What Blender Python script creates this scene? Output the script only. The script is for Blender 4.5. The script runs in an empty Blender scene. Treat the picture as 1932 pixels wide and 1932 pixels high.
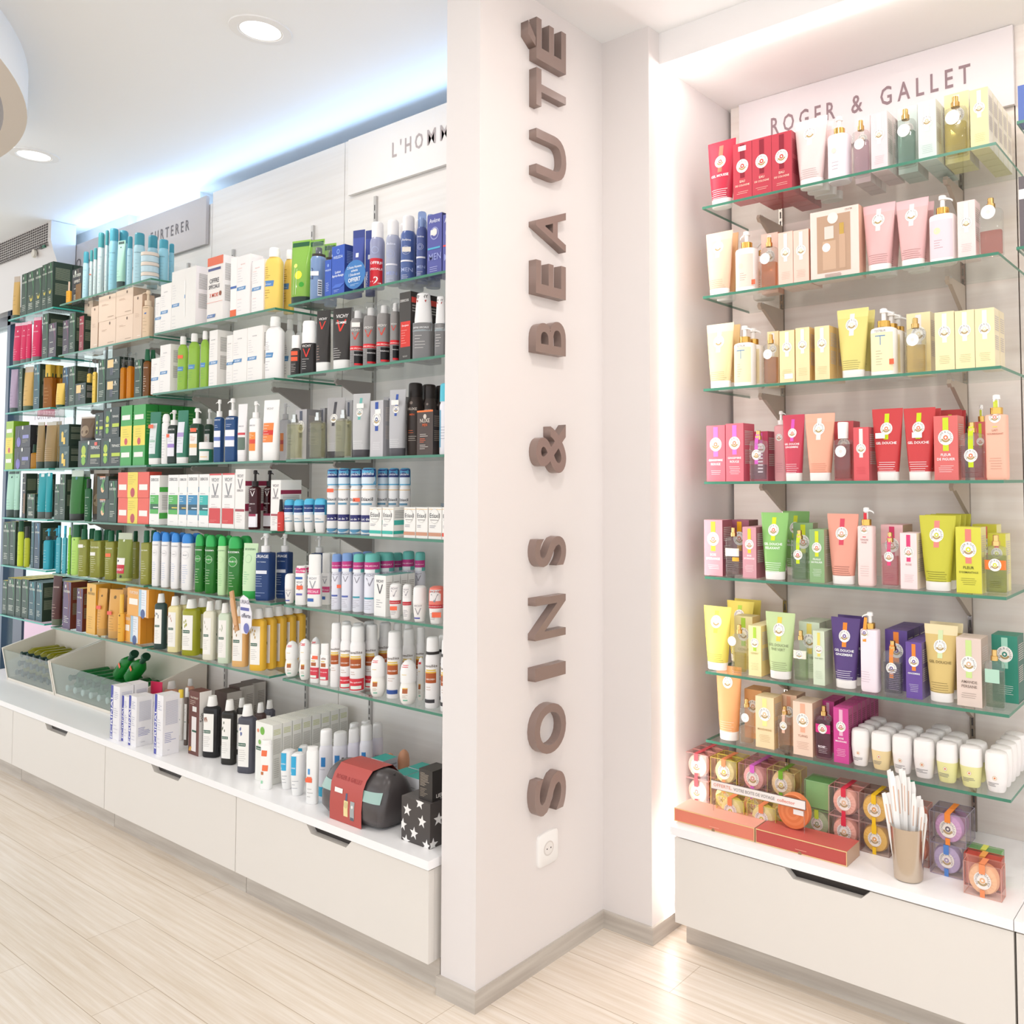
import bpy, math, random
from mathutils import Matrix, Vector
random.seed(7)
S = bpy.context.scene
COL = S.collection
# ---------------------------------------------------------------- camera
cd = bpy.data.cameras.new('camera'); cam = bpy.data.objects.new('camera', cd); COL.objects.link(cam)
yw, pt, rl = -.6056, .0458, -.0055
fwd = Vector((math.sin(yw)*math.cos(pt), math.cos(yw)*math.cos(pt), math.sin(pt)))
rt = Vector((math.cos(yw), -math.sin(yw), 0)); up = rt.cross(fwd)
RT = rt*math.cos(rl)+up*math.sin(rl); UP = -rt*math.sin(rl)+up*math.cos(rl)
cam.matrix_world = Matrix(((RT.x, UP.x, -fwd.x, 0), (RT.y, UP.y, -fwd.y, 0), (RT.z, UP.z, -fwd.z, 1.40), (0, 0, 0, 1)))
cd.sensor_width = 36; cd.lens = 1617.18/1932*36; cd.shift_x = (966-1277.3)/1932; cd.shift_y = (834.2-966)/1932
cd.clip_start = .05
S.camera = cam
# ---------------------------------------------------------------- world, lights, exposure
S.view_settings.view_transform = 'Standard'; S.view_settings.look = 'None'; S.view_settings.gamma = 1
S.view_settings.use_curve_mapping = False
S.view_settings.exposure = -0.02
W = bpy.data.worlds.new('world'); S.world = W; W.use_nodes = True
W.node_tree.nodes['Background'].inputs[0].default_value = (.92, .96, 1, 1)
W.node_tree.nodes['Background'].inputs[1].default_value = 1.75
S.cycles.transparent_max_bounces = 24
def area(name, loc, size, power, col, direction, shape='RECTANGLE'):
    l = bpy.data.lights.new(name, 'AREA'); l.shape = shape; l.size = size[0]
    if shape == 'RECTANGLE': l.size_y = size[1]
    l.energy = power; l.color = col
    o = bpy.data.objects.new(name, l); COL.objects.link(o); o.location = loc
    o.rotation_euler = Vector(direction).to_track_quat('-Z', 'Y').to_euler()
    return o
area('cove_light', (-3.72, 2.045, 2.757), (3.5, .03), 5.5, (.36, .62, 1), (0, -1, .35))
area('cove_light', (-4.9, 2.06, 2.69), (1.5, .04), 2, (.5, .74, 1), (0, .1, 1))  # added area light hidden behind the sign top, brightens the bulkhead
for lx, ly, lp in [(-2.61, 1.44, 4), (-4.42, 1.44, 4), (-.9, 1.3, 9), (.6, 1.3, 9), (-2.4, .2, 4), (-.6, -.4, 5), (-4.2, -.4, 4)]:
    area('downlight_lamp', (lx, ly, 2.825), (.15, .15), lp, (1, .96, .92), (0, 0, -1), 'DISK')
# ---------------------------------------------------------------- materials
def lin(h):
    r = []
    for i in (0, 2, 4):
        c = int(h[i:i+2], 16)/255
        r.append(c/12.92 if c <= .04045 else ((c+.055)/1.055)**2.4)
    return (*r, 1)
MC = {}
def M(h, k='p'):
    """h: sRGB hex, k: p plastic/card, m metal, g clear glass, q liquid, e glow, w wall, s satin"""
    if (h, k) in MC: return MC[(h, k)]
    m = bpy.data.materials.new(k+'_'+h); m.use_nodes = True; t = m.node_tree; n = t.nodes; L = t.links
    b = n['Principled BSDF']; c = lin(h)
    if k in 'pmsw':
        b.inputs['Base Color'].default_value = c
        b.inputs['Roughness'].default_value = {'p': .42, 'm': .24, 's': .3, 'w': .75}[k]
        b.inputs['Metallic'].default_value = 1.0 if k == 'm' else 0
        b.inputs['Specular IOR Level'].default_value = {'p': .35, 'm': .5, 's': .5, 'w': .2}[k]
        if k in 'pw':
            nz = n.new('ShaderNodeTexNoise'); nz.inputs['Scale'].default_value = 60 if k == 'p' else 8
            mp = n.new('ShaderNodeMapRange'); mp.inputs['To Min'].default_value = b.inputs['Roughness'].default_value-.05
            mp.inputs['To Max'].default_value = b.inputs['Roughness'].default_value+.06
            L.new(nz.outputs[0], mp.inputs[0]); L.new(mp.outputs[0], b.inputs['Roughness'])
    elif k == 'e':
        b.inputs['Base Color'].default_value = c; b.inputs['Emission Color'].default_value = c
        b.inputs['Emission Strength'].default_value = 4
    else:
        n.remove(b); out = n['Material Output']
        tr = n.new('ShaderNodeBsdfTransparent'); tr.inputs[0].default_value = [v*.55+.45 if i < 3 and k == 'g' else (v*.85+.15 if i < 3 else 1) for i, v in enumerate(c)]
        df = n.new('ShaderNodeBsdfDiffuse'); df.inputs[0].default_value = c
        gl = n.new('ShaderNodeBsdfGlossy'); gl.inputs['Roughness'].default_value = .06
        lw = n.new('ShaderNodeLayerWeight'); lw.inputs[0].default_value = .5
        pw = n.new('ShaderNodeMath'); pw.operation = 'POWER'; pw.inputs[1].default_value = 4; L.new(lw.outputs['Facing'], pw.inputs[0])
        fr = n.new('ShaderNodeMath'); fr.operation = 'MULTIPLY_ADD'; fr.inputs[1].default_value = .5; fr.inputs[2].default_value = .03; L.new(pw.outputs[0], fr.inputs[0])
        if k == 'q':
            tl = n.new('ShaderNodeBsdfTranslucent'); tl.inputs[0].default_value = c; tr.inputs[0].default_value = [v**.45 for v in c[:3]]+[1]
            ad = n.new('ShaderNodeMixShader'); ad.inputs[0].default_value = .25; L.new(df.outputs[0], ad.inputs[1]); L.new(tl.outputs[0], ad.inputs[2]); df = ad
        m1 = n.new('ShaderNodeMixShader'); m1.inputs[0].default_value = {'g': .06, 'q': .62}[k] if h != 'f4faf8' else .015
        m2 = n.new('ShaderNodeMixShader')
        L.new(tr.outputs[0], m1.inputs[1]); L.new(df.outputs[0], m1.inputs[2])
        L.new(fr.outputs[0], m2.inputs[0]); L.new(m1.outputs[0], m2.inputs[1]); L.new(gl.outputs[0], m2.inputs[2])
        L.new(m2.outputs[0], out.inputs[0])
    MC[(h, k)] = m
    return m
def grain(name, c1, c2, scale, rough, bump=0.0):
    m = bpy.data.materials.new(name); m.use_nodes = True; t = m.node_tree; n = t.nodes; L = t.links; b = n['Principled BSDF']
    tc = n.new('ShaderNodeTexCoord'); mp = n.new('ShaderNodeMapping'); mp.inputs['Scale'].default_value = scale
    nz = n.new('ShaderNodeTexNoise'); nz.inputs['Scale'].default_value = 1; nz.inputs['Detail'].default_value = 6
    rp = n.new('ShaderNodeValToRGB'); rp.color_ramp.elements[0].position = .35; rp.color_ramp.elements[1].position = .65
    rp.color_ramp.elements[0].color = lin(c1); rp.color_ramp.elements[1].color = lin(c2)
    L.new(tc.outputs['Object'], mp.inputs[0]); L.new(mp.outputs[0], nz.inputs[0]); L.new(nz.outputs[0], rp.inputs[0])
    L.new(rp.outputs[0], b.inputs['Base Color']); b.inputs['Roughness'].default_value = rough
    return m
def mcol(c):
    if isinstance(c, bpy.types.Material): return c
    return M(c[1:], c[0]) if len(c) == 7 else M(c)
# ---------------------------------------------------------------- mesh building
class MB:
    def __init__(s): s.v = []; s.f = []; s.m = []; s.mats = []; s.ix = {}
    def mi(s, c):
        if c not in s.ix: s.ix[c] = len(s.mats); s.mats.append(mcol(c))
        return s.ix[c]
    def add(s, vs, fs, c):
        o = len(s.v); s.v += [tuple(v) for v in vs]; i = s.mi(c)
        for f in fs: s.f.append([o+k for k in f]); s.m.append(i)
    def box(s, a, b, c, side=None, top=None, front=None):
        x0, y0, z0 = a; x1, y1, z1 = b
        vs = [(x0, y0, z0), (x1, y0, z0), (x1, y1, z0), (x0, y1, z0), (x0, y0, z1), (x1, y0, z1), (x1, y1, z1), (x0, y1, z1)]
        fs = [(0, 1, 5, 4), (1, 2, 6, 5), (2, 3, 7, 6), (3, 0, 4, 7), (4, 5, 6, 7), (3, 2, 1, 0)]
        cs = [front or c, side or c, c, side or c, top or c, c]
        o = len(s.v); s.v += vs
        for f, q in zip(fs, cs): s.f.append([o+k for k in f]); s.m.append(s.mi(q))
    def loft(s, secs, c, N=24, cx=0, cy=0, z0=0, cap=(1, 1)):
        """secs: (z, rx, ry, n[, colour])"""
        o = len(s.v); R = len(secs)
        for q in secs:
            for k in range(N):
                a = 2*math.pi*k/N; ca, sa = math.cos(a), math.sin(a); e = 2/q[3]
                s.v.append((cx+q[1]*math.copysign(abs(ca)**e, ca), cy+q[2]*math.copysign(abs(sa)**e, sa), z0+q[0]))
        for r in range(R-1):
            i = s.mi(secs[r+1][4] if len(secs[r+1]) > 4 else c)
            for k in range(N):
                k2 = (k+1) % N; s.f.append([o+r*N+k, o+r*N+k2, o+(r+1)*N+k2, o+(r+1)*N+k]); s.m.append(i)
        if cap[0]: s.f.append([o+k for k in reversed(range(N))]); s.m.append(s.mi(c))
        if cap[1]: s.f.append([o+(R-1)*N+k for k in range(N)]); s.m.append(s.mi(secs[-1][4] if len(secs[-1]) > 4 else c))
    def prism(s, pts, a, b, ax, c, side=None):
        """pts polygon in the plane normal to axis ax, extruded a..b"""
        n = len(pts); o = len(s.v)
        for t in (a, b):
            for p in pts:
                v = list(p); v.insert(ax, t); s.v.append(tuple(v))
        s.f.append([o+k for k in range(n)]); s.m.append(s.mi(c)); s.f.append([o+n+k for k in reversed(range(n))]); s.m.append(s.mi(c))
        for k in range(n):
            k2 = (k+1) % n; s.f.append([o+k, o+k2, o+n+k2, o+n+k]); s.m.append(s.mi(side or c))
    def mesh(s, name):
        me = bpy.data.meshes.new(name); me.from_pydata(s.v, [], s.f)
        for m in s.mats: me.materials.append(m)
        me.polygons.foreach_set('material_index', s.m); me.polygons.foreach_set('use_smooth', [True]*len(s.f))
        me.validate(); me.update(); me.set_sharp_from_angle(angle=math.radians(35))
        return me
    def build(s, name, parent=None, loc=None):
        o = bpy.data.objects.new(name, s.mesh(name)); COL.objects.link(o)
        if parent: o.parent = parent
        if loc: o.location = loc
        return o
def tag(o, label, cat, group=None, kind=None):
    if label: o['label'] = label
    if cat: o['category'] = cat
    if group: o['group'] = group
    if kind: o['kind'] = kind
    return o
def struct(o): o['kind'] = 'structure'; return o
def empty(name, loc=(0, 0, 0), rz=0):
    o = bpy.data.objects.new(name, None); COL.objects.link(o); o.location = loc; o.rotation_euler = (0, 0, rz); o.empty_display_size = .02
    return o
def copy_tree(o, parent=None):
    c = o.copy(); COL.objects.link(c)
    if parent: c.parent = parent
    for ch in o.children: copy_tree(ch, c)
    return c
TC = {}
def text2d(s):
    """flat lettering, cap height 1, centred on x=0, standing on z=0; returns verts, faces, width"""
    if s in TC: return TC[s]
    cu = bpy.data.curves.new('t', 'FONT'); cu.body = s; cu.fill_mode = 'FRONT'; cu.resolution_u = 2; cu.offset = .012
    ob = bpy.data.objects.new('t', cu); me = bpy.data.meshes.new_from_object(ob)
    vs = [(v.co.x, v.co.y) for v in me.vertices]; fs = [tuple(p.vertices) for p in me.polygons]
    bpy.data.objects.remove(ob); bpy.data.curves.remove(cu); bpy.data.meshes.remove(me)
    xs = [v[0] for v in vs]; a, b = min(xs), max(xs); k = 1/.69
    vs = [((x-(a+b)/2)*k, y*k) for x, y in vs]
    TC[s] = (vs, fs, (b-a)*k); return TC[s]
def decals(mb, dec, w, h, surf, side=False, seed=0, seal=.29):
    """printed marks laid on a surface; dec fractions of half width and height; surf(x,z)->y of the front skin"""
    rnd = random.Random(seed); lay = [0]
    def P(x, z):
        e = .0004+.00012*lay[0]
        if side: return (surf(x, z)+e, x, z)
        return (x, surf(x, z)-e, z)
    def quad(x0, x1, z0, z1, c, sl=0, nx=None):
        if abs(x1-x0) < 1e-7: return
        nx = nx or (1 if flat else max(1, int(abs(x1-x0)/w*12))); nz = 1 if flat else max(1, int((z1-z0)/h*8)); vs = []; fs = []
        for j in range(nz+1):
            for i in range(nx+1):
                vs.append(P(x0+(x1-x0)*i/nx+sl*j/nz, z0+(z1-z0)*j/nz))
        for j in range(nz):
            for i in range(nx):
                a = j*(nx+1)+i; fs.append((a, a+1, a+nx+2, a+nx+1))
        mb.add(vs, fs, c)
    def disc(cx, cz, r, c, a0=0, a1=6.2832, rz=None):
        rz = rz or r; n = 20; vs = [P(cx, cz)]+[P(cx+r*math.cos(a0+(a1-a0)*k/n), cz+rz*math.sin(a0+(a1-a0)*k/n)) for k in range(n+1)]
        mb.add(vs, [(0, k, k+1) for k in range(1, n+1)], c)
    def text(cx, z, hh, s, c, maxw=1.8, rot=0, arc=None):
        vs, fs, tw = text2d(s); k = hh
        if arc:
            out = []
            for x, y in vs:
                a = math.pi/2-x*k/arc; r = arc+y*k; out.append(P(cx+r*math.cos(a), z+r*math.sin(a)))
            mb.add(out, fs, c); return
        kx = min(k, maxw*w/2/tw)
        if rot: mb.add([P(cx-y*k, z+x*k*rot) for x, y in vs], fs, c)
        else: mb.add([P(cx+x*kx, z+y*kx+(k-kx)*.3) for x, y in vs], fs, c)
    flat = surf.__name__ == 'flat'; hw = w/2
    for d in dec:
        lay[0] += 1; t = d[0]
        if t == 'r': quad(d[1]*hw, d[2]*hw, d[3]*h, d[4]*h, d[5])
        elif t == 'p': quad(d[1]*hw, d[2]*hw, d[3]*h, d[4]*h, d[6], d[5]*w)
        elif t == 'd': disc(d[1]*hw, d[2]*h, d[3]*w, d[4])
        elif t == 't': text(d[1]*hw, d[2]*h, d[3]*w, d[4], d[5], *(d[6:7]))
        elif t == 'T': text(d[1]*hw, d[2]*h, d[3]*w, d[4], d[5], 9, *(d[6:7] or (1,)))
        elif t == 'l':
            n = d[5]
            for k in range(n):
                z = (d[3]+(d[4]-d[3])*(k+.5)/n)*h; q = min((d[4]-d[3])*h/n*.2, .0007)
                a = d[1]*hw; b = a+(d[2]-d[1])*hw*rnd.uniform(.45, 1); quad(a, b, z-q, z+q, d[6])
        elif t == 'b':      # close-set small print as a block of rows
            n = d[5]
            for k in range(n):
                z = (d[3]+(d[4]-d[3])*(k+.5)/n)*h; q = (d[4]-d[3])*h/n*.22; quad(d[1]*hw, d[2]*hw, z-q, z+q, d[6])
        elif t == 'rg':     # ribbon, seal, name: ribbon colour, centre colour, seal height, lines of text, ink
            _, rib, cen, zc, txt, ink = d[:6]; cx = (d[6] if len(d) > 6 else 0)*hw; zc *= h; r = seal*w; tk = (seal/.29)**.7
            if rib: quad(cx-.38*r, cx+.38*r, zc-r*1.75, h*(.97 if flat else .93), rib)
            lay[0] += 1; disc(cx, zc, r, 'fbf8f2'); lay[0] += 1
            disc(cx, zc, r*.62, 'b49a68', math.pi*1.1, math.pi*1.9); lay[0] += 1; disc(cx, zc, r*.38, 'fbf8f2'); lay[0] += 1; disc(cx, zc, r*.32, cen)
            lay[0] += 1; disc(cx, zc, r*.14, 'fbf8f2')
            if w > .035: text(cx, zc, r*.25, 'ROGER & GALLET', 'a39fa2', arc=r*.62)
            zz = zc-r*1.75-.2*w*tk
            for q in (txt.split('|') if txt else []):
                text(cx, zz, .10*w*tk, q, ink, 1.5); zz -= .17*w*tk
            for k in range(5):
                z = h*(.25-.03*k); a = .32*w
                if z < zz: quad(cx-a*rnd.uniform(.7, 1), cx+a*rnd.uniform(.7, 1), z-.006*w, z+.006*w, ink)
        elif t == 'du':     # white skincare pack, slanted blue name band
            _, zc, acc = d[:3]; W0, H0 = w, hw; w = min(w, .055); xl = -H0*(.98 if flat else .6); hw = w/2; xc = xl+.62*w
            quad(xl, xl+1.25*w*.9, zc*h-.12*w, zc*h+.12*w, '5b8fc0', .06*w); lay[0] += 1
            text(xc, zc*h-.055*w, .12*w, 'DUCRAY', 'ffffff', 1.6)
            for (z0, z1, n) in ((zc+.12, zc+.38, 6), (zc-.36, zc-.12, 4)):
                for k in range(n):
                    z = (z0+(z1-z0)*k/n)*h
                    if 0 < z < .95*h: quad(xl+.12*w, xl+w*rnd.uniform(.45, .8), z-.008*w, z+.008*w, acc if k == n-1 else 'b4b2ba')
        elif t == 'vi':     # ink, V colour, z of the name
            _, ink, vc, z = d[:4]
            text(0, z*h, .17*w, 'VICHY', ink, 1.3); lay[0] += 1
            vs = [(-.2, 0), (-.14, 0), (0, -.42), (.14, 0), (.2, 0), (.03, -.52), (-.03, -.52)]
            V = [P(x*w*1.3, z*h-.08*w+y*w) for x, y in vs]; mb.add(V, [(0, 6, 2, 1), (6, 5, 2), (5, 4, 3, 2)], vc)
        elif t == 'kl':     # klorane style paper label: botanical colour
            _, bc = d[:2]
            quad(-hw*.78, hw*.62, .1*h, .72*h, 'f4f0ea'); lay[0] += 1
            quad(-hw*.72, hw*.25, .4*h, .4*h+.17*w, '1f5a44'); lay[0] += 1
            text(-hw*.25, .4*h+.045*w, .09*w, 'KLORANE', 'f4f0ea', .85)
            for k in range(5):
                x = -hw*.5+rnd.uniform(-.1, .25)*w; z = h*rnd.uniform(.52, .66); disc(x, z, .035*w, bc, rz=.09*w)
            for k in range(6):
                z = h*(.34-.03*k); quad(-hw*.65, hw*rnd.uniform(-.1, .3), z-.008*w, z+.008*w, 'a8a4a0')
        elif t == 'fu':     # dark green hair-care carton front
            _, leaf, ink = d[:3]
            vs = [(-.1, 1), (.3, 1), (.75, .62), (.35, .2), (.55, .6)]
            mb.add([P(x*hw, z*h*.985) for x, z in vs], [(0, 1, 4), (1, 2, 4), (2, 3, 4)], leaf); lay[0] += 1
            disc(-.35*hw, .9*h, .07*w, ink, rz=.1*w); text(0, .77*h, .12*w, 'FURTERER', ink, 1.6)
            for (z0, z1, n) in ((.44, .48, 1), (.14, .3, 4)):
                for k in range(n):
                    z = (z0+(z1-z0)*k/n)*h; quad(-.6*hw, hw*rnd.uniform(.1, .6), z-.012*w, z+.012*w, ink)
# ---------------------------------------------------------------- product builders: origin at base centre, front towards -Y
def flatfn(v):
    def flat(x, z): return v
    return flat
def loftfn(secs):
    def fn(x, z):
        for a, b in zip(secs, secs[1:]):
            if a[0] <= z <= b[0] or b is secs[-1]:
                t = 0 if b[0] == a[0] else min(1, max(0, (z-a[0])/(b[0]-a[0])))
                rx = a[1]+(b[1]-a[1])*t; ry = a[2]+(b[2]-a[2])*t; n = a[3]
                u = min(.985, abs(x)/max(rx, 1e-5)); return -ry*(1-u**n)**(1/n)
        return 0
    return fn
def with_decals(root, name, secs, c, dec, w, h, N=28, seed=0, cap=(1, 1), seal=.27):
    mb = MB(); mb.loft(secs, c, N, cap=cap)
    if dec: decals(mb, dec, w, h, loftfn(secs), seed=seed, seal=seal)
    return mb.build(name, root)
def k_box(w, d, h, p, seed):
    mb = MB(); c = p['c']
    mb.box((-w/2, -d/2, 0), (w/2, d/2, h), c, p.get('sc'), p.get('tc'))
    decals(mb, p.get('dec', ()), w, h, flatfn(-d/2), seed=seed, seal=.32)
    sd = p.get('sdec')
    if sd is None: sd = (('b', -.75, .75, .62, .88, max(3, int(h/.02)), 'k'), ('b', -.75, .6, .3, .55, max(3, int(h/.02)), 'k'))
    ink = p.get('sink', 'a09c98')
    decals(mb, [tuple(ink if q == 'k' else q for q in e) for e in sd], d, h, flatfn(w/2), side=True, seed=seed+1)
    return mb
def k_tube(w, d, h, p, seed):
    r = empty('t'); k = p.get('k', .68)*w/2; ch = p.get('ch', .12)*h; dd = d/2; nf = 10
    cb = MB(); cb.loft([(0, k*.93, dd*.86, 2.3), (ch*.06, k*.97, dd*.9, 2.3), (ch, k, dd*.93, 2.3)], p.get('cap', 'f4efec'), 28); cb.build('cap', r)
    secs = []
    for i in range(nf+1):
        t = i/nf; z = ch+(h*.955-ch)*t; s = t**.9
        secs.append((z, k*.99+(w/2-k*.99)*s, dd*.92*(1-t**1.7)+.0012, 2.2+.8*t))
    secs.append((h, w/2, .0012, 3))
    c = p['c']; secs2 = [q+((p['top'],) if p.get('top') and q[0] > h*p.get('tz', .9) else ()) for q in secs]
    with_decals(r, 'body', secs2, c, p.get('dec'), w*.92, h, seed=seed, seal=.21); return r
def pump_head(r, z, w, c, y=0, flip=1, R=None):
    """stem and nozzle on top of a collar at z; total height w"""
    mb = MB(); R = R or w*.3
    mb.loft([(0, R*.62, R*.62, 2), (w*.62, R*.58, R*.58, 2), (w*.64, R, R, 2), (w*.94, R*.95, R*.95, 2), (w, R*.6, R*.6, 2)], c, 18, z0=z)
    mb.loft([(0, R*.3, R*.34, 3), (R*2.1, R*.22, R*.24, 3), (R*2.6, R*.2, R*.3, 3)], c, 10)
    n = 3*10; v = mb.v[-n:]
    ang = flip
    mb.v[-n:] = [(math.cos(ang)*q[2]-math.sin(ang)*q[0], -math.sin(ang)*q[2]-math.cos(ang)*q[0], z+w*.84+q[1]-.18*q[2]**2/max(R, .001)) for q in v]
    return mb.build('pump', r)
def k_pump(w, d, h, p, seed):
    r = empty('t'); bh = p.get('bh', .72)*h; n = p.get('n', 2.6); s = p.get('s', .93); a, b = w/2, d/2; c = p['c']
    secs = [(0, a*.9, b*.9, n), (bh*.02, a*.97, b*.97, n), (bh*.05, a, b, n), (bh*s, a, b, n), (bh*(s+1)/2, a*.94, b*.94, n), (bh*.99, a*.72, b*.72, n), (bh, a*.5, b*.5, n)]
    if p.get('lab'):
        la, lz0, lz1 = p['lab'] if isinstance(p['lab'], tuple) else (p['lab'], .12, .8); dec = (('r', -.86, .86, lz0*bh/h, lz1*bh/h, la),)+tuple(p.get('dec', ()))
    else: dec = p.get('dec')
    with_decals(r, 'body', secs, c, dec, w, h, seed=seed)
    ch = (h-bh)*p.get('cf', .34); cr = w*p.get('cr', .24); mb = MB(); mb.loft([(0, cr, cr, 2), (ch*.95, cr, cr, 2), (ch, cr*.8, cr*.8, 2)], p.get('col', 'md8b468'), 20, z0=bh); mb.build('collar', r)
    pump_head(r, bh+ch, h-bh-ch, p.get('pc', 'f6f3f1'), flip=p.get('fl', 1.0), R=cr*.62); return r
def k_spray(w, d, h, p, seed):
    r = empty('t'); cap = p.get('cap'); bh = h*p.get('bh', .76 if cap else .82); a, b = w/2, d/2; n = p.get('n', 5)
    secs = [(0, a*.93, b*.93, n), (bh*.02, a, b, n), (bh*.9, a, b, n), (bh*.96, a*.9, b*.9, n), (bh, a*.45, b*.45, n)]
    mb = MB(); mb.loft(secs, p.get('g', 'geef0ee'), 28); 
    if p.get('dec'): decals(mb, p['dec'], w, h, loftfn(secs), seed=seed)
    mb.build('bottle', r)
    lv = bh*p.get('lv', .7); mb = MB(); mb.loft([(bh*.05, a*.88, b*.86, n), (lv, a*.9, b*.88, n)], 'g'+p['c'] if len(p['c']) == 6 else p['c'], 24); mb.build('liquid', r)
    mb = MB(); z = bh
    if cap: cr = w*.29; mb.loft([(0, cr*.95, cr*.95, 2), (h-bh-.003, cr, cr, 2), (h-bh, cr*.93, cr*.93, 2)], cap, 20, z0=z); mb.build('cap', r)
    else:
        cr = w*.19; H = h-bh; g = p.get('hc', 'mdcb878')
        mb.loft([(0, cr, cr, 2), (H*.42, cr, cr, 2), (H*.44, cr*.72, cr*.72, 2), (H*.97, cr*.7, cr*.7, 2), (H, cr*.6, cr*.6, 2)], g, 20, z0=z); mb.build('spray_head', r)
    if p.get('tag'):
        cz, cx = p['tag']; R = .31*w; mb = MB(); mb.loft([(0, R, R, 2), (.0015, R, R, 2)], 'f6f2ee', 28); mb.loft([(.0016, R*.8, R*.8, 2), (.0018, R*.8, R*.8, 2)], 'dfd8d4', 28); mb.loft([(.0019, R*.76, R*.76, 2), (.002, R*.76, R*.76, 2)], 'f6f2ee', 28); mb.loft([(.0021, R*.3, R*.3, 2), (.0023, R*.3, R*.3, 2)], 'e3dcd8', 20)
        mb.v = [(x+cx*w/2, -z-d/2-.0015, y+cz*h) for x, y, z in mb.v]; mb.build('hang_tag', r)
    return r
def k_bot(w, d, h, p, seed):
    """shouldered bottle with a cap; cs: cyl / taper / dome / flip"""
    r = empty('t'); bh = h*p.get('bh', .84); a, b = w/2, d/2; n = p.get('n', 3); s = p.get('s', .9); nk = p.get('nk', .42); fl = p.get('fl', 1)
    c = p['c']; secs = [(0, a*.9*fl, b*.9, n), (bh*.02, a*fl, b, n), (bh*.5, a*(1+fl)/2, b, n), (bh*s, a, b, n), (bh*(s+.35*(1-s)), a*.96, b*.96, n), (bh*(s+.75*(1-s)), a*(.35+.5*nk+.12), b*(.35+.5*nk+.12), n), (bh, a*nk, b*nk, 2)]
    with_decals(r, 'body', secs, c, p.get('dec'), w, h, seed=seed)
    cs = p.get('cs', 'cyl'); H = h-bh; cw = p.get('cw', .5)*a; cdp = min(cw, b*.98) if cs != 'dome' else b*.95; cc = p.get('cap', 'f4f1ee')
    q = {'cyl': [(0, 1, 1), (.93, .98, .98), (1, .9, .9)], 'taper': [(0, 1.08, 1.08), (.12, 1.08, 1.08), (.95, .82, .82), (1, .76, .76)],
         'dome': [(0, 1, 1), (.35, 1.04, 1.04), (.6, .97, 1), (.8, .84, .9), (.93, .66, .75), (1, .4, .5)],
         'flip': [(0, 1, 1), (.5, 1.02, 1.02), (.52, .98, .98), (.9, .95, .95), (1, .8, .8)], 'sq': [(0, 1, 1), (1, 1, 1)]}[cs]
    mb = MB(); mb.loft([(z*H, x*cw, y*cdp, n if cs == 'dome' else (6 if cs == 'sq' else 2)) for z, x, y in q], cc, 22, z0=bh)
    if p.get('cap2'): mb.loft([(0, cw*1.03, cdp*1.03, 2), (H*.3, cw*1.03, cdp*1.03, 2)], p['cap2'], 22, z0=bh)
    mb.build('cap', r)
    return r
def k_aero(w, d, h, p, seed):
    r = empty('t'); a = w/2; bh = h*p.get('bh', .76); cw = p.get('cw', .8)*a
    secs = [(0, a*.92, a*.92, 2), (bh*.02, a, a, 2), (bh*.9, a, a, 2), (bh*.94, a*.96, a*.96, 2), (bh*.98, a*.85, a*.85, 2), (bh, cw*.95, cw*.95, 2)]
    with_decals(r, 'body', secs, p['c'], p.get('dec'), w, h, seed=seed)
    H = h-bh; cc = p.get('cap', 'f4f1ef'); mb = MB(); t = p.get('tp', .97); secs = [(0, cw, cw, 2), (H*.8, cw*t, cw*t, 2), (H*.92, cw*t*.95, cw*t*.95, 2), (H*.98, cw*t*.8, cw*t*.8, 2), (H, cw*t*.55, cw*t*.55, 2)]
    if p.get('ring'): mb.loft([(-H*.05, cw*1.06, cw*1.06, 2), (H*.12, cw*1.06, cw*1.06, 2)], p['ring'], 22, z0=bh)
    mb.loft(secs, cc, 22, z0=bh)
    if p.get('cdec'): decals(mb, p['cdec'], w, h, loftfn([(bh+q[0],)+q[1:] for q in secs]), seed=seed)
    mb.build('cap', r)
    if cc[0] == 'g' and len(cc) == 7:
        mb = MB(); mb.loft([(0, cw*.55, cw*.55, 2), (H*.6, cw*.5, cw*.5, 2), (H*.65, cw*.3, cw*.3, 2)], p.get('in', 'f0eeec'), 16, z0=bh); mb.build('nozzle', r)
    return r
def k_roll(w, d, h, p, seed):
    r = empty('t'); a = w/2; b = d/2; sh = p.get('sh', 'egg'); bh = h*(.5 if sh == 'egg' else .52)
    if sh == 'egg': secs = [(0, a*.6, b*.6, 2), (bh*.06, a*.76, b*.76, 2), (bh*.25, a*.94, b*.94, 2), (bh*.5, a, b, 2), (bh*.75, a*.93, b*.93, 2), (bh, a*.8, b*.8, 2)]; cs = [(0, a*.9, b*.9, 2), (.45*(h-bh), a*.93, b*.93, 2), (.75*(h-bh), a*.8, b*.8, 2), (.92*(h-bh), a*.5, b*.5, 2), (h-bh, a*.15, b*.15, 2)]
    else: secs = [(0, a*.7, b*.7, 2.4), (bh*.05, a*.76, b*.76, 2.4), (bh*.5, a*.9, b*.9, 2.4), (bh, a*.99, b*.99, 2.4)]; cs = [(0, a, b, 2.4), (.75*(h-bh), a*.97, b*.97, 2.4), (.92*(h-bh), a*.88, b*.88, 2.4), (h-bh, a*.55, b*.55, 2.4)]
    with_decals(r, 'body', secs, p['c'], p.get('dec'), w, h, 24, seed=seed)
    mb = MB(); mb.loft(cs, p.get('cap', 'f6f4f2'), 24, z0=bh)
    if p.get('cdec'): decals(mb, p['cdec'], w, h, loftfn([(bh+q[0],)+q[1:] for q in cs]), seed=seed)
    mb.build('cap', r); return r
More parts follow.
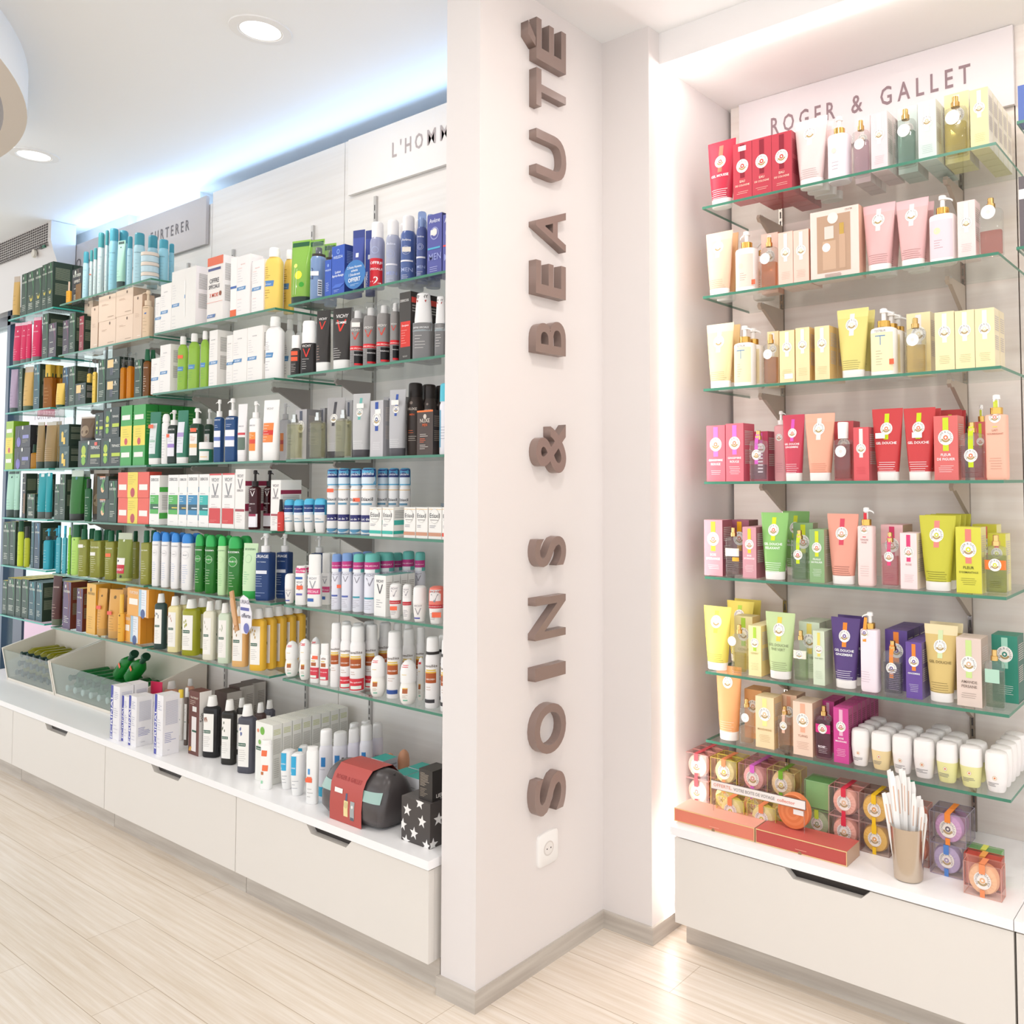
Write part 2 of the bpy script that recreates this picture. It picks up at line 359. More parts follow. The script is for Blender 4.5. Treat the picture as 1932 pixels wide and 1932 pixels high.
def k_jar(w, d, h, p, seed):
    r = empty('t'); a = w/2; mb = MB(); s = [(0, a*.9, a*.9, 2), (h*.06, a, a, 2), (h*.62, a, a, 2), (h*.66, a*.9, a*.9, 2)]
    mb.loft(s, p['c'], 28)
    if p.get('dec'): decals(mb, p['dec'], w, h, loftfn(s), seed=seed)
    mb.build('jar_body', r)
    mb = MB(); mb.loft([(0, a*1.02, a*1.02, 2), (h*.3, a*1.02, a*1.02, 2), (h*.34, a*.96, a*.96, 2)], p.get('cap', 'e8e0d8'), 28, z0=h*.66); mb.build('lid', r); return r
def k_soap(w, d, h, p, seed):
    r = empty('t'); t = .0006; mb = MB(); c = p['c']; cs = p.get('cs', 'gf6e8e4')
    mb.box((-w/2, -d/2, 0), (w/2, d/2, h), cs, side='g'+c, top='g'+c, front='gfbf4f2')
    e = .0011; ed = p.get('e', c)
    for (x, y) in ((-1, -1), (1, -1), (1, 1), (-1, 1)):
        mb.box((x*w/2-e*(x > 0), y*d/2-e*(y > 0), 0), (x*w/2+e*(x < 0), y*d/2+e*(y < 0), h), ed)
    for z in (0, h-e):
        for y in (-d/2, d/2-e): mb.box((-w/2, y, z), (w/2, y+e, z+e), ed)
        for x in (-w/2, w/2-e): mb.box((x, -d/2, z), (x+e, d/2, z+e), ed)
    if p.get('solid'): mb.box((-w/2+.003, -d/2+.004, .003), (w/2-.003, d/2-.003, h-.003), p['solid'])
    mb.build('clear_case', r)
    if not p.get('solid'):
        mb = MB(); R = min(w, h)*.475; N = 60; rings = [(0, .05), (.33, .0), (.38, .04), (.7, .03), (.9, .13), (1, .5)]; y0 = -d/2+.003; T = min(d-.006, .03); vs = []; fs = []
        for j, (q, yy) in enumerate(rings):
            for k in range(N):
                a = 2*math.pi*k/N; g = (.0011 if (k % 3 == 0 and q > .36) else 0)
                vs.append((q*R*math.cos(a), y0+yy*T+g, h/2+q*R*math.sin(a)))
        for k in range(N): a = 2*math.pi*k/N; vs.append((R*math.cos(a)*.9, y0+T, h/2+R*math.sin(a)*.9))
        for j in range(len(rings)):
            for k in range(N): k2 = (k+1) % N; fs.append((j*N+k, j*N+k2, (j+1)*N+k2, (j+1)*N+k))
        fs.append([len(rings)*N+k for k in range(N)])
        mb.add(vs, fs, p['s']); s = flatfn(y0+.0001)
        decals(mb, (('rg', None, p.get('cc', p['s']), .5, '', '777777'),), w*.8, h, s); mb.build('soap', r)
    if p.get('rb'):
        mb = MB(); q = .08*w; mb.box((-q, -d/2-.0006, h*(.5 if not p.get('solid') else .02)+.18*w), (q, -d/2-.0002, h+.0008), p['rb']); mb.box((-q, -d/2-.0006, h+.0002), (q, d/2, h+.0008), p['rb']); mb.build('ribbon', r); mb = MB(); mb.box((-q*.8, -d/2-.0006, .0), (q*.8, -d/2-.0002, h*.5-.24*w), p['rb']); mb.build('ribbon', r)
    return r
KN = {'box': ('carton', k_box), 'tube': ('cosmetic_tube', k_tube), 'pump': ('pump_bottle', k_pump), 'spray': ('perfume_bottle', k_spray), 'bot': ('shampoo_bottle', k_bot), 'aero': ('aerosol_can', k_aero), 'roll': ('roll_on_deodorant', k_roll), 'jar': ('cream_jar', k_jar), 'soap': ('boxed_soap', k_soap)}
CACHE = {}
def I(kind, x, y, z, w, d, h, pk, label, cat, group=None, rz=0, st=None, lean=0):
    """one product standing at (x, y, z): size w x d x h, style pk"""
    key = (kind, w, d, h, pk, st)
    if key in CACHE: o = copy_tree(CACHE[key])
    else:
        name, fn = KN[kind]; p = ST[pk]; r = fn(w, d, h, p, hash(pk) % 97 if False else len(CACHE))
        if isinstance(r, MB): o = r.build(name)
        else: o = r; o.name = name
        if st:
            if isinstance(r, MB):
                pass
            sx, sz, sc = st; mb = MB(); q = min(.014, w*.3)
            y0 = -d/2-.0012 if kind == 'box' else -(d/2)*(1-(min(.95, abs(sx)))**2.4)**.5-.0015
            mb.box((sx*w/2-q, y0, sz*h-q*.55), (sx*w/2+q, y0+.0006, sz*h+q*.55), sc); s_ = mb.build('price_sticker', o)
        CACHE[key] = o
    o.location = (x, y, z); o.rotation_euler = (lean, 0, rz)
    for k in ('label', 'category', 'group'):
        if k in o: del o[k]
    tag(o, label, cat, group)
    return o

CATS = {'box': 'box', 'tube': 'tube', 'pump': 'bottle', 'spray': 'bottle', 'bot': 'bottle', 'aero': 'can', 'roll': 'deodorant', 'jar': 'jar', 'soap': 'soap'}
ROWS = ('second', 'third', 'fourth', 'fifth', 'sixth', 'seventh', 'eighth')
def G(kind, x, y, w, d, h, pk, look, dz=0, rz=0, st=None, cat=None, n='', g=0, rows=()):
    """a product on the current shelf P (height Z) and the same product again in the rows behind it"""
    for k, yy in enumerate((y,)+tuple(rows)):
        lab = [look]+([n] if n else [])+([ROWS[k-1]+' row back'] if k else [])
        lab = ', '.join(lab+[P]) if len(lab) > 1 else look+' on the '+P
        I(kind, x, yy, Z+dz+.0004, w, d, h, pk, lab, cat or CATS[kind], (look+' group on '+P) if g else None, rz, None if k else st)

LED = 16
FX0 = -4.56
# ---------------------------------------------------------------- setting
def sbox(name, a, b, c, **k):
    mb = MB(); mb.box(a, b, c, **k); return struct(mb.build(name))
def floor_mat():
    m = bpy.data.materials.new('wood_look_plank'); m.use_nodes = True; t = m.node_tree; n = t.nodes; L = t.links; b = n['Principled BSDF']
    tc = n.new('ShaderNodeTexCoord'); mp = n.new('ShaderNodeMapping'); mp.inputs['Location'].default_value = (.2, -.0865+.157, 0)
    br = n.new('ShaderNodeTexBrick'); br.inputs['Scale'].default_value = 1; br.inputs['Brick Width'].default_value = 1.2; br.inputs['Row Height'].default_value = .157
    br.inputs['Mortar Size'].default_value = .0012; br.inputs['Mortar Smooth'].default_value = .4; br.offset = .37; br.offset_frequency = 2
    br.inputs['Color1'].default_value = lin('f4ede6'); br.inputs['Color2'].default_value = lin('efe6dc'); br.inputs['Mortar'].default_value = lin('c8b8a4')
    nz = n.new('ShaderNodeTexNoise'); nz.inputs['Scale'].default_value = 1; nz.inputs['Detail'].default_value = 7; nz.inputs['Roughness'].default_value = .65
    m2 = n.new('ShaderNodeMapping'); m2.inputs['Scale'].default_value = (2.2, 75, 1)
    rp = n.new('ShaderNodeValToRGB'); rp.color_ramp.elements[0].position = .36; rp.color_ramp.elements[1].position = .62
    rp.color_ramp.elements[0].color = lin('e6dac8'); rp.color_ramp.elements[1].color = lin('fcf8f2')
    mx = n.new('ShaderNodeMix'); mx.data_type = 'RGBA'; mx.blend_type = 'MULTIPLY'; mx.inputs[0].default_value = .75
    L.new(tc.outputs['Object'], mp.inputs[0]); L.new(mp.outputs[0], br.inputs[0]); L.new(tc.outputs['Object'], m2.inputs[0]); L.new(m2.outputs[0], nz.inputs[0])
    L.new(nz.outputs[0], rp.inputs[0]); L.new(br.outputs[0], mx.inputs[6]); L.new(rp.outputs[0], mx.inputs[7]); L.new(mx.outputs[2], b.inputs['Base Color'])
    b.inputs['Roughness'].default_value = .34; b.inputs['Specular IOR Level'].default_value = .4
    return m
FL = floor_mat(); WALL = 'we6dfdc'; WH = 'wf4f0ee'
PANEL = grain('white_grain_panel', 'e2dcd6', 'e8e3de', (1.2, 1, 45), .45)
NPANEL = grain('niche_grain_panel', 'e2d6cd', 'ebe2da', (1.2, 1, 38), .5)
PLINTH = grain('grey_wood_plinth', 'b8aea4', 'cbc3b9', (3, 3, 50), .45)
LAM = 'se6e0d9'; CTR = 'sfbf9f9'
mb = MB(); mb.box((-9, -4, -.05), (4, 6, 0), FL); struct(mb.build('floor'))
sbox('ceiling', (-9, -3.2, 2.848), (4, 3, 2.9), 'wf6f6f6')
mb = MB(); mb.box((-1.914, 1.612, 0), (-1.776, 2.9, 2.848), WALL); mb.box((-1.776, 2.142, 0), (-1.585, 2.9, 2.848), WALL); struct(mb.build('wall_pillar'))
for i, (x0, x1) in enumerate(((-4.994, -3.998), (-3.994, -2.978), (-2.974, -1.914))):
    sbox('wall_left_panel' + ('' if not i else '.%03d' % i), (x0, 2.0, 0), (x1, 2.018, 2.75 if i else 2.70), PANEL)
sbox('wall_left_back', (-4.994, 2.3, 0), (-1.914, 2.35, 2.848), 'weef2f6')
sbox('wall_left_end', (-5.0, 2.0, 0), (-4.994, 2.3, 2.70), PANEL)
sbox('trim_1', (-5.76, 2.1, 2.55), (-4.32, 2.3, 2.848), 'weef2f6')
for i, (x0, x1) in enumerate(((-1.569, -.593), (-.589, .387), (.391, 1.4))):
    sbox('wall_niche_panel' + ('' if not i else '.%03d' % i), (x0, 2.62, 0), (x1, 2.64, 2.745), NPANEL)
sbox('wall_niche_back', (-1.585, 2.66, 0), (4, 2.7, 2.848), WALL)
sbox('wall_niche_top', (-1.585, 2.2, 2.745), (2.5, 2.66, 2.848), WH)
def skirt(name, a, b):
    mb = MB(); mb.box(a, b, PLINTH); return struct(mb.build(name))
skirt('baseboard_front', (-1.922, 1.602, 0), (-1.767, 1.612, .052)); skirt('baseboard_pillar', (-1.776, 1.612, 0), (-1.767, 2.133, .052))
skirt('baseboard_recess', (-1.776, 2.133, 0), (-1.576, 2.142, .052)); skirt('baseboard_niche', (-1.585, 2.142, 0), (-1.576, 2.62, .052))
# strip lights round the niche opening: a recessed channel with a glowing diffuser
def strip(name, a, b, label):
    mb = MB(); mb.box(a, b, ESTRIP); return tag(mb.build(name), label, 'light')
ESTRIP = bpy.data.materials.new('led_strip'); ESTRIP.use_nodes = True; b_ = ESTRIP.node_tree.nodes['Principled BSDF']
b_.inputs['Emission Color'].default_value = (1, .93, .9, 1); b_.inputs['Emission Strength'].default_value = LED
strip('led_strip', (-1.58, 2.222, 2.733), (1.5, 2.244, 2.744), 'horizontal glowing light strip under the niche ceiling edge')
strip('led_strip', (-1.584, 2.222, .06), (-1.576, 2.246, 2.733), 'vertical glowing light strip inside the niche side wall')
# shop window at the far end of the left wall
fr = MB()
for x in (-7.9, -6.62, -5.02): fr.box((x, 2.04, 0), (x+.05, 2.12, 2.62), 'm3c4a5a' if x < -7 else 's2f4560')
fr.box((-7.9, 2.04, 2.42), (-5.0, 2.12, 2.48), 's4a4c52'); fr.box((-7.9, 2.04, 0), (-5.0, 2.12, .1), 's4a4c52')
w1 = struct(fr.build('window_1')); g_ = MB(); g_.box((-7.88, 2.07, .1), (-5.0, 2.078, 2.42), 'gecf6f2'); g_.build('window_pane', w1)
sbox('wall_outside', (-10, 5.6, -.05), (-4, 5.7, 4), 'wdff2ea')
sbox('wall_shopfront', (-7.9, 2.06, 2.48), (-5.0, 2.2, 2.848), 'wdadada')
p_ = MB(); p_.box((-6.4, 2.045, .1), (-6.26, 2.06, 1.2), 's22324c'); tag(p_.build('door_post'), 'dark blue upright post seen below the window bay shelves', 'post')
for (x0, x1, z0, z1, c, lab) in ((-6.33, -5.72, 1.52, 1.90, 'f2f0f4', 'white poster with red half disc behind window bay shelves'), (-6.22, -5.62, .42, .74, 'eac8dc', 'pink poster low in the shop window')):
    mb = MB(); mb.box((x0, 2.045, z0), (x1, 2.048, z1), c)
    if c[0] == 'f': decals(mb, (('d', .15, .62, .22, 'e8587c'), ('r', -.5, .8, .62, .95, c), ('t', .2, .72, .09, 'FURTERER', 'b0a8b4')), x1-x0, z1-z0, flatfn(0), seed=1); mb.v[8:] = [(x+(x0+x1)/2, y+2.0445, z+z0) for x, y, z in mb.v[8:]]
    tag(mb.build('poster'), lab, 'poster')
# ---------------------------------------------------------------- signs
def signboard(x0, x1, y, z0, z1, col, label, texts):
    mb = MB(); mb.box((x0, y, z0), (x1, y+.014, z1), col); o = tag(mb.build('brand_sign'), label, 'sign')
    for s, tx0, tx1, tz0, tz1, c in texts:
        vs, fs, w = text2d(s); mb = MB(); k = (tx1-tx0)/w; kz = tz1-tz0
        mb.add([((tx0+tx1)/2+a*k, y-.001, tz0+b*kz) for a, b in vs], fs, c); mb.build('lettering', o)
def spaced(s): return ' '.join(s)
signboard(-5.61, -4.02, 1.983, 2.51, 2.737, 'sbfb8b7', 'grey brand sign board above the left bay', [('S O I N S', -5.5, -5.18, 2.603, 2.653, '6c6668'), ('R E N \u00c9', -5.07, -4.76, 2.603, 2.653, '6c6668'), ('F U R T E R E R', FX0, -4.175, 2.603, 2.653, '6c6668')])
signboard(-2.93, -1.93, 1.983, 2.522, 2.742, 'se9e4e0', 'pale sign board reading L\'HOMME beside the pillar', [("L '", -2.657, -2.604, 2.612, 2.667, 'b0a4a2'), ("H O", -2.583, -2.482, 2.612, 2.667, 'b0a4a2'), ("M", -2.458, -2.412, 2.612, 2.667, 'b0a4a2'), ("M", -2.388, -2.342, 2.612, 2.667, 'b0a4a2'), ("E", -2.316, -2.288, 2.612, 2.667, 'b0a4a2')])
signboard(-1.525, -.588, 2.603, 2.505, 2.744, 'sded6d6', 'pinkish grey ROGER & GALLET sign board over the niche shelves', [('R O G E R', -1.396, -1.155, 2.604, 2.662, '8f777b'), ('&', -1.098, -1.058, 2.604, 2.662, '8f777b'), ('G A L L E T', -.998, -.712, 2.604, 2.662, '8f777b')])
# upright wall lettering, each letter standing off the pillar
def solid_letter(s, z0, z1, label, n='sign_letter'):
    cu = bpy.data.curves.new('t', 'FONT'); cu.body = s; cu.resolution_u = 6; cu.offset = .014; cu.extrude = .5; cu.fill_mode = 'BOTH'
    ob = bpy.data.objects.new('t', cu); me = bpy.data.meshes.new_from_object(ob)
    X = [v.co.x for v in me.vertices]; a, b = min(X), max(X); cap = .69
    ylo = min(v.co.y for v in me.vertices); base = 1.93; H = .125
    for v in me.vertices:
        x, y, e = v.co; v.co = (-1.776+(e+.5)*.03, base-y/cap*H, z0+(x-a)/(b-a)*(z1-z0))
    me.materials.append(M('8f7a72', 's')); bpy.data.objects.remove(ob)
    o = bpy.data.objects.new(n, me); COL.objects.link(o); tag(o, label, 'letter', 'letters of the SOINS & BEAUTÉ wall sign')
for s, z0, z1, lab in (('\u00c9', 2.652, 2.78, 'brown wall letter E with accent, topmost'), ('T', 2.513, 2.625, 'brown wall letter T on the pillar'), ('U', 2.308, 2.442, 'brown wall letter U on the pillar'),
        ('A', 2.099, 2.221, 'brown wall letter A on the pillar'), ('E', 1.952, 2.053, 'brown wall letter E between A and B'), ('B', 1.78, 1.88, 'brown wall letter B on the pillar'), ('&', 1.427, 1.573, 'brown wall ampersand on the pillar'),
        ('S', 1.153, 1.24, 'brown wall letter S just below the ampersand'), ('N', .945, 1.066, 'brown wall letter N on the pillar'), ('I', .829, .867, 'brown wall letter I on the pillar'), ('O', .613, .755, 'brown wall letter O on the pillar'), ('S', .443, .554, 'brown wall letter S, lowest, above the socket')):
    solid_letter(s, z0, z1, lab)
r_ = empty('wall_socket', (-1.776, 1.884, .332)); tag(r_, 'white wall socket low on the pillar below the letters', 'socket')
mb = MB(); mb.loft([(0, .043, .048, 7), (.006, .042, .047, 7), (.008, .039, .044, 7)], 'sf4f1ee', 32); mb.v = [(z, x, y) for x, y, z in mb.v]; mb.build('cover_plate', r_)
mb = MB(); mb.loft([(.0082, .021, .021, 2), (.0086, .0205, .0205, 2), (.0087, .018, .018, 2)], 'd9d2cd', 28); mb.loft([(.0088, .017, .017, 2), (.009, .017, .017, 2)], 'eae5e1', 28)
for a in (-.008, .008): mb.loft([(.0091, .0022, .0022, 2), (.0093, .0022, .0022, 2)], '3a3634', 10, cx=a)
mb.v = [(z, x, y) for x, y, z in mb.v]; mb.build('socket_outlet', r_)
# ---------------------------------------------------------------- ceiling fittings
RINGR = 1.72
mb = MB(); N = 160; prof = [(RINGR, 2.848), (RINGR, 2.7), (RINGR-.066, 2.7), (RINGR-.066, 2.848)]; vs = []; fs = []
for k in range(N):
    a = 2*math.pi*k/N
    for r, z in prof: vs.append((-4.11+r*math.cos(a), -.494+r*math.sin(a), z))
def_ring = [[(k*4+j, ((k+1) % N)*4+j, ((k+1) % N)*4+j+1, k*4+j+1) for k in range(N)] for j in range(3)]
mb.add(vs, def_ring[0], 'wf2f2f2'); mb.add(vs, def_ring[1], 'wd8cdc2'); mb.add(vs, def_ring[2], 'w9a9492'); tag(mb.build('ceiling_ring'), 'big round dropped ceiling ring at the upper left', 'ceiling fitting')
for i, (x, y, lab) in enumerate(((-2.609, 1.445, 'round recessed ceiling spotlight nearer the pillar'), (-4.423, 1.44, 'round recessed ceiling spotlight beside the big ceiling ring'))):
    r_ = empty('downlight', (x, y, 2.848)); tag(r_, lab, 'ceiling light', 'ceiling spotlights')
    mb = MB(); n_ = 48; pr_ = [(.092, 0), (.091, -.004), (.066, -.006), (.064, -.004), (.060, -.0045), (.058, .0)]; vs = [(r*math.cos(2*math.pi*k/n_), r*math.sin(2*math.pi*k/n_), z) for k in range(n_) for r, z in pr_]
    mb.add(vs, [(k*6+j, k*6+j+1, ((k+1) % n_)*6+j+1, ((k+1) % n_)*6+j) for k in range(n_) for j in range(5)], 'wf0eeec'); mb.build('trim_ring', r_)
    mb = MB(); mb.loft([(-.006, .02, .02, 2), (-.004, .05, .05, 2), (-.001, .058, .058, 2)], 'effffff', 32); mb.build('lamp_glass', r_)
r_ = empty('air_curtain', (-6.0, 1.93, 2.848)); tag(r_, 'grey perforated air curtain unit hung from the ceiling above the door', 'heater')
mb = MB(); pr_ = [(1.861, 2.846), (1.861, 2.74), (1.872, 2.69), (1.895, 2.62), (1.93, 2.55), (1.98, 2.48), (1.98, 2.846)]
mb.prism(pr_, -6.9, -5.444, 0, 'sdcdce0', side='sd2cbc6'); mb.v = [(x+6.0, y-1.93, z-2.848) for x, y, z in mb.v]; mb.build('housing', r_)
mb = MB()
for j in range(9):
    for k in range(44):
        x = -5.50-.031*k-(.0155 if j % 2 else 0)*0; z = 2.834-.0145*j
        mb.add([(x-.0115+6, 1.8597-1.93, z-.0052-2.848), (x+.0115+6, 1.8597-1.93, z-.0052-2.848), (x+.0115+6, 1.8597-1.93, z+.0052-2.848), (x-.0115+6, 1.8597-1.93, z+.0052-2.848)], [(0, 1, 2, 3)], '3c3230')
mb.build('grille', r_)
mb = MB(); mb.loft([(0, .024, .024, 2), (.012, .022, .022, 2)], 'd9d2c6', 24); mb.v = [(x+.335, -z-.066, y-.152) for x, y, z in mb.v]; mb.build('dial', r_)
mb = MB(); mb.box((.405, -.072, -.138), (.44, -.06, -.124), '3a3c3a'); mb.box((.445, -.072, -.138), (.48, -.06, -.124), '2c6a52'); mb.build('switches', r_)
# ---------------------------------------------------------------- cabinets and counters
def cabinet(x0, x1, yf, yb, z0, z1, ky, label, notch, depth=.02, gap=.002):
    r = empty('drawer_cabinet', ((x0+x1)/2, (yf+yb)/2, 0)); tag(r, label, 'cabinet', 'low white drawer cabinets'); ox, oy = (x0+x1)/2, (yf+yb)/2
    def sh(mb): mb.v = [(x-ox, y-oy, z) for x, y, z in mb.v]
    mb = MB(); mb.box((x0+.003, yf+depth+.001, z0), (x1-.003, yb, z1-.003), LAM)
    if notch: mb.box((notch[0]-.005, yf+depth+.0002, z1-.036), (notch[1]+.005, yf+depth+.0009, z1-.003), 's2a2320')  # dark sheet behind the grip notch, paints the shade inside the recess
    sh(mb); mb.build('carcass', r)
    a, b = x0+gap, x1-gap; t = z1-.0035
    pts = [(a, z0), (b, z0), (b, t)]
    if notch: n0, n1 = notch; pts += [(n1, t), (n1-.026, t-.024), (n0+.026, t-.024), (n0, t)]
    pts.append((a, t)); mb = MB(); mb.prism(pts, yf, yf+depth, 1, LAM); sh(mb); f_ = mb.build('drawer_front', r)
    mb = MB(); mb.box((x0+.002, ky, 0), (x1-.001, ky+.016, z0), PLINTH); sh(mb); mb.build('plinth', r)
for x0, x1, n_, lab in ((-5.9, -4.923, None, 'white drawer cabinet at the far left end under the window bay bin'), (-4.923, -3.938, (-4.549, -4.305), 'white drawer cabinet below the bin of green bottles'), (-3.938, -2.931, (-3.545, -3.308), 'white drawer cabinet below the dark shampoo bottles'), (-2.931, -1.932, (-2.517, -2.285), 'white drawer cabinet nearest the pillar under the toiletry bag')):
    cabinet(x0, x1, 1.585, 1.995, .085, .338, 1.625, lab, n_)
for x0, x1, n_, lab in ((-1.507, -.530, (-1.136, -.887), 'wide white drawer cabinet under the lit niche'), (-.528, .45, None, 'white cabinet at the right edge beside the niche cabinet')):
    cabinet(x0, x1, 2.15, 2.62, .085, .338, 2.21, lab, n_)
mb = MB(); mb.box((-5.92, 1.578, .34), (-1.928, 1.999, .365), CTR); tag(mb.build('countertop'), 'long white countertop running along the left wall', 'countertop')
mb = MB(); mb.box((-1.518, 2.145, .34), (-.531, 2.619, .365), CTR); tag(mb.build('countertop'), 'white countertop of the lit niche', 'countertop')
mb = MB(); mb.box((-.529, 2.145, .34), (.46, 2.619, .365), CTR); tag(mb.build('countertop'), 'white countertop at the right edge of the picture', 'countertop')
# ---------------------------------------------------------------- glass shelves, rails and brackets
GL = 'gf4faf8'; EDGE = 's3f8068'
def shelf(x0, x1, yf, yb, z, label, grp, t=.008, edge=EDGE):
    mb = MB(); mb.box((x0, yf, z-t), (x1, yb, z), GL, side=edge, top=GL, front=edge); tag(mb.build('glass_shelf'), label, 'shelf', grp)
ORD = ['top', 'second', 'third', 'fourth', 'fifth', 'sixth', 'lowest']
def bay(x0, x1, yf, yb, zs, nm, edge=EDGE):
    for k, z in enumerate(zs):
        o = 'lowest' if k == len(zs)-1 else ORD[k]; shelf(x0, x1, yf, yb, z, 'green-edged clear glass shelf, %s in the %s' % (o, nm), 'glass shelves of the '+nm, edge=edge)
ZR = [2.041, 1.785, 1.485, 1.230, .975, .718]; ZM = [2.040, 1.784, 1.484, 1.230, .972, .714]; ZL = [2.285, 2.034, 1.778, 1.482, 1.230, .973, .716]; ZW = [2.285, 2.034, 1.784, 1.482, 1.230, .980, .721]
ZN = [2.287, 1.995, 1.696, 1.399, 1.099, .801, .588]
bay(-2.872, -1.935, 1.71, 1.99, ZR, 'right bay'); bay(-3.885, -2.957, 1.71, 1.99, ZM, 'middle bay'); bay(-4.872, -3.925, 1.71, 1.99, ZL, 'left bay')
bay(-5.54, -4.95, 1.71, 1.99, ZW, 'window bay', 's3aa898'); bay(-1.488, -.568, 2.3, 2.6, ZN, 'lit niche')
shelf(-.515, .4, 2.3, 2.6, 2.329, 'glass shelf end at the right edge, upper', 'glass shelves of the next niche'); 
def rail(x, yb, z0, z1, zs, label, col='sbcb8b4', bc='s9a928c', w=.014):
    r = empty('shelf_rail', (x, yb, z0)); tag(r, label, 'shelf rail', 'slotted shelf rails')
    mb = MB(); mb.box((-w/2, -.010, 0), (w/2, -.0002, z1-z0), col); z = .02
    while z < z1-z0-.03: mb.box((-.0025, -.0106, z), (.0025, -.0099, z+.022), '4c4846'); z += .032
    mb.build('rail', r)
    for s in zs:
        h = s-.0085-z0; mb = MB(); mb.prism([(-.010, h), (-.165, h), (-.17, h-.012), (-.16, h-.022), (-.14, h-.02), (-.03, h-.085), (-.010, h-.095)], -.006, .006, 0, bc)
        mb.loft([(-.003, .009, .009, 2), (0, .009, .009, 2)], 'b8b4b0', 14, cy=-.15, z0=h); mb.build('bracket', r)
for x, zt, zs, lab in ((-4.80, 2.45, ZL, 'grey rail on the left of the left bay'), (-4.20, 2.45, ZL, 'grey rail on the right of the left bay'), (-3.795, 2.45, ZM, 'grey rail on the left of the middle bay'), (-3.18, 2.45, ZM, 'grey rail on the right of the middle bay'), (-2.769, 2.49, ZR, 'grey rail of the right bay below the pale sign')):
    rail(x, 2.0, .366, zt, zs, lab)
for x, lab in ((-1.367, 'slotted rail on the left of the lit niche'), (-.75, 'slotted rail on the right of the lit niche')): rail(x, 2.62, .366, 2.5, ZN, lab, 'ma8a098', 'sb8a898')
rail(-2.15, 2.0, .366, 2.49, ZR, 'grey rail of the right bay close to the pillar')
for x, lab in ((-5.44, 'slim steel post on the left of the window bay'), (-5.06, 'slim steel post on the right of the window bay')):
    mb = MB(); mb.box((x-.008, 1.9905, .3655), (x+.008, 1.9995, 2.42), 'm9aa2a4'); tag(mb.build('shelf_post'), lab, 'post', 'window bay posts')
# ---------------------------------------------------------------- dump bins of bottles on the counter
def lying(x, y, z, L, r, c, cap, lab, grp, az=0, el=0):
    o = empty('shampoo_bottle', (x, y, z)); tag(o, lab, 'bottle', grp)
    mb = MB(); mb.loft([(0, r*.85, r*.85, 3), (L*.02, r, r, 3), (L*.7, r, r, 3), (L*.8, r*.6, r*.6, 2.2), (L*.83, r*.35, r*.35, 2)], c, 18); mb.build('body', o)
    mb = MB(); mb.loft([(0, r*.42, r*.42, 2), (L*.12, r*.42, r*.42, 2), (L*.14, r*.62, r*.62, 2), (L*.17, r*.55, r*.55, 2)], cap, 16, z0=L*.83); mb.build('cap', o)
    o.rotation_euler = (math.pi/2-el, 0, az); return o
def display_bin(x0, x1, h1, lab):
    r = empty('display_bin', ((x0+x1)/2, 1.87, .3655)); tag(r, lab, 'bin', 'cream display bins'); ox = (x0+x1)/2; t = .012; c = 'se9dfd0'
    def pr(mb): mb.v = [(x-ox, y-1.87, z) for x, y, z in mb.v]
    side = [(1.763, 0), (1.985, 0), (1.985, h1), (1.735, .172)]
    for a in (x0, x1-t): mb = MB(); mb.prism(side, a, a+t, 0, c); pr(mb); mb.build('side_panel', r)
    mb = MB(); mb.box((x0+t, 1.763, 0), (x1-t, 1.985, .012), c); pr(mb); mb.build('bottom', r)
    mb = MB(); mb.box((x0+t, 1.975, .012), (x1-t, 1.985, h1), c); pr(mb); mb.build('back_panel', r)
    mb = MB(); mb.prism([(1.763, .012), (1.767, .012), (1.7405, .165), (1.7365, .165)], x0+t, x1-t, 0, 'gdfeae8'); pr(mb); mb.build('glass_front', r)
display_bin(-5.574, -4.958, .245, 'cream open bin holding yellow-green bottles, glass front, far left')
display_bin(-4.948, -3.935, .245, 'long cream open bin with green bottles behind a glass front')
rnd = random.Random(3)
for j, (z, n_) in enumerate(((.405, 7), (.455, 6), (.505, 5))):
    for k in range(n_):
        top = j == 2
        lying(-5.52+.082*k+.03*j, 1.955, z, .17, .026, 'qb0aa28', '2c4440', 'yellow-green bottle lying in the %s layer of the far-left bin' % ('bottom', 'middle', 'top')[j], 'bottles lying in the far-left bin', az=0, el=0)
for j, (z, n_) in enumerate(((.405, 10), (.458, 9))):
    for k in range(n_):
        lying(-4.88+.088*k+.03*j, 1.957, z, .17, .026, 'q9cc4a4' if j == 0 else 'q2f8c4a', 'dfe6e0' if j == 0 else '1c5a3c', ('pale' if j == 0 else 'bright green')+' bottle lying %s in the long bin' % ('below', 'above')[j], 'bottles lying in the long bin')
for x_, el_, lab in ((-4.515, .55, 'bright green bottle leaning up in the long bin, left one'), (-4.40, .55, 'bright green bottle leaning up in the long bin, right one')):
    o_ = empty('shampoo_bottle', (x_, 1.87, .50)); tag(o_, lab, 'bottle', 'leaning green bottles with orange stickers')
    mb = MB(); mb.loft([(0, .03, .028, 3), (.1, .032, .03, 3), (.13, .022, .02, 2.2), (.14, .012, .012, 2)], 'q1f9c3c', 20); mb.build('body', o_)
    mb = MB(); mb.loft([(.14, .013, .013, 2), (.175, .013, .013, 2), (.178, .02, .02, 2), (.19, .018, .018, 2)], '1c4a34', 16); mb.build('cap', o_)
    mb = MB(); mb.box((-.012, -.0335, .085), (.012, -.0325, .1), 'f46e4c'); mb.build('price_sticker', o_)
    o_.rotation_euler = (0, math.radians(52), 0)
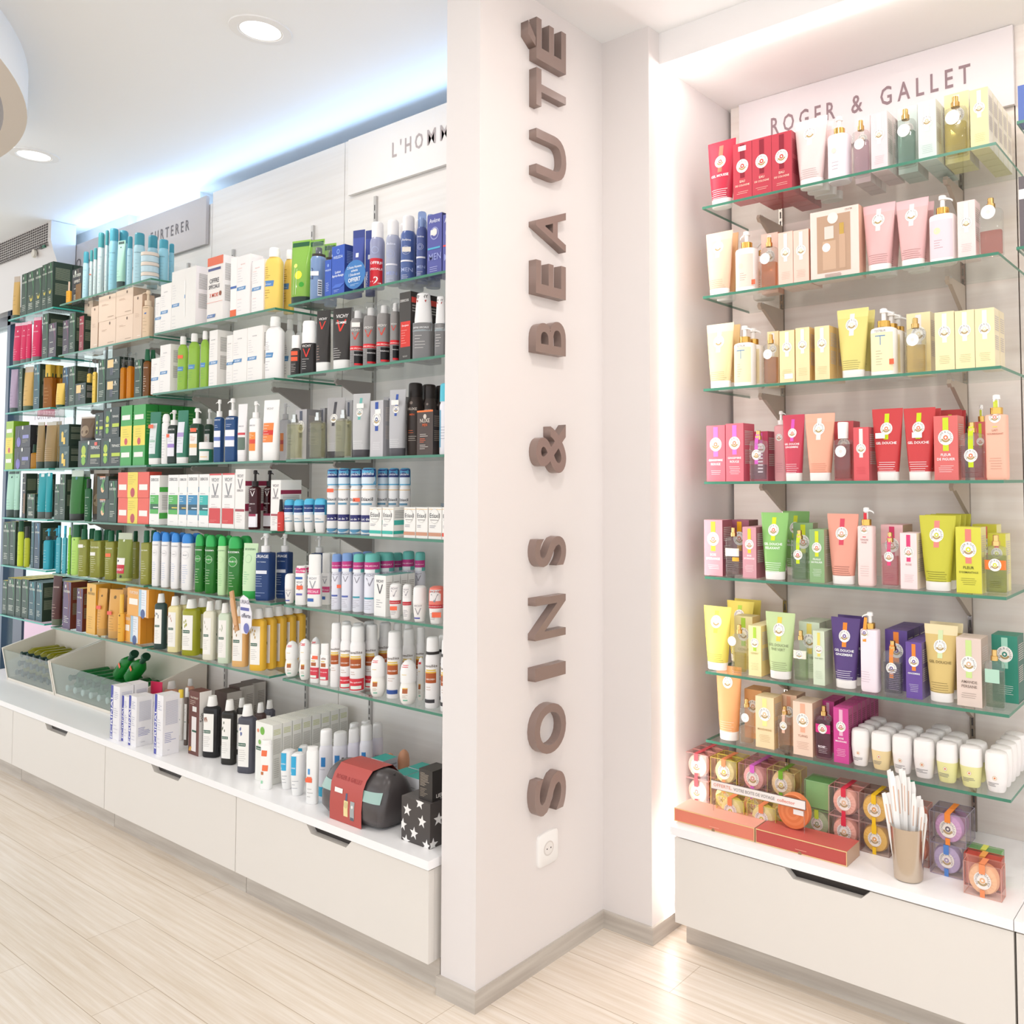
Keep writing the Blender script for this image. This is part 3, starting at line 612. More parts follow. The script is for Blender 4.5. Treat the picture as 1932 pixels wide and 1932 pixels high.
# ---------------------------------------------------------------- counter objects near the pillar
r_ = empty('toiletry_bag', (-2.345, 1.682, .3655)); tag(r_, 'dark grey toiletry bag wrapped in a red card sleeve', 'bag')
secs = []
for z, sx, sy in ((0, .80, .55), (.008, .93, .8), (.03, 1, 1), (.07, 1.0, 1), (.11, .985, .9), (.13, .95, .74), (.145, .88, .55), (.155, .78, .36), (.159, .6, .2)): secs.append((z, .157*sx, .0725*sy, 6 if z < .1 else 4))
mb = MB(); mb.loft(secs, 's4c4646', 48); mb.build('fabric_body', r_)
mb = MB()
for q in (-1, 1): mb.loft([(z, a, .0035, 2) for z, a in ((0, .003), (.003, .0045), (.02, .0045))], 's3c3838', 8, cx=.13*q, cy=0, z0=.135)
vs = []; fs = []; n_ = 40
for k in range(n_+1):
    t = -1+2*k/n_; x = .146*t; zz = .02+.136*(1-abs(t)**3.2)**(1/2.4) if abs(t) < 1 else .02
    for a in range(6): vs.append((x+0*a, .004*math.cos(a*math.pi/3), zz+.004*math.sin(a*math.pi/3)+.003))
for k in range(n_):
    for a in range(6): fs.append((k*6+a, k*6+(a+1) % 6, (k+1)*6+(a+1) % 6, (k+1)*6+a))
mb.add(vs, fs, 's302c2c'); mb.build('zip', r_)
mb = MB(); f_ = loftfn(secs); 
for x0, x1 in ((-.149, .149),):
    vs = []; fs = []; n_ = 44
    for k in range(n_+1):
        x = x0+(x1-x0)*k/n_
        for z in (.082, .112): vs.append((x*(.99 if z < .1 else .955), f_(x*.955, z)-.0018, z))
    mb.add(vs, [(2*k, 2*k+2, 2*k+3, 2*k+1) for k in range(n_)], 's9cbab2')
mb.build('teal_band', r_)
mb = MB(); x0, x1 = -.084, .076; pts = [(-.0745, .0), (-.0755, .05), (-.070, .11), (-.058, .137), (-.036, .1605), (-.0, .163), (.036, .1605), (.062, .13), (.0745, .05), (.0745, .0)]
vs = [(x, y, z) for x in (x0, x1) for y, z in pts]; n_ = len(pts); mb.add(vs, [(k, k+1, n_+k+1, n_+k) for k in range(n_-1)], 'b9524b')
def sy(z):
    for (y0, z0), (y1, z1) in zip(pts, pts[1:]):
        if z0 <= z <= z1: return y0+(y1-y0)*(z-z0)/(z1-z0) if z1 > z0 else y0
    return -.05
m2_ = MB(); decals(m2_, (('r', -.1, .06+.1, .14, .44, 'efdca0'), ('d', .03, .36, .06, 'd8c890'), ('r', -.02, .09, .44, .58, '5c6480'), ('r', .3, .56, .13, .46, 'a8acac'), ('r', .32, .54, .1, .16, '586068'), ('d', .43, .36, .03, 'f0eeea'), ('r', -.72, -.22, .55, .64, 'f4f0ec'), ('t', 0, .8, .07, 'ROGER & GALLET', 'a83a34')), .16, .155, lambda x, z: sy(z), seed=4)
m2_.v = [(x-.004, y, z) for x, y, z in m2_.v]; o_ = len(mb.v)
mb.v += m2_.v; base = {i: mb.mi(c) for c, i in m2_.ix.items()}
for f, m in zip(m2_.f, m2_.m): mb.f.append([o_+k for k in f]); mb.m.append(base[m])
mb.build('card_sleeve', r_)
mb = MB(); X0, X1, Y0, Y1, Z0, Z1 = -2.111, -1.985, 1.630, 1.752, .3655, .491
mb.box((X0, Y0, Z0), (X1, Y1, Z1), '4a4442', top='5c5654')
def star(cx, cz, R, side):
    vs = [(0, 0)]+[((R if k % 2 == 0 else R*.42)*math.sin(k*math.pi/5+.1), (R if k % 2 == 0 else R*.42)*math.cos(k*math.pi/5+.1)) for k in range(10)]
    lim = lambda v, a, b: max(a, min(b, v))
    P_ = [(lim(cx+a, X0, X1), Y0-.0004, lim(cz+b, Z0, Z1)) if not side else (X1+.0004, lim(cx+a, Y0, Y1), lim(cz+b, Z0, Z1)) for a, b in vs]
    mb.add(P_, [(0, k, k % 10+1) for k in range(1, 11)], 'f2efec')
for a, b, s_ in ((-2.085, .455, 0), (-2.02, .435, 0), (-2.055, .395, 0), (-2.105, .41, 0), (-2.09, .366, 0), (-2.03, .485, 0), (-2.0, .372, 0), (1.66, .44, 1), (1.70, .40, 1), (1.745, .45, 1), (1.64, .375, 1), (1.72, .485, 1)): star(a, b, .019, s_)
tag(mb.build('gift_box'), 'dark box printed with white stars at the counter end', 'box')
# soap display leaflet, tin, red cartons, vase of blotters in the niche
for x0, x1, c, st_, lab in ((-1.530, -1.250, 'dd8068', 'eba896', 'long salmon red gold-edged carton at the counter front'), (-1.246, -.966, 'bd514a', 'c8625a', 'long crimson gold-edged carton at the counter front')):
    mb = MB(); w = x1-x0; mb.box((-w/2, 0, 0), (w/2, .085, .04), c, side='c8a890', top=st_)
    decals(mb, (('r', -1, 1, 0, .07, 'e8c890'), ('r', -1, 1, .93, 1, 'e8c890'), ('r', -1, -.985, 0, 1, 'e8c890'), ('r', .985, 1, 0, 1, 'e8c890'), ('d', 0, .06, .02, '9c7a58'), ('l', -.1, .15, .25, .33, 1, 'f0b8a0')), w, .04, flatfn(0), seed=2)
    o_ = mb.build('gift_carton'); o_.location = ((x0+x1)/2, 2.185, .3655); tag(o_, lab, 'box', 'long red cartons on the niche counter')
r_ = empty('travel_tin', (-1.153, 2.236, .4065+.049)); tag(r_, 'round orange ridged tin with a white price sticker', 'tin')
mb = MB(); mb.loft([(0, .047, .047, 2), (.002, .049, .049, 2), (.022, .049, .049, 2)], 'e88a58', 44); R_ = .046
for q in range(5): mb.loft([(-.0006*(q+1), R_-.008*q, R_-.008*q, 2), (-.0004*(q+1), R_-.008*q-.001, R_-.008*q-.001, 2)], 'e88a58' if q % 2 else 'e07e4c', 44)
mb.v = [(x, z, y) for x, y, z in mb.v]; mb.build('tin', r_)
mb = MB(); mb.box((.004, -.0046, -.004), (.036, -.004, .010), 'f6f2ee'); mb.build('price_sticker', r_)
r_ = empty('offer_strip', (-1.264, 2.224, .4065)); tag(r_, 'narrow card strip reading OFFERTE VOTRE BOITE DE VOYAGE', 'sign')
mb = MB(); mb.box((-.158, .0, .066), (.158, .002, .092), '7a6a64'); mb.box((-.1565, -.0006, .0675), (.1565, -.0001, .0905), 'f4ebe6')
for s_, a, b, c_, z_ in (('OFFERTE,', -.148, -.085, 'e8a088', .0755), ('VOTRE BOITE DE VOYAGE', -.078, .06, '9c9490', .0745), ('collector', .068, .125, 'ec8c78', .0745)):
    vs, fs, w = text2d(s_); k = (b-a)/w; mb.add([((a+b)/2+u*k, -.0012, z_+v*.009) for u, v in vs], fs, c_)
mb.build('card', r_)
mb = MB(); mb.box((-.153, .0025, 0), (-.150, .0035, .075), 'gf0f0ee'); mb.box((.150, .0025, 0), (.153, .0035, .075), 'gf0f0ee'); mb.build('clear_holder', r_)
r_ = empty('vase', (-.808, 2.215, .3655)); tag(r_, 'silvery tapered vase holding white perfume blotters', 'vase')
mb = MB(); mb.loft([(0, .034, .030, 2.2), (.003, .037, .033, 2.2), (.06, .040, .035, 2.2), (.135, .0455, .04, 2.2), (.1355, .0435, .038, 2.2), (.012, .035, .031, 2.2)], 'mcdbfae', 40, cap=(1, 1)); mb.build('vessel', r_)
rnd = random.Random(5)
for k in range(14):
    u = -1+2*k/13; x = .034*u; top = .255-.09*max(0, u)+rnd.uniform(-.01, .01) if u > -.75 else .2; mb = MB()
    mb.prism([(-.007, 0), (.007, 0), (.007, top*.92), (.003, top), (-.007, top*.985)], -.0004, .0004, 1, 'f8f5f2'); mb.add([(-.0014, -.0008, top*.6), (.0014, -.0008, top*.6), (.0014, -.0008, top*.85), (-.0014, -.0008, top*.85)], [(0, 1, 2, 3)], 'e8c0a8')
    o_ = mb.build('perfume_blotter'); o_.location = (-.808+x*.8, 2.215+.006*((k % 3)-1), .379); o_.rotation_euler = (0, .16*u, rnd.uniform(-.5, .5)); tag(o_, 'white paper perfume blotter standing in the silvery vase', 'paper strip', 'perfume blotters in the vase')
# promotion cards
def card(name, pts, loc, c, dec, w, h, lab, rx=0, rz=0):
    mb = MB(); mb.prism(pts, 0, .0015, 1, c); decals(mb, dec, w, h, flatfn(0), seed=1); o = mb.build(name); o.location = loc; o.rotation_euler = (rx, 0, rz); tag(o, lab, 'sign')
card('shelf_card', [(.057*math.cos(a*math.pi/16), .048+.048*math.sin(a*math.pi/16)) for a in range(32)], (-2.470, 1.7005, 2.0415), '3c78b8', (('t', 0, .72, .075, '2 Soins Homme', 'eaf0f8'), ('t', 0, .6, .075, 'achetés', 'eaf0f8'), ('t', 0, .46, .075, '1 Déodorant', 'eaf0f8'), ('t', 0, .25, .12, 'OFFERT', 'ffffff'), ('l', -.4, .5, .1, .18, 2, 'a8c4e0')), .11, .096, 'round blue card reading OFFERT at the shelf edge')
card('shelf_card', [(-.034, .0), (.006, 0), (.036, .03), (.036, .08), (.01, .13), (-.022, .14), (-.045, .125)], (-3.095, 1.698, .852), 'eeeaf0', (('t', -.2, .78, .17, 'URIAGE', '7c7484'), ('r', -1, .5, .6, .68, '5c60a8'), ('t', 0, .42, .2, 'offerte', '5a5468'), ('d', .1, .15, .24, '6c70b4')), .078, .14, 'curved promotion card reading offerte hung from shelf edge')
mb = MB(); mb.box((-.012, 0, 0), (.012, .006, .15), 'ca9868'); mb.loft([(.02, .009, .005, 2), (.06, .012, .006, 2), (.11, .011, .006, 2), (.125, .006, .004, 2)], 'd8a87c', 14); o_ = mb.build('hair_brush'); o_.location = (-3.165, 1.70, .856); o_.rotation_euler = (0, -.3, 0); tag(o_, 'wooden hair brush hanging beside the offerte card', 'brush')
for x_, y_, hh_, lab in ((-2.345, 1.88, .05, 'front grey card reading Etiaxil at the back of the shelf'), (-2.29, 1.94, .10, 'taller rear grey card reading Etiaxil')):
    mb = MB(); mb.box((-.03, 0, 0), (.07, .002, hh_), 'a8b2bc'); vs, fs, w = text2d('Etiaxil'); mb.add([(.02+u*.085/w, -.0006, hh_-.033+v*.022) for u, v in vs], fs, '3a3e48'); o_ = mb.build('shelf_card'); o_.location = (x_, y_, 1.2305); tag(o_, lab, 'sign')

# ---------------------------------------------------------------- product styles
ST = {}
def sty(nm, **p): ST[nm] = p
# --- niche brand: tubes, cartons, pumps, perfume bottles sharing one ribbon-and-seal design
def soft(c, k=.13):  # mixes the pale haze of the niche glow into the base colour
    return ''.join('%02x' % int(round(v+(238-v)*k)) for v in (int(c[i:i+2], 16) for i in (0, 2, 4)))
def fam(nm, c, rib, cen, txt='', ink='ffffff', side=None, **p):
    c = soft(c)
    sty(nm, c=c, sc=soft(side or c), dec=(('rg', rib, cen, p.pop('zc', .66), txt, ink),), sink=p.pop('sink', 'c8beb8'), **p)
def sp(nm, liq, **p): sty(nm, c=liq, **p)
fam('t_red', 'b8142e', 'b07a60', 'd06050', 'GEL MOUSSE', zc=.68)
fam('b_red', 'b82a3a', '8a2434', 'd04a3e', 'EAU|DE COLOGNE', 'f6dcc8', side='a83844', zc=.6, sink='8e2c38')
fam('t_pale', 'e9cdc9', 'f2eaea', 'e0c8c4', '', 'b09a9a', zc=.78, top='eadcdc')
fam('p_lilac', 'f0e4ec', None, 'd8c07a', '', 'b0a0a8', col='mdcb468', pc='faf6f4')
ST['p_lilac']['dec'] = (('d', -.2, .45, .12, 'e6d6c8'), ('l', -.4, .3, .15, .3, 3, 'b8a8ae'))
sp('s_lilac', 'e4ccd8', tag=(.55, 0), lv=.75)
fam('b_pink1', 'eccfd2', 'f4eeee', 'e8c8a8', '', 'b8969a', zc=.62, side='e9dcd8')
fam('b_pink0', 'edd2d5', 'f4eeee', 'e8c8a8', '', 'b8969a', side='e9dcd8')
sp('s_mint', '9fc4b4', tag=(.6, 0), lv=.72)
fam('b_mint', 'ccdbd4', 'e6ecea', 'e8c4a0', '', '90a8a0', side='dcdcd2', zc=.66)
sp('s_yel', 'e2d46c', tag=(.62, -.1), lv=.66)
fam('b_yel', 'eadf9c', 'f2ecd8', 'ecc8a8', '', 'b0a878', side='ece4d0', zc=.68)
fam('t_peach', 'f3c3a4', 'fbf2ec', 'f4e4dc', '', 'c09880', zc=.76, top='f5d2ba', cap='fbf6f2')
fam('t_peach2', 'eab47c', None, 'f0c8a0', '', 'c09880')
sty('p_peach', c='faf2ee', lab=('f3d6c8', .12, .84), dec=(('d', -.2, .42, .12, 'ecd8c0'), ('l', -.3, .35, .18, .32, 4, 'b09488')), col='mdcb060', fl=3.4)
sp('s_peach', 'eca85c', tag=(.58, -.25), lv=.62)
fam('b_peach', 'efc6b4', 'f0e4e0', 'f0d8b8', '', 'c09a88', side='e29c80', zc=.62)
sty('b_gift', c='efd6cc', sc='eab9a2', tc='f0dcd2', dec=(('r', -.72, .66, .1, .92, 'b9987f'), ('r', -.72, .66, .1, .102, 'cfae96'), ('r', -.48, .06, .14, .55, 'c9a88e'), ('r', -.3, -.12+.1, .55, .6, 'b89878'), ('r', -.4, -.02, .58, .76, 'd9d0c6'), ('d', -.33, .46, .085, 'f4efec'), ('r', .2, .46, .14, .62, 'c6a48a'), ('r', .22, .4, .62, .78, 'mdcb868'), ('d', -.05, .87, .11, 'f4e4da'), ('t', .6, .945, .035, 'CH194', '8e7a72'), ('l', -.4, .3, .03, .08, 3, 'a8928a')), sdec=(), sink='d8a890')
fam('t_rose', 'dfa9a8', 'efdcdc', 'f6e8e4', '', 'a8807c', zc=.76, top='e6b9bc')
sty('p_rose', c='fbf4f2', lab=('f3d3da', .1, .86), dec=(('d', -.25, .46, .13, 'ecdcb8'), ('l', -.5, .3, .2, .34, 4, 'b8949a')), col='mdcb060', fl=0)
fam('b_rose', 'f2d6d2', 'f4ecec', 'ecd8b0', '', 'b89090', side='f0d4d2', zc=.62)
sp('s_rose', 'de7c68', tag=(.74, -.1), lv=.52)
fam('t_cream', 'f4d79c', 'fbf4ea', 'f6ecd8', '', 'b8a070', zc=.72, top='f5e2c0', cap='fdfaf4')
fam('t_cream2', 'efc884', None, 'f6ecd8')
sty('p_cream', c='fbf6f0', lab=('f4e6bc', .1, .88), dec=(('r', -.45, .35, .575, .59, '5a88b8'), ('r', -.06, .0, .45, .58, '5a88b8'), ('t', -.05, .64, .08, 'TESTEUR', '989088'), ('l', -.4, .2, .15, .38, 6, 'b8a888')), col='mdcb060', fl=0)
sp('s_amber', 'cf8a3c', tag=(.6, -.15), lv=.66)
fam('b_cream', 'f5dcA4'.lower(), 'f2ecea', 'f0e0c0', '', 'b89a60', side='e6bc70', zc=.68)
fam('t_yel', 'e0d070', 'f2efe2', 'ece4c8', '', '98905c', zc=.77, top='e8dc8c')
sp('s_yel2', 'e6cc5c', tag=(.6, -.1), lv=.62)
fam('b_yel2', 'f5e4ac', 'efeaea', 'f0e4c4', '', 'b0a070', side='e9d9b4', zc=.66)
fam('b_coral', 'e0606e', 'e27ad2', 'ee8a68', 'GINGEMBRE|ROUGE', side='c8485c')
fam('b_crim', 'b82c4c', 'd05ab0', 'd86858', '', side='a83a52')
sp('s_speck', 'b8a0b4', dec=(('rg', 'd060c0', 'f0a060', .52, '', '6a6066'), ('b', .2, .8, .15, .75, 9, 'c2b6bc')), lv=.4)
sty('p_pinkb', c='e6a8ac', bh=.8, dec=(('rg', None, 'e09080', .62, '', 'a06068'),), col='fbf2f0', fl=0, n=3, s=.96)
fam('t_crim', 'c02e44', 'd458b8', 'e86a50', 'GEL DOUCHE|GINGEMBRE', zc=.72)
fam('t_salm', 'f0a284', 'f6e8e0', 'f4d8c8', '', 'c8705c', zc=.77, top='f4b098')
sp('s_coral', 'c8402e', cap='fbf6f2', bh=.72, tag=(.5, -.05), lv=.86)
fam('b_coral2', 'd8484e', 'f0e4e0', 'e8c8b8', '', 'c03a44', side='c04850', zc=.6)
fam('t_fig', 'c42a2c', 'cadb1e', 'e8805c', 'GEL DOUCHE', zc=.72)
fam('b_fig', 'd85c58', 'cddb30', 'e07a54', 'FLEUR|DE FIGUIER', side='d87068')
sp('s_fig', 'c47474', dec=(('rg', 'c8d820', 'e07a50', .42, '', '7a3a3c'),), lv=.72)
sty('p_fig', c='f2b7a0', bh=.77, s=.97, n=4, dec=(('rg', 'd2dc4c', 'e4806c', .73, 'LAIT|NOURRISSANT', 'b07a68'),), col='mdcb060', fl=1.57, cr=.29)
fam('b_mauve', 'cc8e98', 'f4cc3c', 'e09080', "BOIS|D'ORANGE", side='8e4450')
fam('b_mauve2', '8e4458', 'f0b020', 'e09080', '', side='6e4038')
sp('s_lace', 'd8c8bc', dec=(('b', -.7, .6, .1, .4, 7, '6a5c5c'), ('r', -.9, .95, .42, .58, 'efe6da'), ('r', .1, .95, .32, .4, 'ecb040')), lv=.5)
fam('t_green', '7cb85c', 'd4e020', 'e07a60', 'GEL DOUCHE|RELAXANT', zc=.74)
fam('b_green', '7fa76c', 'd4dd28', 'e07a60', 'FEUILLE|DE FIGUIER', side='9c9878')
sp('s_green', 'a8bf98', dec=(('rg', 'c8dc20', 'd85a58', .52, '', '5a6a50'),), lv=.68)
fam('t_blush', 'e2947f', 'd64a60', 'eaa898', '', '8a5048', zc=.72)
sty('p_blush', c='f6d8d4', bh=.77, s=.97, n=4, dec=(('rg', 'd0303e', 'e48070', .72, 'TENDRE|ROSE', 'a88a88'),), col='mdcb060', fl=0, cr=.29)
fam('b_blush', 'efbabc', 'd83e6a', 'e8a090', '', side='c09e80')
sp('s_blush', 'e68c98', dec=(('rg', 'e0487a', 'f0a080', .56, '', '9a5060'),), lv=.7)
fam('b_rosew', 'f6dcdc', 'dc4478', 'f0a090', 'ROSE', 'c09090', side='f2dcc8')
fam('t_lime', 'c2be28', 'f08a80', 'cdd040', '', '6a6a20', zc=.74)
fam('b_lime', 'd6d035', 'f08478', 'd6dc38', "FLEUR|D'OSMANTHUS", '5c5c28', side='ded68c')
sp('s_lime', 'b8c020', dec=(('r', -.96, .96, .42, .58, 'e87a30'), ('rg', None, 'd6dc38', .5, '', '5c5c28')), lv=.8)
fam('t_lem', 'f2dd58', 'b8dc50', 'f4ecc0', '', 'a89c50', zc=.76, cap='fdf8f4')
fam('b_lem', 'eee0a0', 'b2d84c', 'f0ecd0', 'CEDRAT', 'b0a468', side='e8c878')
sp('s_lem', 'ece07c', tag=(.66, -.8), lv=.5)
fam('t_tea', 'bcd292', 'eccf54', 'd8dcc8', 'GEL DOUCHE|THE VERT', '8a9470', zc=.74)
fam('b_tea', 'd2dfc2', 'ecd870', 'd8e0d0', 'THE VERT', '98a088', side='b8bca0')
sp('s_tea', 'c4d6a8', dec=(('r', -.97, .97, .46, .62, 'f0ead8'), ('rg', None, 'a8b8b0', .54, '', '8a9880')), lv=.7)
fam('t_purp', '42286a', 'ef8a2c', '6c4a94', 'GEL DOUCHE|GINGEMBRE', zc=.74)
sty('p_ging', c='f3e2ea', bh=.79, s=.97, n=4, dec=(('rg', 'f09c3c', '5c3c8c', .74, '', 'a08a9c', -.4),), col='mdcb060', fl=3.0, cr=.27)
fam('b_purp', '573890', 'f08a38', '6a4898', 'GINGEMBRE', side='6a5a88')
fam('b_purp2', '4c3080', 'f08a38', '6a4898', '', side='3a2a58')
sp('s_lav', '9c90a4', dec=(('rg', 'ee8c38', '5c3c90', .5, '', '54485c'), ('b', -.3, .8, .1, .5, 12, '7c7484')), lv=.72)
fam('t_gold', 'd4b468', 'd2dfae', 'd8d0c0', 'GEL DOUCHE', '7e6c40', zc=.72, top='ead9ae')
fam('b_amand', 'dfc8bb', 'cbe294', 'dcb898', 'AMANDE|PERSANE', '8e7c72', side='b89e90', zc=.62)
sp('s_jade', 'a0b494', dec=(('r', -.9, .6, .45, .68, 'b4d8c4'),), lv=.78)
fam('b_jade', '1f7f68', 'a8dcc8', '3a8a78', '', side='2c5c50', zc=.72)
fam('t_oran', 'f2a05e', None, 'f4dcc8', '', 'f8e0c8', zc=.78, cap='fbf4ee')
sp('s_ora', 'f4d8b8', tag=(.6, .1), lv=.45)
fam('b_ora', 'efae6c', None, 'e8b88c')
fam('b_mand', 'f3d6a4', 'e8e898', 'ecc498', 'MANDARINE', 'b89a68', side='e8c48c')
sp('s_beig', 'dcb890', dec=(('rg', 'f0c0a8', 'ecd8b0', .58, '', 'a08060'),), lv=.7)
fam('b_ylang', 'f2d0b8', 'f2b294', 'ecc498', 'YLANG', 'c0907a', side='d8ac90')
fam('b_ylang2', 'efc2a0', 'eaa888', 'ecc498', '', side='d8ac90')
sp('s_mag', '8c1c4c', dec=(('r', -.95, .95, .5, .66, 'd0287c'), ('rg', None, 'd05048', .58, '', 'f0e0e8'), ('t', -.1, .22, .13, 'ROSE', 'f4e8ec')), lv=.86, g='ge0b4c8')
fam('b_mag', 'cc3488', 'e8b4ca', 'd86a78', 'ROSE|IMAGINAIRE', side='a04068', sink='8a3858')
for k_, c_ in (('white', 'f6efec'), ('cream', 'f0d8a4'), ('lemon', 'ebe6a4')):
    sty('r_'+k_, c=c_, sh='cup', cap='f4efeb', dec=(('d', 0, .36, .1, 'e2c9a0'), ('d', 0, .36, .075, 'f6f0ec'), ('d', 0, .36, .045, 'e08a50'), ('l', -.6, .55, .14, .25, 3, '8a8484')))
for k_, c_, s_, rb_, cc_ in (('so_pink', 'e8a29c', 'f2c6b4', 'd8545c', 'e88a80'), ('so_lem', 'ecdf40', 'eee49c', 'ec8c5c', 'd6d040'), ('so_mauve', 'd88c98', 'eda8a8', 'd868c8', 'e0908c'), ('so_pale', 'ecd984', 'f0d296', '78b030', 'e0d060'), ('so_peach', 'ecA8a0'.lower(), 'f4b09c', 'd8324a', 'f0c8a0'), ('so_must', '9c7868', 'ecb83c', 'f0c020', 'e8a040'), ('so_oran', 'c87868', 'e88c68', None, 'e08050'), ('so_purp', '8c8496', 'cc98cc', 'f08c3c', '5c5060'), ('so_lav', 'a090b4', 'bcacd8', '5888d0', 'a898c0'), ('so_apri', 'e8ac98', 'f8c090', 'f09060', 'f0b880')):
    sty(k_, c=soft(c_, .25), s=soft(s_, .1), rb=rb_, cc=cc_)
sty('so_green', c='a8d0a0', s='98c490', solid='88c078', rb=None)
sty('so_greenr', c='a8d08c', s='b8cca0', rb='c8dc50', cc='a0b088')
sty('so_redt', c='e06a58', s='e88060', solid='e09080', rb='e8a050')
sty('so_mint', c='a8d49c', s='b8dca0', solid='a8c8a0', rb='d8d860')
# --- left wall goods
def plain(nm, c, dec=(), **p): sty(nm, c=c, dec=dec, **p)
LN = lambda c, z0=.1, z1=.4, n=5, a=-.6, b=.5: ('l', a, b, z0, z1, n, c)
plain('t_kids', 'qacda6c', (('r', -.98, .98, .9, .97, '2c5c3c'), ('d', .1, .45, .2, 'e8e040'), ('d', -.3, .6, .1, 'f0e878'), ('d', .5, .3, .12, '3f9c34'), ('r', -.4, -.37, .15, .6, 'e8f0d0'), ('r', -.1, -.07, .15, .55, 'e8f0d0')), cap='283830', k=.9)
plain('a_steel', 's7690b8', (('T', -.35, .45, .3, 'EAU', '2c3c60'), ('r', .3, .75, .08, .35, 'd8dce4'), ('b', .35, .7, .1, .33, 6, '30384c')), cap='ge8eaec', **{'in': '50545c'}, ring='3c3430')
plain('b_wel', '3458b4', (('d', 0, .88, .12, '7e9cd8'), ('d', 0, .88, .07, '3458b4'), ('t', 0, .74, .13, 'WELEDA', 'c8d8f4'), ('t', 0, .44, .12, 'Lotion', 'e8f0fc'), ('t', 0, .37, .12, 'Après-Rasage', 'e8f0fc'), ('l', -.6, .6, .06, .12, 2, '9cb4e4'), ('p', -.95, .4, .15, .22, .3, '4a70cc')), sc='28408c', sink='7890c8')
plain('b_wels', '3458b4', (('d', 0, .85, .15, '7e9cd8'), ('t', 0, .7, .16, 'WELEDA', 'c8d8f4'), LN('c8d8f4', .15, .4)), sc='28408c', sink='7890c8')
plain('t_navy', '46549c', (('T', -.1, .25, .25, 'HOMME', 'd8dcf0'), ('r', -.2, .3, .55, .62, 'f0f0f4')), k=.8, cap='2c3c80', top='3a4684', tz=.94)
def avene(k, c, cap, **p): plain(k, c, (('t', 0, .6, .17, 'Avène', 'e8eaf4'), ('d', 0, .46, .3, 'a8b0d0'), ('d', 0, .46, .26, c), ('d', 0, .46, .18, 'a8b0d0'), ('d', 0, .46, .14, c), ('r', -.85, .85, .29, .315, 'eceaf0'), ('t', .1, .14, .3, 'MEN', 'a8b4dc', 1.5), LN('c8ccdc', .03, .1, 3)), cap=cap, **p)
avene('a_av1', 's969ab8', 'f2efee'); avene('a_av2', 'sa8acc0', 'f2efee'); avene('a_av3', 's4e649e', 'f0eceb'); avene('a_av4', 's505e98', 'g7ca4e0')
ST['a_av1']['dec'] = (('r', -.9, .9, .02, .44, 'd42c38'), ('t', .1, .35, .2, 'OFFRE', 'ffffff'), ('t', .1, .26, .2, 'SPECIALE', 'ffffff', 1.7), ('t', .1, .06, .5, '-2.', 'ffffff'), ('d', 0, .56, .26, 'a8b0d0'), ('d', 0, .56, .2, 's969ab8'))
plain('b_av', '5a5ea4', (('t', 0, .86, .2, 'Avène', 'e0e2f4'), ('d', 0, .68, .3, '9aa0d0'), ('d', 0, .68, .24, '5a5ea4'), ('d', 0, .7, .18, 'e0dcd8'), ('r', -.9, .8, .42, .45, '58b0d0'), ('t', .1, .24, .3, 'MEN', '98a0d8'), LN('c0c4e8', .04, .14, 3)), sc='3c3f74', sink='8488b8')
plain('b_avr', '5a5ea4', (('t', 0, .86, .2, 'Avène', 'e0e2f4'), ('d', 0, .68, .3, '9aa0d0'), ('d', 0, .68, .24, '5a5ea4'), ('r', -.9, .9, .44, .47, 'e04848'), ('t', .1, .2, .3, 'MEN', '98a0d8')), sc='3c3f74')
def vic(nm, c, ink, v, z, extra=(), **p): plain(nm, c, (('vi', ink, v, z),)+tuple(extra), **p)
vic('o_vich', '2c2828', 'e8e4e0', 'd83830', .5, (LN('c8c4c0', .08, .3),), cap='f2f0ee', bh=.58, s=.97, cs='flip', cw=.93, nk=.9)
plain('a_orst', '3a3432', (('r', -.7, .7, .5, .6, 'f4603c'), ('r', -.7, .7, .36, .46, 'f4603c'), LN('b8b0a8', .08, .3), ('r', .4, .9, .05, .35, '1a1818')), cap='f4f0ee', bh=.68, cw=.86)
vic('t_vich', '3a3634', 'f4f0ee', 'e03c30', .84, (('t', 0, .74, .12, 'HOMME', 'f4f0ee', 1.1), LN('d8d4d0', .18, .36, 5, -.6, .3)), cap='ecebe8', k=.78, ch=.16, zc=.5)
vic('t_vichs', '3a3634', 'f4f0ee', 'e03c30', .84, (LN('c8a090', .18, .44, 6, -.6, 0),), cap='ecebe8', k=.9, ch=.16)
plain('a_ras', 's8a8684', (('vi', 'e8e4e0', 'd84838', .58), ('r', -1, 1, .28, .345, 'e02c34'), ('t', 0, .292, .15, 'OFFRE SPECIALE', 'fff4f0', 1.9), ('r', -.1, .95, .05, .26, '1c1a1c'), ('t', .4, .19, .14, 'RASAGE', 'e8e4e4', 1), ('r', -.05, .9, .04, .07, 'e02c34'), LN('787470', .06, .25, 5, -.9, -.2)), cap='gf0f0f0', bh=.79, cw=.88, **{'in': 'f4f2f0'})
plain('b_dercos', '46423f', (('t', -.1, .86, .15, 'DERCOS', 'e8e4e0', 1.5), ('r', -.75, .98, .2, .57, 'd8382e'), ('t', .1, .5, .1, 'Energisant', 'f4e8e4', 1.2), LN('f0a098', .24, .46, 6, -.6, .5), ('t', .1, .05, .1, 'VICHY', 'b8b4b0')), sc='3a3634', sdec=(('r', -.9, .5, .84, .92, 'd84a40'), ('b', -.8, .2, .7, .82, 3, 'a8a49e')), tc='5a5652')
plain('o_cone', 's7c7a7a', (('vi', '54504e', 'a83838', .92), ('r', -1, 1, .42, .56, '9aa4a8'), ('t', 0, .46, .12, 'OFFRE SPECIALE', 'f0f0f0', 1.6), LN('e0dcd8', .15, .38)), cap='f2f0ef', bh=.55, s=.98, cs='taper', cw=.8, nk=.75)
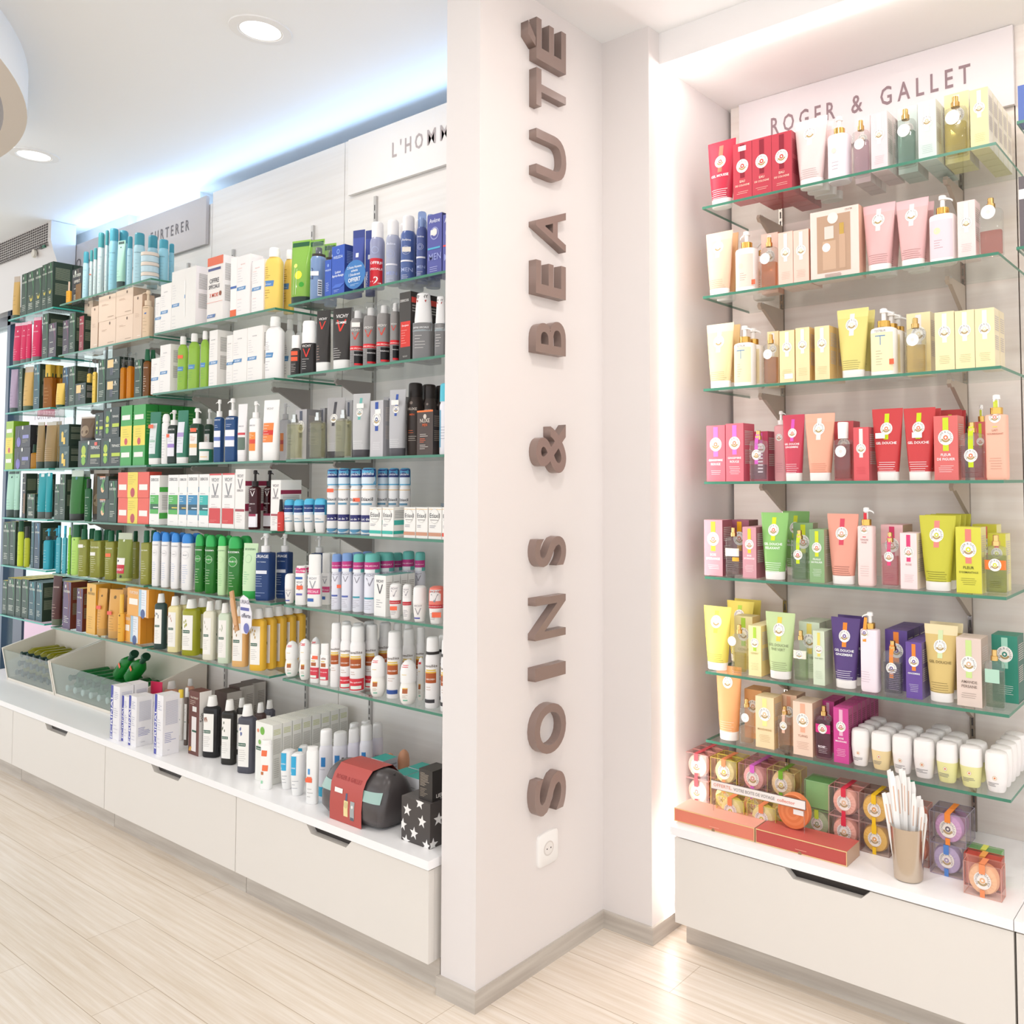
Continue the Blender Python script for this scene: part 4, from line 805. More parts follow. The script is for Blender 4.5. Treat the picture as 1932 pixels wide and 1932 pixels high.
plain('g_clear', 'gd2cfa4', dec=(('d', -.3, .62, .2, 'gd8d8c4'), LN('gb8b8a4', .3, .5, 3, -.5, .2)), lv=.94, hc='mc8c8c4', g='gf0f0e4')
fam('b_grey', 'b4b0b2', '54586a', '6c6c74', '', '8a8688', side='8e8a8c')
fam('b_greyb', 'bcb8bc', '2c4ca0', '3c4c80', '', 'f0eeee', side='96949a')
fam('t_grey1', 'a8a4a4', '4c4a50', '55535c', '', 'd8d4d4', zc=.66, cap='4c484c', k=.8, side='a8a4a4')
fam('t_grey2', 'b6b4b4', '6cb4ac', '5a8c90', '', 'ecebea', zc=.7, cap='4c484c', k=.86)
fam('t_grey3', 'b2b1b4', '3a58a8', '3c5890', '', 'ecebea', zc=.7, cap='565459', k=.9)
plain('a_nuxe', '3c322e', (('d', -.2, .72, .1, '8a7c74'), ('t', -.1, .62, .17, 'NUXE', 'd8ccc0', 1.2), ('t', -.1, .55, .11, 'MEN', 'e06838'), LN('d86838', .3, .36, 2), LN('c8bcb0', .2, .28, 3)), cap='28201d', bh=.8, cw=.86)
plain('b_nuxe', '4c3e38', (('r', -1, 1, .96, 1, 'ec7838'), ('d', 0, .86, .1, 'd8ccc0'), ('t', 0, .72, .2, 'NUXE', 'd8ccc0', 1.2), ('t', 0, .64, .11, 'MEN', 'e06838'), LN('d8d0c8', .4, .48, 2), LN('e06838', .27, .38, 3), LN('d8d0c8', .12, .24, 3)), sc='332a27', sink='7c6c60')
plain('a_cyan', 'f0eef4', (('r', -1, -.6, .1, .62, '6cb8d8'), LN('a8a8b8', .2, .4)), cap='5ec4d8', bh=.74, cw=.97)
plain('r_etia', 'f2efec', (('r', -.9, .9, .3, .34, '7ca4b8'), LN('8098b0', .38, .44, 2)), cap='58bce0', cdec=(('r', -.9, .9, .6, .82, '28407c'), ('t', 0, .7, .16, 'Offre spéciale', 'f0f4fc', 1.6), ('r', -.9, .9, .52, .6, 'e4ecf4')), sh='cup')
plain('a_etia', 'f0eeee', (('r', -1, 1, .665, .675, 'e8b860'), ('t', 0, .5, .3, 'Etiaxil', '3c3c40', 1.6), ('r', -.9, .7, .44, .47, '6898b4'), ('r', -1, 1, .19, .29, '30306c'), ('t', 0, .21, .2, 'Lot de 2', 'f4f4f8', 1.7), ('r', -1, 1, 0, .07, '5c94b8')), cap='60b0d8', bh=.74, cw=.97, cdec=(('r', -1, .95, .86, .98, '2c3878'), ('t', -.05, .89, .22, 'spéciale', 'eef2fc', 1.8), ('r', -1, .95, .76, .86, 'dce8f2')))
plain('b_etia', 'f2efea', (('r', -1, 1, .93, .945, 'ecc078'), ('d', -.1, .72, .38, 'c8c4be'), ('d', -.1, .72, .36, 'f2efea'), ('t', -.05, .66, .28, 'Etiaxil', '34343a', 1.5), ('r', -.7, .5, .58, .61, 'b0aaa8'), ('l', -.8, .2, .34, .44, 2, '888490'), ('r', -1, .96, .09, .2, '38b4a4')), sdec=(('r', -.9, .9, .4, .56, '48b8ac'), ('b', -.8, .8, .62, .9, 5, 'a8a8a8'), ('r', -1, 1, .09, .2, '38b4a4')))
plain('b_etib', 'f2efea', ST['b_etia']['dec'][:-1]+(('r', -1, .96, .09, .2, 'cc9478'),))
plain('b_etir', 'f2efea', ST['b_etia']['dec'][:-1]+(('r', -1, .96, .09, .2, 'e05848'),))
plain('r_vich', 'f4f0ec', (('vi', 'a8a4a8', 'a8a4a8', .42), ('r', -.7, .3, .08, .12, '5c60b0')), sh='cup')
plain('r_vichr', 'f4efec', (('r', -1, 1, .42, .52, 'c83840'), ('t', 0, .45, .12, 'OFFRE SPÉCIALE LOT DE 2', 'fce8e8', 1.9), LN('a8a4a8', .1, .3)), sh='cup', cdec=(('r', -.7, .75, .62, .92, 'efeae8'), ('vi', '9a969c', '9a969c', .84)))
ST['r_vicht'] = dict(ST['r_vichr'], cap='ec8070')
plain('o_stick', 'f4f1ee', (('vi', 'a0a0a8', 'a0a0a8', .52), ('r', -1, 1, .24, .35, 'd84c80'), ('t', 0, .27, .15, 'SPÉCIALE', 'fce8f0'), ('r', -.8, .2, .1, .16, '3c68b0')), bh=.62, s=.97, cs='cyl', cw=.93, nk=.9, cap='f4f2ee')
plain('o_stickb', 'f4f1ee', (('r', -1, 1, .82, .95, 'd84c80'), ('t', 0, .86, .15, 'SPÉCIALE', 'fce8f0', 1.7), ('r', -.9, .6, .66, .72, '3c68b0'), ('vi', '88848c', '88848c', .56), ('r', -.6, .6, .25, .3, '6c70b8')), bh=.9, s=.98, cs='cyl', cw=.9, nk=.9)
def deo(k, cap, band): plain(k, 'e6e6f0', (('vi', '9a98a4', '9a98a4', .62), ('r', -.8, .5, .24, .27, band), ('l', -.8, .6, .06, .22, 5, 'b8b4c0')), cap=cap, bh=.68, cw=.97, cdec=(('r', -1, 1, .74, .86, 'c43c84'), ('t', 0, .78, .15, 'OFFRE SPÉCIALE', 'fce8f4', 1.8), ('r', -.9, .6, .68, .74, 'eef0f4')))
deo('a_dblue', '7c9cd0', '5868b0'); deo('a_dteal', '6cbcb4', '48a0b0'); deo('a_dnavy', '5470a8', '5868b0')
plain('b_vichy', 'f2f0ec', (('vi', '4c4850', '4c4850', .82), LN('8c8890', .2, .42, 4)), sdec=(('b', -.8, .7, .45, .85, 9, 'c0b8b4'),), tc='6cbcb0')
def rog(k, c='f4f1f0'): plain(k, c, (('t', 0, .58, .24, 'cavaillès', '6c5c54', 1.7), ('r', -.7, .7, .53, .55, 'e8c860'), ('r', -.8, .75, .36, .5, 'b0582c'), ('r', -.8, .75, .5, .52, 'e8b848'), ('t', 0, .4, .17, 'ABSORB+', 'f8ece0', 1.3), LN('c8a898', .25, .32, 2)), cap='f5f3f1', bh=.77, cw=.88)
rog('a_rog'); rog('a_rogr'); rog('a_rogb'); rog('a_rogk')
ST['a_rogr']['dec'] += (('r', -1, 1, .02, .2, 'd83844'), ('t', 0, .13, .16, 'Offre spéciale', 'fceeee', 1.7), ('r', -.6, .8, .04, .09, 'e8f0e8'))
ST['a_rogb']['dec'] += (('r', -.9, .75, .07, .13, '34549c'),)
ST['a_rogk'].update(ring='34302e'); ST['a_rogk']['dec'] += (('r', -.9, .6, .08, .13, '38363a'),)
plain('r_rog', 'f5f2ec', (('r', -.4, .25, .27, .37, 'b0643c'), ('r', -.4, .25, .37, .39, 'ecc050'), ('l', -.4, .3, .16, .24, 3, 'c8b8a8'), ('r', -.3, .25, .1, .13, '7cc4a8')), cdec=(('r', -.55, .25, .85, .9, 'dc4048'), ('r', -.5, .1, .68, .69, 'e4c458')))
plain('o_rogs', 'f5f2ee', (('t', 0, .62, .2, 'aillès', '8c6c60', 1.2), ('r', -.6, .3, .56, .58, 'e4c458'), ('r', -.6, .5, .44, .53, 'b0643c'), ('r', -1, 1, .12, .4, 'd44050'), ('t', 0, .3, .15, 'Offre spéciale', 'fceeee', 1.6), ('r', -.8, .6, .14, .2, 'e4ece4')), bh=.74, s=.97, cs='cyl', cw=.93, nk=.9, cap='f5f2ee')
# middle bay
plain('b_duc', 'f0ebe6', (('du', .42, 'a8a4a8'), ('t', -.1, .82, .08, 'SQUANORM', 'a8a4a8', 1.1))); plain('b_ducL', 'ece8e2', (('du', .42, 'a8a4a8'), ('r', .3, .6, .2, .8, 'f6f4f0'), ('r', .34, .56, .5, .56, '6c98c8')), sc='f6eeee')
plain('b_ducp', 'f2edea', (('du', .46, 'e88878'), ('t', -.1, .85, .08, 'MELASCREEN', 'e8b0a8', 1.1)), sc='f6f0ee', tc='f4e4dc')
plain('b_offr', 'eee8e2', (('r', -1, 1, .87, 1, 'e47050'), ('r', -.9, .7, .79, .83, '565c8c'), ('t', -.1, .6, .16, 'OFFRE', '3c3a44', 1.2), ('t', -.1, .51, .16, 'SPÉCIALE', '3c3a44', 1.4), ('t', -.1, .38, .15, '3 MOIS', 'e05838', 1.1), ('d', .7, .42, .08, '905038'), ('r', -1, 1, .3, .305, 'e88a78'), ('p', -.95, .05, .07, .12, .05, '5878ac'), ('t', -.5, .08, .07, 'DUCRAY', 'ffffff', .6)), sc='f8f4f2')
plain('b_narr', 'f6f2ee', (('r', -1, 1, .48, .52, '4c70b0'), ('r', -1, 1, 0, .13, 'e86838')), sc='f8f4f2')
plain('o_wduc', 'f6f2f2', (('du', .5, 'e89878'),), cs='cyl', nk=.34, cw=.36, bh=.86, s=.78)
plain('o_yduc', 'f0cd68', (('p', -.95, .3, .38, .47, .05, '5b88c0'), ('t', -.35, .4, .1, 'DUCRAY', 'e4ecf8', .8), LN('9c7c3c', .5, .7, 6, -.8, 0), LN('9c7c3c', .18, .34, 4, -.8, -.1)), bh=.85, s=.86, nk=.6, cs='flip', cw=.56, cap='faf5ee')
plain('o_gduc', 'qb8e060', (('p', -.85, .5, .36, .44, .06, '5b8fc0'), ('t', -.2, .38, .13, 'DUCRAY', 'eef4fa', 1), LN('6c9c50', .15, .32, 4)), bh=.85, s=.86, nk=.5, cs='flip', cw=.56)
plain('o_wbig', 'f3f0ee', (('p', -.85, .1, .34, .42, .06, '5b8fc0'), ('t', -.4, .36, .11, 'DUCRAY', 'eef4fa', .8), LN('a4a0ac', .45, .6, 5, -.8, -.1), LN('a4a0ac', .12, .3, 4, -.8, -.1)), bh=.84, s=.86, nk=.5, cs='flip', cw=.5)
plain('t_dgreen', '3c8068', (('r', -.8, .6, .2, .78, 'dfe6e6'), LN('a4acb0', .3, .55), ('r', -.6, .5, .42, .46, 'a8c8b8')), cap='f4f1ee', k=.95)
plain('t_dgreenp', '3c8068', (('r', -.8, .6, .2, .78, 'e4e6ec'), LN('a4acb0', .3, .55), ('r', -.8, .6, .5, .58, 'b49cd0')), cap='f4f1ee', k=.95)
plain('o_wthin', 'f4f1ef', (LN('b8b4bc', .1, .6, 9, -.7, .4),), bh=.84, s=.94, nk=.7, cw=.86, cs='dome')
plain('p_dark', '2c3a34', (('t', 0, .62, .2, 'DERCOS', 'eceae8', 1.5), ('r', -.8, .75, .14, .56, 'eeecf2'), ('r', -.8, .75, .3, .37, 'a88cd0'), LN('b0acb8', .4, .52, 4)), col='f4f1ee', pc='f4f1ee', n=4, fl=1.57, cr=.3)
plain('p_dark2', '20402f', (('t', 0, .6, .2, 'DERCOS', 'eceae8', 1.5), ('r', -.85, .7, .14, .54, 'eeece8'), ('r', -.85, .7, .28, .35, 'ecc080'), LN('e0906c', .4, .5, 4)), col='f4f1ee', pc='f4f1ee', n=4, fl=.2, cr=.3)
plain('j_green', '2f7860', (('r', -.7, .7, .12, .56, 'f0ece6'), ('r', -.6, .5, .26, .3, 'ecc888')), cap='f4f1ee')
plain('p_blue', 'q3c68a4', (('t', 0, .66, .2, 'DERCOS', 'f4f6fa', 1.6), ('r', -.9, .9, .24, .5, 'eeeef4'), ('r', -.9, .9, .34, .4, '6c80c0'), LN('c8d4ec', .54, .6, 2)), col='f5f2f0', pc='f5f2f0', n=5, fl=3.1, cr=.3, g=1)
plain('t_wder', 'f0ecec', (('t', 0, .6, .15, 'DERCOS', '9c98a0', 1.2), ('r', -.9, .9, .46, .5, 'd05058'), ('r', -.9, .9, .2, .42, '68786c')), cap='ece8e8', k=.85)
plain('p_wora', 'f5f2ef', (('t', -.2, .58, .14, 'DERCOS', '8c8890', 1.2), ('r', -.9, .5, .17, .48, 'ec9044'), ('r', -.9, .5, .29, .36, 'dc5040'), LN('f8d8b8', .38, .46, 3, -.8, .2)), col='f5f2f0', pc='f5f2f0', n=3.5, fl=.3, cr=.28)
plain('p_gora', 'c8c6ca', (('r', -.9, .2, .17, .48, 'dc8040'), ('r', -.9, .2, .29, .36, 'b84438')), col='d4d2d4', pc='d4d2d4', n=3.5, fl=0, cr=.28)
plain('t_wora', 'f7f4f1', (('t', -.1, .84, .12, 'VICHY', 'b0acb0', 1), ('r', -.85, .65, .3, .62, 'ec8848'), ('r', -.85, .65, .42, .5, 'd83c34'), LN('fce0c8', .32, .6, 6, -.7, .2)), cap='f4f1ee', k=.95, ch=.14)
def der(k, c1, c2, c3): plain(k, 'f3f0ec', (('t', 0, .88, .16, 'DERCOS', '5c5a60', 1.5), ('l', -.7, .6, .62, .64, 1, '70707a'), ('r', -.85, .85, .22, .6, c1), ('r', -.85, .85, .31, .42, c2), ('r', -.2, .85, .34, .36, c3), LN('e8f4ec', .46, .57, 3, -.7, .2), ('l', -.5, .5, .06, .09, 1, 'b8b4b4')), sdec=(('r', -1, 1, .66, .76, c1), ('r', -1, 1, .12, .24, c1), ('b', -.7, .7, .3, .6, 9, 'b4b0ac')))
der('b_derg', '50b04c', '206038', 'f3f0ec'); der('b_derg2', '50b04c', '206038', 'e8d040'); der('b_derb', '2c84b4', '1c4c60', 'ecc848'); der('b_derb2', '2c84b4', '1c4c60', 'd8e8f0'); der('b_derc', '28b4ac', '185c60', 'd8f0f0')
plain('b_vred', 'f3efeb', (('r', -1, 1, .97, 1, 'd84c4c'), ('vi', '8c8c90', '8c8c90', .85), ('t', 0, .55, .13, 'DERCOS', '8c8c90', 1.2), LN('b8a8a8', .36, .45, 2), ('r', -.95, .9, .08, .36, 'd03838'), ('l', -.8, .8, .1, .15, 2, 'e88078')))
plain('b_vden', 'f1ede8', (('vi', '8c8488', '8c8488', .86), ('t', 0, .62, .16, 'DERCOS', '8c8488', 1.2), ('r', -.9, .9, .29, .33, 'a84850'), LN('b0a4a4', .1, .27, 5)), tc='d04c50', sdec=(('r', -1, 1, .72, .8, '94304c'), ('r', -1, 1, .3, .42, '94304c'), ('b', -.8, .8, .45, .7, 8, 'b4aca8')))
plain('p_maro', 'q541c24', (('vi', 'f0e8e8', 'f0e8e8', .66), ('t', 0, .42, .14, 'DERCOS', 'f0e8e8', 1.2), ('r', -1, 1, .04, .26, 'eeecf2'), ('r', -1, .8, .22, .26, '9c3050'), LN('e0ccd0', .3, .38, 3, -.8, .3)), col='241c1c', pc='241c1c', n=5, fl=.2, cr=.3)
plain('o_drop', 'c83c34', (LN('f0a8a0', .1, .3, 2),), bh=.62, s=.9, nk=.5, cw=.5, cap='2c2828', cs='taper')
plain('o_bio', 'f2efee', (('t', 0, .75, .15, 'BIODERMA', 'a0a0a8', 1.7), ('d', 0, .62, .3, 'c8c4c8'), ('d', 0, .62, .285, 'f2efee'), ('t', 0, .61, .09, 'Nodé P', '888890'), LN('a8b8d8', .12, .46, 9, -.5, .5)), bh=.83, s=.985, nk=.92, cs='dome', cw=.86, cap='3c8cdc', n=2.6, fl=.86)
plain('o_biog', 'q3f9c40', (('t', 0, .72, .17, 'BIODERMA', 'f0f4ec', 1.7), ('d', 0, .58, .32, 'd8e8d0'), ('d', 0, .58, .295, '3c9440'), ('t', 0, .57, .11, 'Nodé G', 'f0f4ec'), LN('d8ecc8', .15, .42, 6, -.5, .4)), bh=.8, s=.985, nk=.92, cs='dome', cw=.86, cap='34b058', n=2.6, fl=.86)
plain('o_biop', 'c4e4b0', (('t', 0, .74, .15, 'BIODERMA', '8cac84', 1.7), ('d', 0, .6, .3, 'a4c89c'), ('d', 0, .6, .28, 'c4e4b0'), LN('8cc084', .15, .44, 8, -.4, .5)), bh=.83, s=.985, nk=.92, cs='dome', cw=.86, cap='38bc5c', n=2.6, fl=.86)
plain('t_biop', 'cce6bc', (('t', 0, .87, .15, 'BIODERMA', '6c8c70', 1.6), ('d', -.1, .72, .24, '9cc09c'), ('d', -.1, .72, .22, 'cce6bc'), LN('6cb488', .25, .5, 6, -.6, .3)), cap='34ac50', k=.95, ch=.14)
plain('p_uria', '1f3c70', (('t', 0, .8*.72+.06, .22, 'URIAGE', 'f0f2f6', 1.8), ('t', 0, .57, .06, 'EAU THERMALE', 'd0d8e8'), ('r', -1, .75, .4, .45, 'e4e6ee'), ('l', -.9, .2, .2, .38, 5, 'a8b8d8'), ('l', -.9, .7, .05, .14, 2, 'a8b8d8')), col='f5f3f2', pc='f5f3f2', n=6, fl=1.57, cr=.26, s=.97)
def klo(nm, c, bc, **p): plain(nm, c, (('kl', bc),), **dict(dict(kr=.5, bh=.84, s=.93, nk=.5, cs='taper', cw=.5, n=3.4, cap='f4f1ed'), **p))
klo('o_kdg', '2f4440', '3c4c58'); klo('o_kcr', 'ecdfa8', 'c89888'); klo('o_kyg', 'qc8c83c', 'a8a840'); klo('o_kiv', 'eae4d0', 'c0bca8'); klo('o_kmi', 'd3dfc8', 'b8c0a8'); klo('o_kpe', 'eab878', '9c7840'); klo('o_kye', 'ecb83c', 'c09838'); klo('o_kbk', 'q3c3a3c', 'a07060'); klo('o_kbg', 'q464440', '58604c'); klo('o_kgr', 'q70707c', '6c74a0'); klo('o_kbr', 'q6c5450', '806860'); klo('o_kpk', 'e2aa90', 'c08878')
klo('o_kst', 'ece4dc', 'c07050', cs='cyl', cw=.85, nk=.8, cap='f2d048'); klo('o_kst2', '6c5c54', '6c5c54', cs='cyl', cw=.8, nk=.7)
# left bay and window bay: dark green cartons and their bottles
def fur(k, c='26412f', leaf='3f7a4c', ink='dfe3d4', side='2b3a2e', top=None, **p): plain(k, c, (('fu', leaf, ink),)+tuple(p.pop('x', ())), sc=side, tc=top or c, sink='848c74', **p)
fur('f_gr'); fur('f_gry', top='f0d048'); fur('f_teal', '23505a', '3c8c90'); fur('f_blue', '2c4458', '4c84a8'); fur('f_mar', '4a1f1c', '6c3028', top='5a2c24', side='5c2c20'); fur('f_marp', '5c4668', '8c4c3c', top='ecc040', side='6c3424')
fur('f_pinkt', '443c48', '7c4c68', top='d84c7c'); fur('f_red', '8c2432', 'b84048'); fur('f_dark', '2a2c30', '585048', x=(('r', -.2, .9, .1, .55, '7c5c34'), ('t', 0, .6, .12, 'OFFERT', 'f0ece0')))
fur('f_crown', x=(('d', .1, .38, .2, 'c8b448'), ('d', .1, .42, .14, '26412f'), ('t', 0, .2, .1, 'OFFERT', 'c8ccb8')))
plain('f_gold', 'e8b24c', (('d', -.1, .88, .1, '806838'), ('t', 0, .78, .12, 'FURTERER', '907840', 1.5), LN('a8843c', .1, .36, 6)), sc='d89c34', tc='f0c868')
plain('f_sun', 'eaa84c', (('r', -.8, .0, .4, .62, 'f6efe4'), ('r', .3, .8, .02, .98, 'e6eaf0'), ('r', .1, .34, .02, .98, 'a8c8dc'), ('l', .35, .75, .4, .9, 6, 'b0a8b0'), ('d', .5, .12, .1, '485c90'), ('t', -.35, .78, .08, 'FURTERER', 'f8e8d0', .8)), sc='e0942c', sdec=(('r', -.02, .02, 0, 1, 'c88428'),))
plain('f_beige', 'e2c9b2', (('d', .3, .88, .04, '705848'), ('l', -.6, .2, .6, .68, 2, 'b89880'), ('r', .1, .8, .12, .14, 'a88c74')), sc='c8ab94', sdec=())
plain('f_beiges', 'dcc2aa', (('d', 0, .93, .08, '705848'), ('l', -.5, .5, .5, .6, 3, 'b89880'), ('r', .0, .8, .08, .095, 'f0e4d8')), sc='c4a68e', sdec=())
plain('p_beige', 'e0c4a4', (('t', 0, .62, .13, 'FURTERER', '907860', 1.4), ('p', -.3, .2, .5, .53, .1, '4870b0'), LN('b09878', .1, .45, 5)), bh=.68, col='e6cdb0', pc='e8d0b4', n=4, fl=2.4, cr=.34)
plain('o_amb', 'qc07a24', (LN('d8a860', .1, .5, 5),), bh=.72, s=.95, n=5, nk=.6, cs='sq', cw=.6, cap='d8b03c', cap2='2c5038')
plain('o_ambs', 'qd89c20', (), bh=.66, s=.9, n=4, nk=.5, cs='taper', cw=.45, cap='254434')
plain('o_ambb', 'e8a430', (LN('a87828', .2, .5, 3),), bh=.6, s=.95, n=5, nk=.4, cs='cyl', cw=.3, cap='e8c8b0')
plain('p_yel', 'ecc858', (('d', -.2, .62, .12, '807038'), ('t', 0, .52, .14, 'FURTERER', '907c40', 1.5), LN('a89040', .08, .4, 4)), bh=.7, col='404448', pc='ge0e4e4', n=5, fl=2.2, cr=.3)
plain('p_oran', 'qf0a418', (('d', -.4, .68, .1, '604818'), LN('b87c18', .2, .6, 5)), bh=.7, col='50504c', pc='ge0e4e4', n=5, fl=2.2, cr=.3)
plain('o_brn', 'q9c6428', (('t', 0, .6, .14, 'FURTERER', 'f0e4d0', 1.4), LN('f0e4d0', .1, .45, 7, -.6, .3)), bh=.76, s=.9, n=3, nk=.5, cs='taper', cw=.66, cap='1c5c3c')
plain('f_suny', 'ecc860', (LN('c09c40', .2, .6, 5),), cap='2c5040', k=.8)
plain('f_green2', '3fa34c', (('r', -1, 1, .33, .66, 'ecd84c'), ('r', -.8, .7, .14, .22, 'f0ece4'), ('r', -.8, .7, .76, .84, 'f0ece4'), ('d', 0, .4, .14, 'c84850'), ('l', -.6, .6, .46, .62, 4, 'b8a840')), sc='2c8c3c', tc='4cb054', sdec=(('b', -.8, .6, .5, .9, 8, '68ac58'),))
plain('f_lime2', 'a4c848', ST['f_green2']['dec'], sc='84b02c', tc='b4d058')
plain('f_forti', '2c3834', (('p', -.8, -.2, .15, .9, .05, '24503c'), ('d', -.5, .62, .1, 'b0c838'), ('r', -.7, -.3, .36, .46, 'd8dc48'), ('d', -.5, .24, .09, '80b83c'), ('d', -.05, .9, .04, 'e8e8e0'), ('r', .15, 1, .34, .46, 'b8cc30'), ('t', .55, .66, .06, 'TRIPHASIC', 'e8e8e0', .8), ('l', .15, .9, .1, .3, 4, 'd8d4c8')), sc='2a2f2c', tc='3c4440', sink='747c6c')
plain('f_lav', '36363c', (('r', .0, .8, .4, .56, '8c8cc8'), ('d', -.5, .25, .13, '7c70c0'), ('l', .0, .8, .2, .36, 3, 'b0a890'), ('d', 0, .9, .05, 'e8e8e0'), ('p', -.5, -.44, .3, .8, 0, '70808c')), sc='28282c', sdec=(('d', .1, .3, .2, '905848'), ('b', -.4, .3, .55, .9, 5, '7c7c68')))
plain('f_argan', '253a30', (('d', 0, .45, .15, 'ecc090'), ('p', -.35, .0, .5, .85, .2, '6cac5c'), ('p', .05, .35, .4, .85, -.1, '4c8c4c'), ('r', -.5, .5, .95, 1, 'e87838'), ('t', 0, .87, .1, 'KARITE', 'e8e4dc', 1)), sc='2c3830')
plain('f_ylwb', '2c5050', (('d', -.3, .55, .12, 'ecc850'), ('r', -.5, -.1, .2, .55, 'ecc850'), ('r', -.1, .3, .08, .4, 'e8c048'), LN('c8d4c8', .6, .75, 3, .1, .8)), sc='28382e', sink='88907c')
plain('f_paint', '283c34', (('r', -.8, .1, .55, .92, 'f0c888'), ('r', -.4, .1, .2, .55, '484c58'), ('d', .45, .85, .05, 'e8e4d8'), ('t', .4, .7, .07, 'KARITE', 'd8d4c8', .8), LN('d0ccc0', .3, .46, 2, 0, .9)), tc='e89040', sc='26332c')
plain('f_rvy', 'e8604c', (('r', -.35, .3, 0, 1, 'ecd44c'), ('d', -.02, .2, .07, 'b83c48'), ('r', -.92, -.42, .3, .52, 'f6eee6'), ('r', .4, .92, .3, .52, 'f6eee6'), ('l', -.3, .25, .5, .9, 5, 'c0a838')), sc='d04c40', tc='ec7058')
plain('t_fuch', 'd8285c', (('r', -1, 1, .93, 1, 'f0c8d4'), ('d', 0, .8, .08, 'f8e0e8'), ('t', 0, .66, .14, 'FURTERER', 'f8d8e4', 1.2), LN('f4b8cc', .14, .4, 5)), cap='6c7470', k=.9)
plain('t_mauv', 'b4a0b8', (LN('806c88', .1, .5, 5),), cap='54605c', k=.85); plain('t_golf', 'd8b068', (LN('987840', .1, .6, 5),), cap='48604c', k=.9, top='c8b8a8')
plain('t_clr', 'qc4a874', (('r', -1, 1, .93, 1, 'c8c4b8'), ('b', -.7, .7, .1, .45, 8, 'a88858')), cap='384840', k=.95, ch=.15)
plain('t_bry', 'q8c7460', (('r', -1, 1, .93, 1, 'd8ccc0'), ('d', 0, .4, .3, '9c8870')), cap='54504c', k=.85)
plain('t_mint', 'b0dcc8', (('d', 0, .86, .08, '3c605c'), ('r', -.8, .8, .93, .98, '4c605c'), LN('7ca89c', .1, .4, 5)), cap='40504c', k=.85, ch=.16)
plain('t_teal', '1a9aa4', (LN('c0e8e8', .1, .4, 4, -.7, 0), ('r', -.5, .3, .92, .99, 'e0ecec')), cap='58605c', k=.85, ch=.15)
plain('t_clg', 'q4c9c48', (('d', 0, .84, .1, '4c8490'),), cap='383c38', k=.95, ch=.13, top='c8d4c8')
plain('o_dkg', '1f5a34', (('t', 0, .55, .13, 'FURTERER', 'dce8d8', 1.2), LN('dce8d8', .1, .4, 5)), bh=.78, s=.93, nk=.5, cw=.55, cap='26302c')
plain('o_lim', 'c4d428', (LN('98a828', .2, .5, 3),), bh=.76, s=.94, nk=.7, cw=.8, cap='1c5038', n=2)
plain('o_lim2', 'b4bc24', (LN('8c9420', .2, .5, 4),), bh=.72, s=.93, nk=.6, cw=.62, cap='383c38', n=2)
plain('p_teal', '28a0b4', (LN('b8e0e4', .15, .5, 5, -.7, .2),), bh=.72, col='404c50', pc='38b0d0', n=4, fl=3, cr=.28)
plain('o_teal', '4ca8b8', (('t', 0, .6, .12, 'FURTERER', 'd8f0f0', 1.4), LN('b0dce0', .1, .45, 6)), bh=.76, s=.95, n=5, nk=.4, cs='sq', cw=.36, cap='48b8d8', cap2='2c3c40')
plain('o_grn', '7cc030', (LN('d8f0b8', .1, .5, 5),), bh=.84, s=.95, n=5, nk=.5, cw=.5, cap='a8dc58')
plain('o_lgr', 'b4dc6c', (('d', 0, .7, .08, '48683c'), LN('88b058', .1, .5, 7)), bh=.75, s=.98, n=3, nk=.9, cw=.92, cap='1e5a38')
plain('o_oli', 'qb8b858', (('t', 0, .62, .13, 'FURTERER', 'f0f0d8', 1.5), LN('e4e4c0', .1, .45, 8)), bh=.78, s=.97, n=4, nk=.5, cw=.5, cap='1c6040', cs='flip')
plain('t_off', 'qb0bc5c', (('r', -.9, .5, .02, .48, 'f0eeea'), ('r', -.9, .5, .16, .34, 'c82c3c'), ('t', -.2, .21, .16, 'OFFERT', 'fcf0f0', 1.2), ('d', -.5, .42, .06, '2c2c2c'), ('d', .1, .1, .08, '2c2c2c'), ('d', 0, .84, .07, 'e8f0d8')), cap='b8c070', k=.9, ch=.06, top='c4ccb4')
plain('t_maro', '4c241e', (('t', 0, .76, .14, 'FURTERER', 'e0c8bc', 1.4), LN('c8a898', .1, .45, 6)), cap='5c6450', k=.9, ch=.13)
plain('t_goldt', 'ddA450'.lower(), (('d', 0, .84, .1, '785c2c'), LN('9c7838', .15, .6, 8, -.5, .4)), cap='cc9c58', k=.9, ch=.15)
plain('o_gpump', 'e8ac3c', (('d', -.2, .55, .13, '785c2c'), LN('9c7430', .15, .4, 3)), bh=.6, s=.93, nk=.6, cw=.6, cap='ecbc4c')
def silv(k, c, **p): plain(k, c, (LN('8cb4c0', .1, .5, 6, -.3, .5), ('t', 0, .6, .13, 'FURTERER', '6c94a0', 1.3)), **p)
silv('a_sil', 'sb4dae4', cap='4c9cac', cw=.9); silv('a_sil2', 'sccdcda', cap='4c989c', cw=.95); silv('a_sil3', 's98d0e0', cap='50a2b4', cw=.92, bh=.8)
plain('j_sil', 'c4dce4', (), cap='e8d8c8'); plain('b_pouch', 'q84b0a4', ()); 
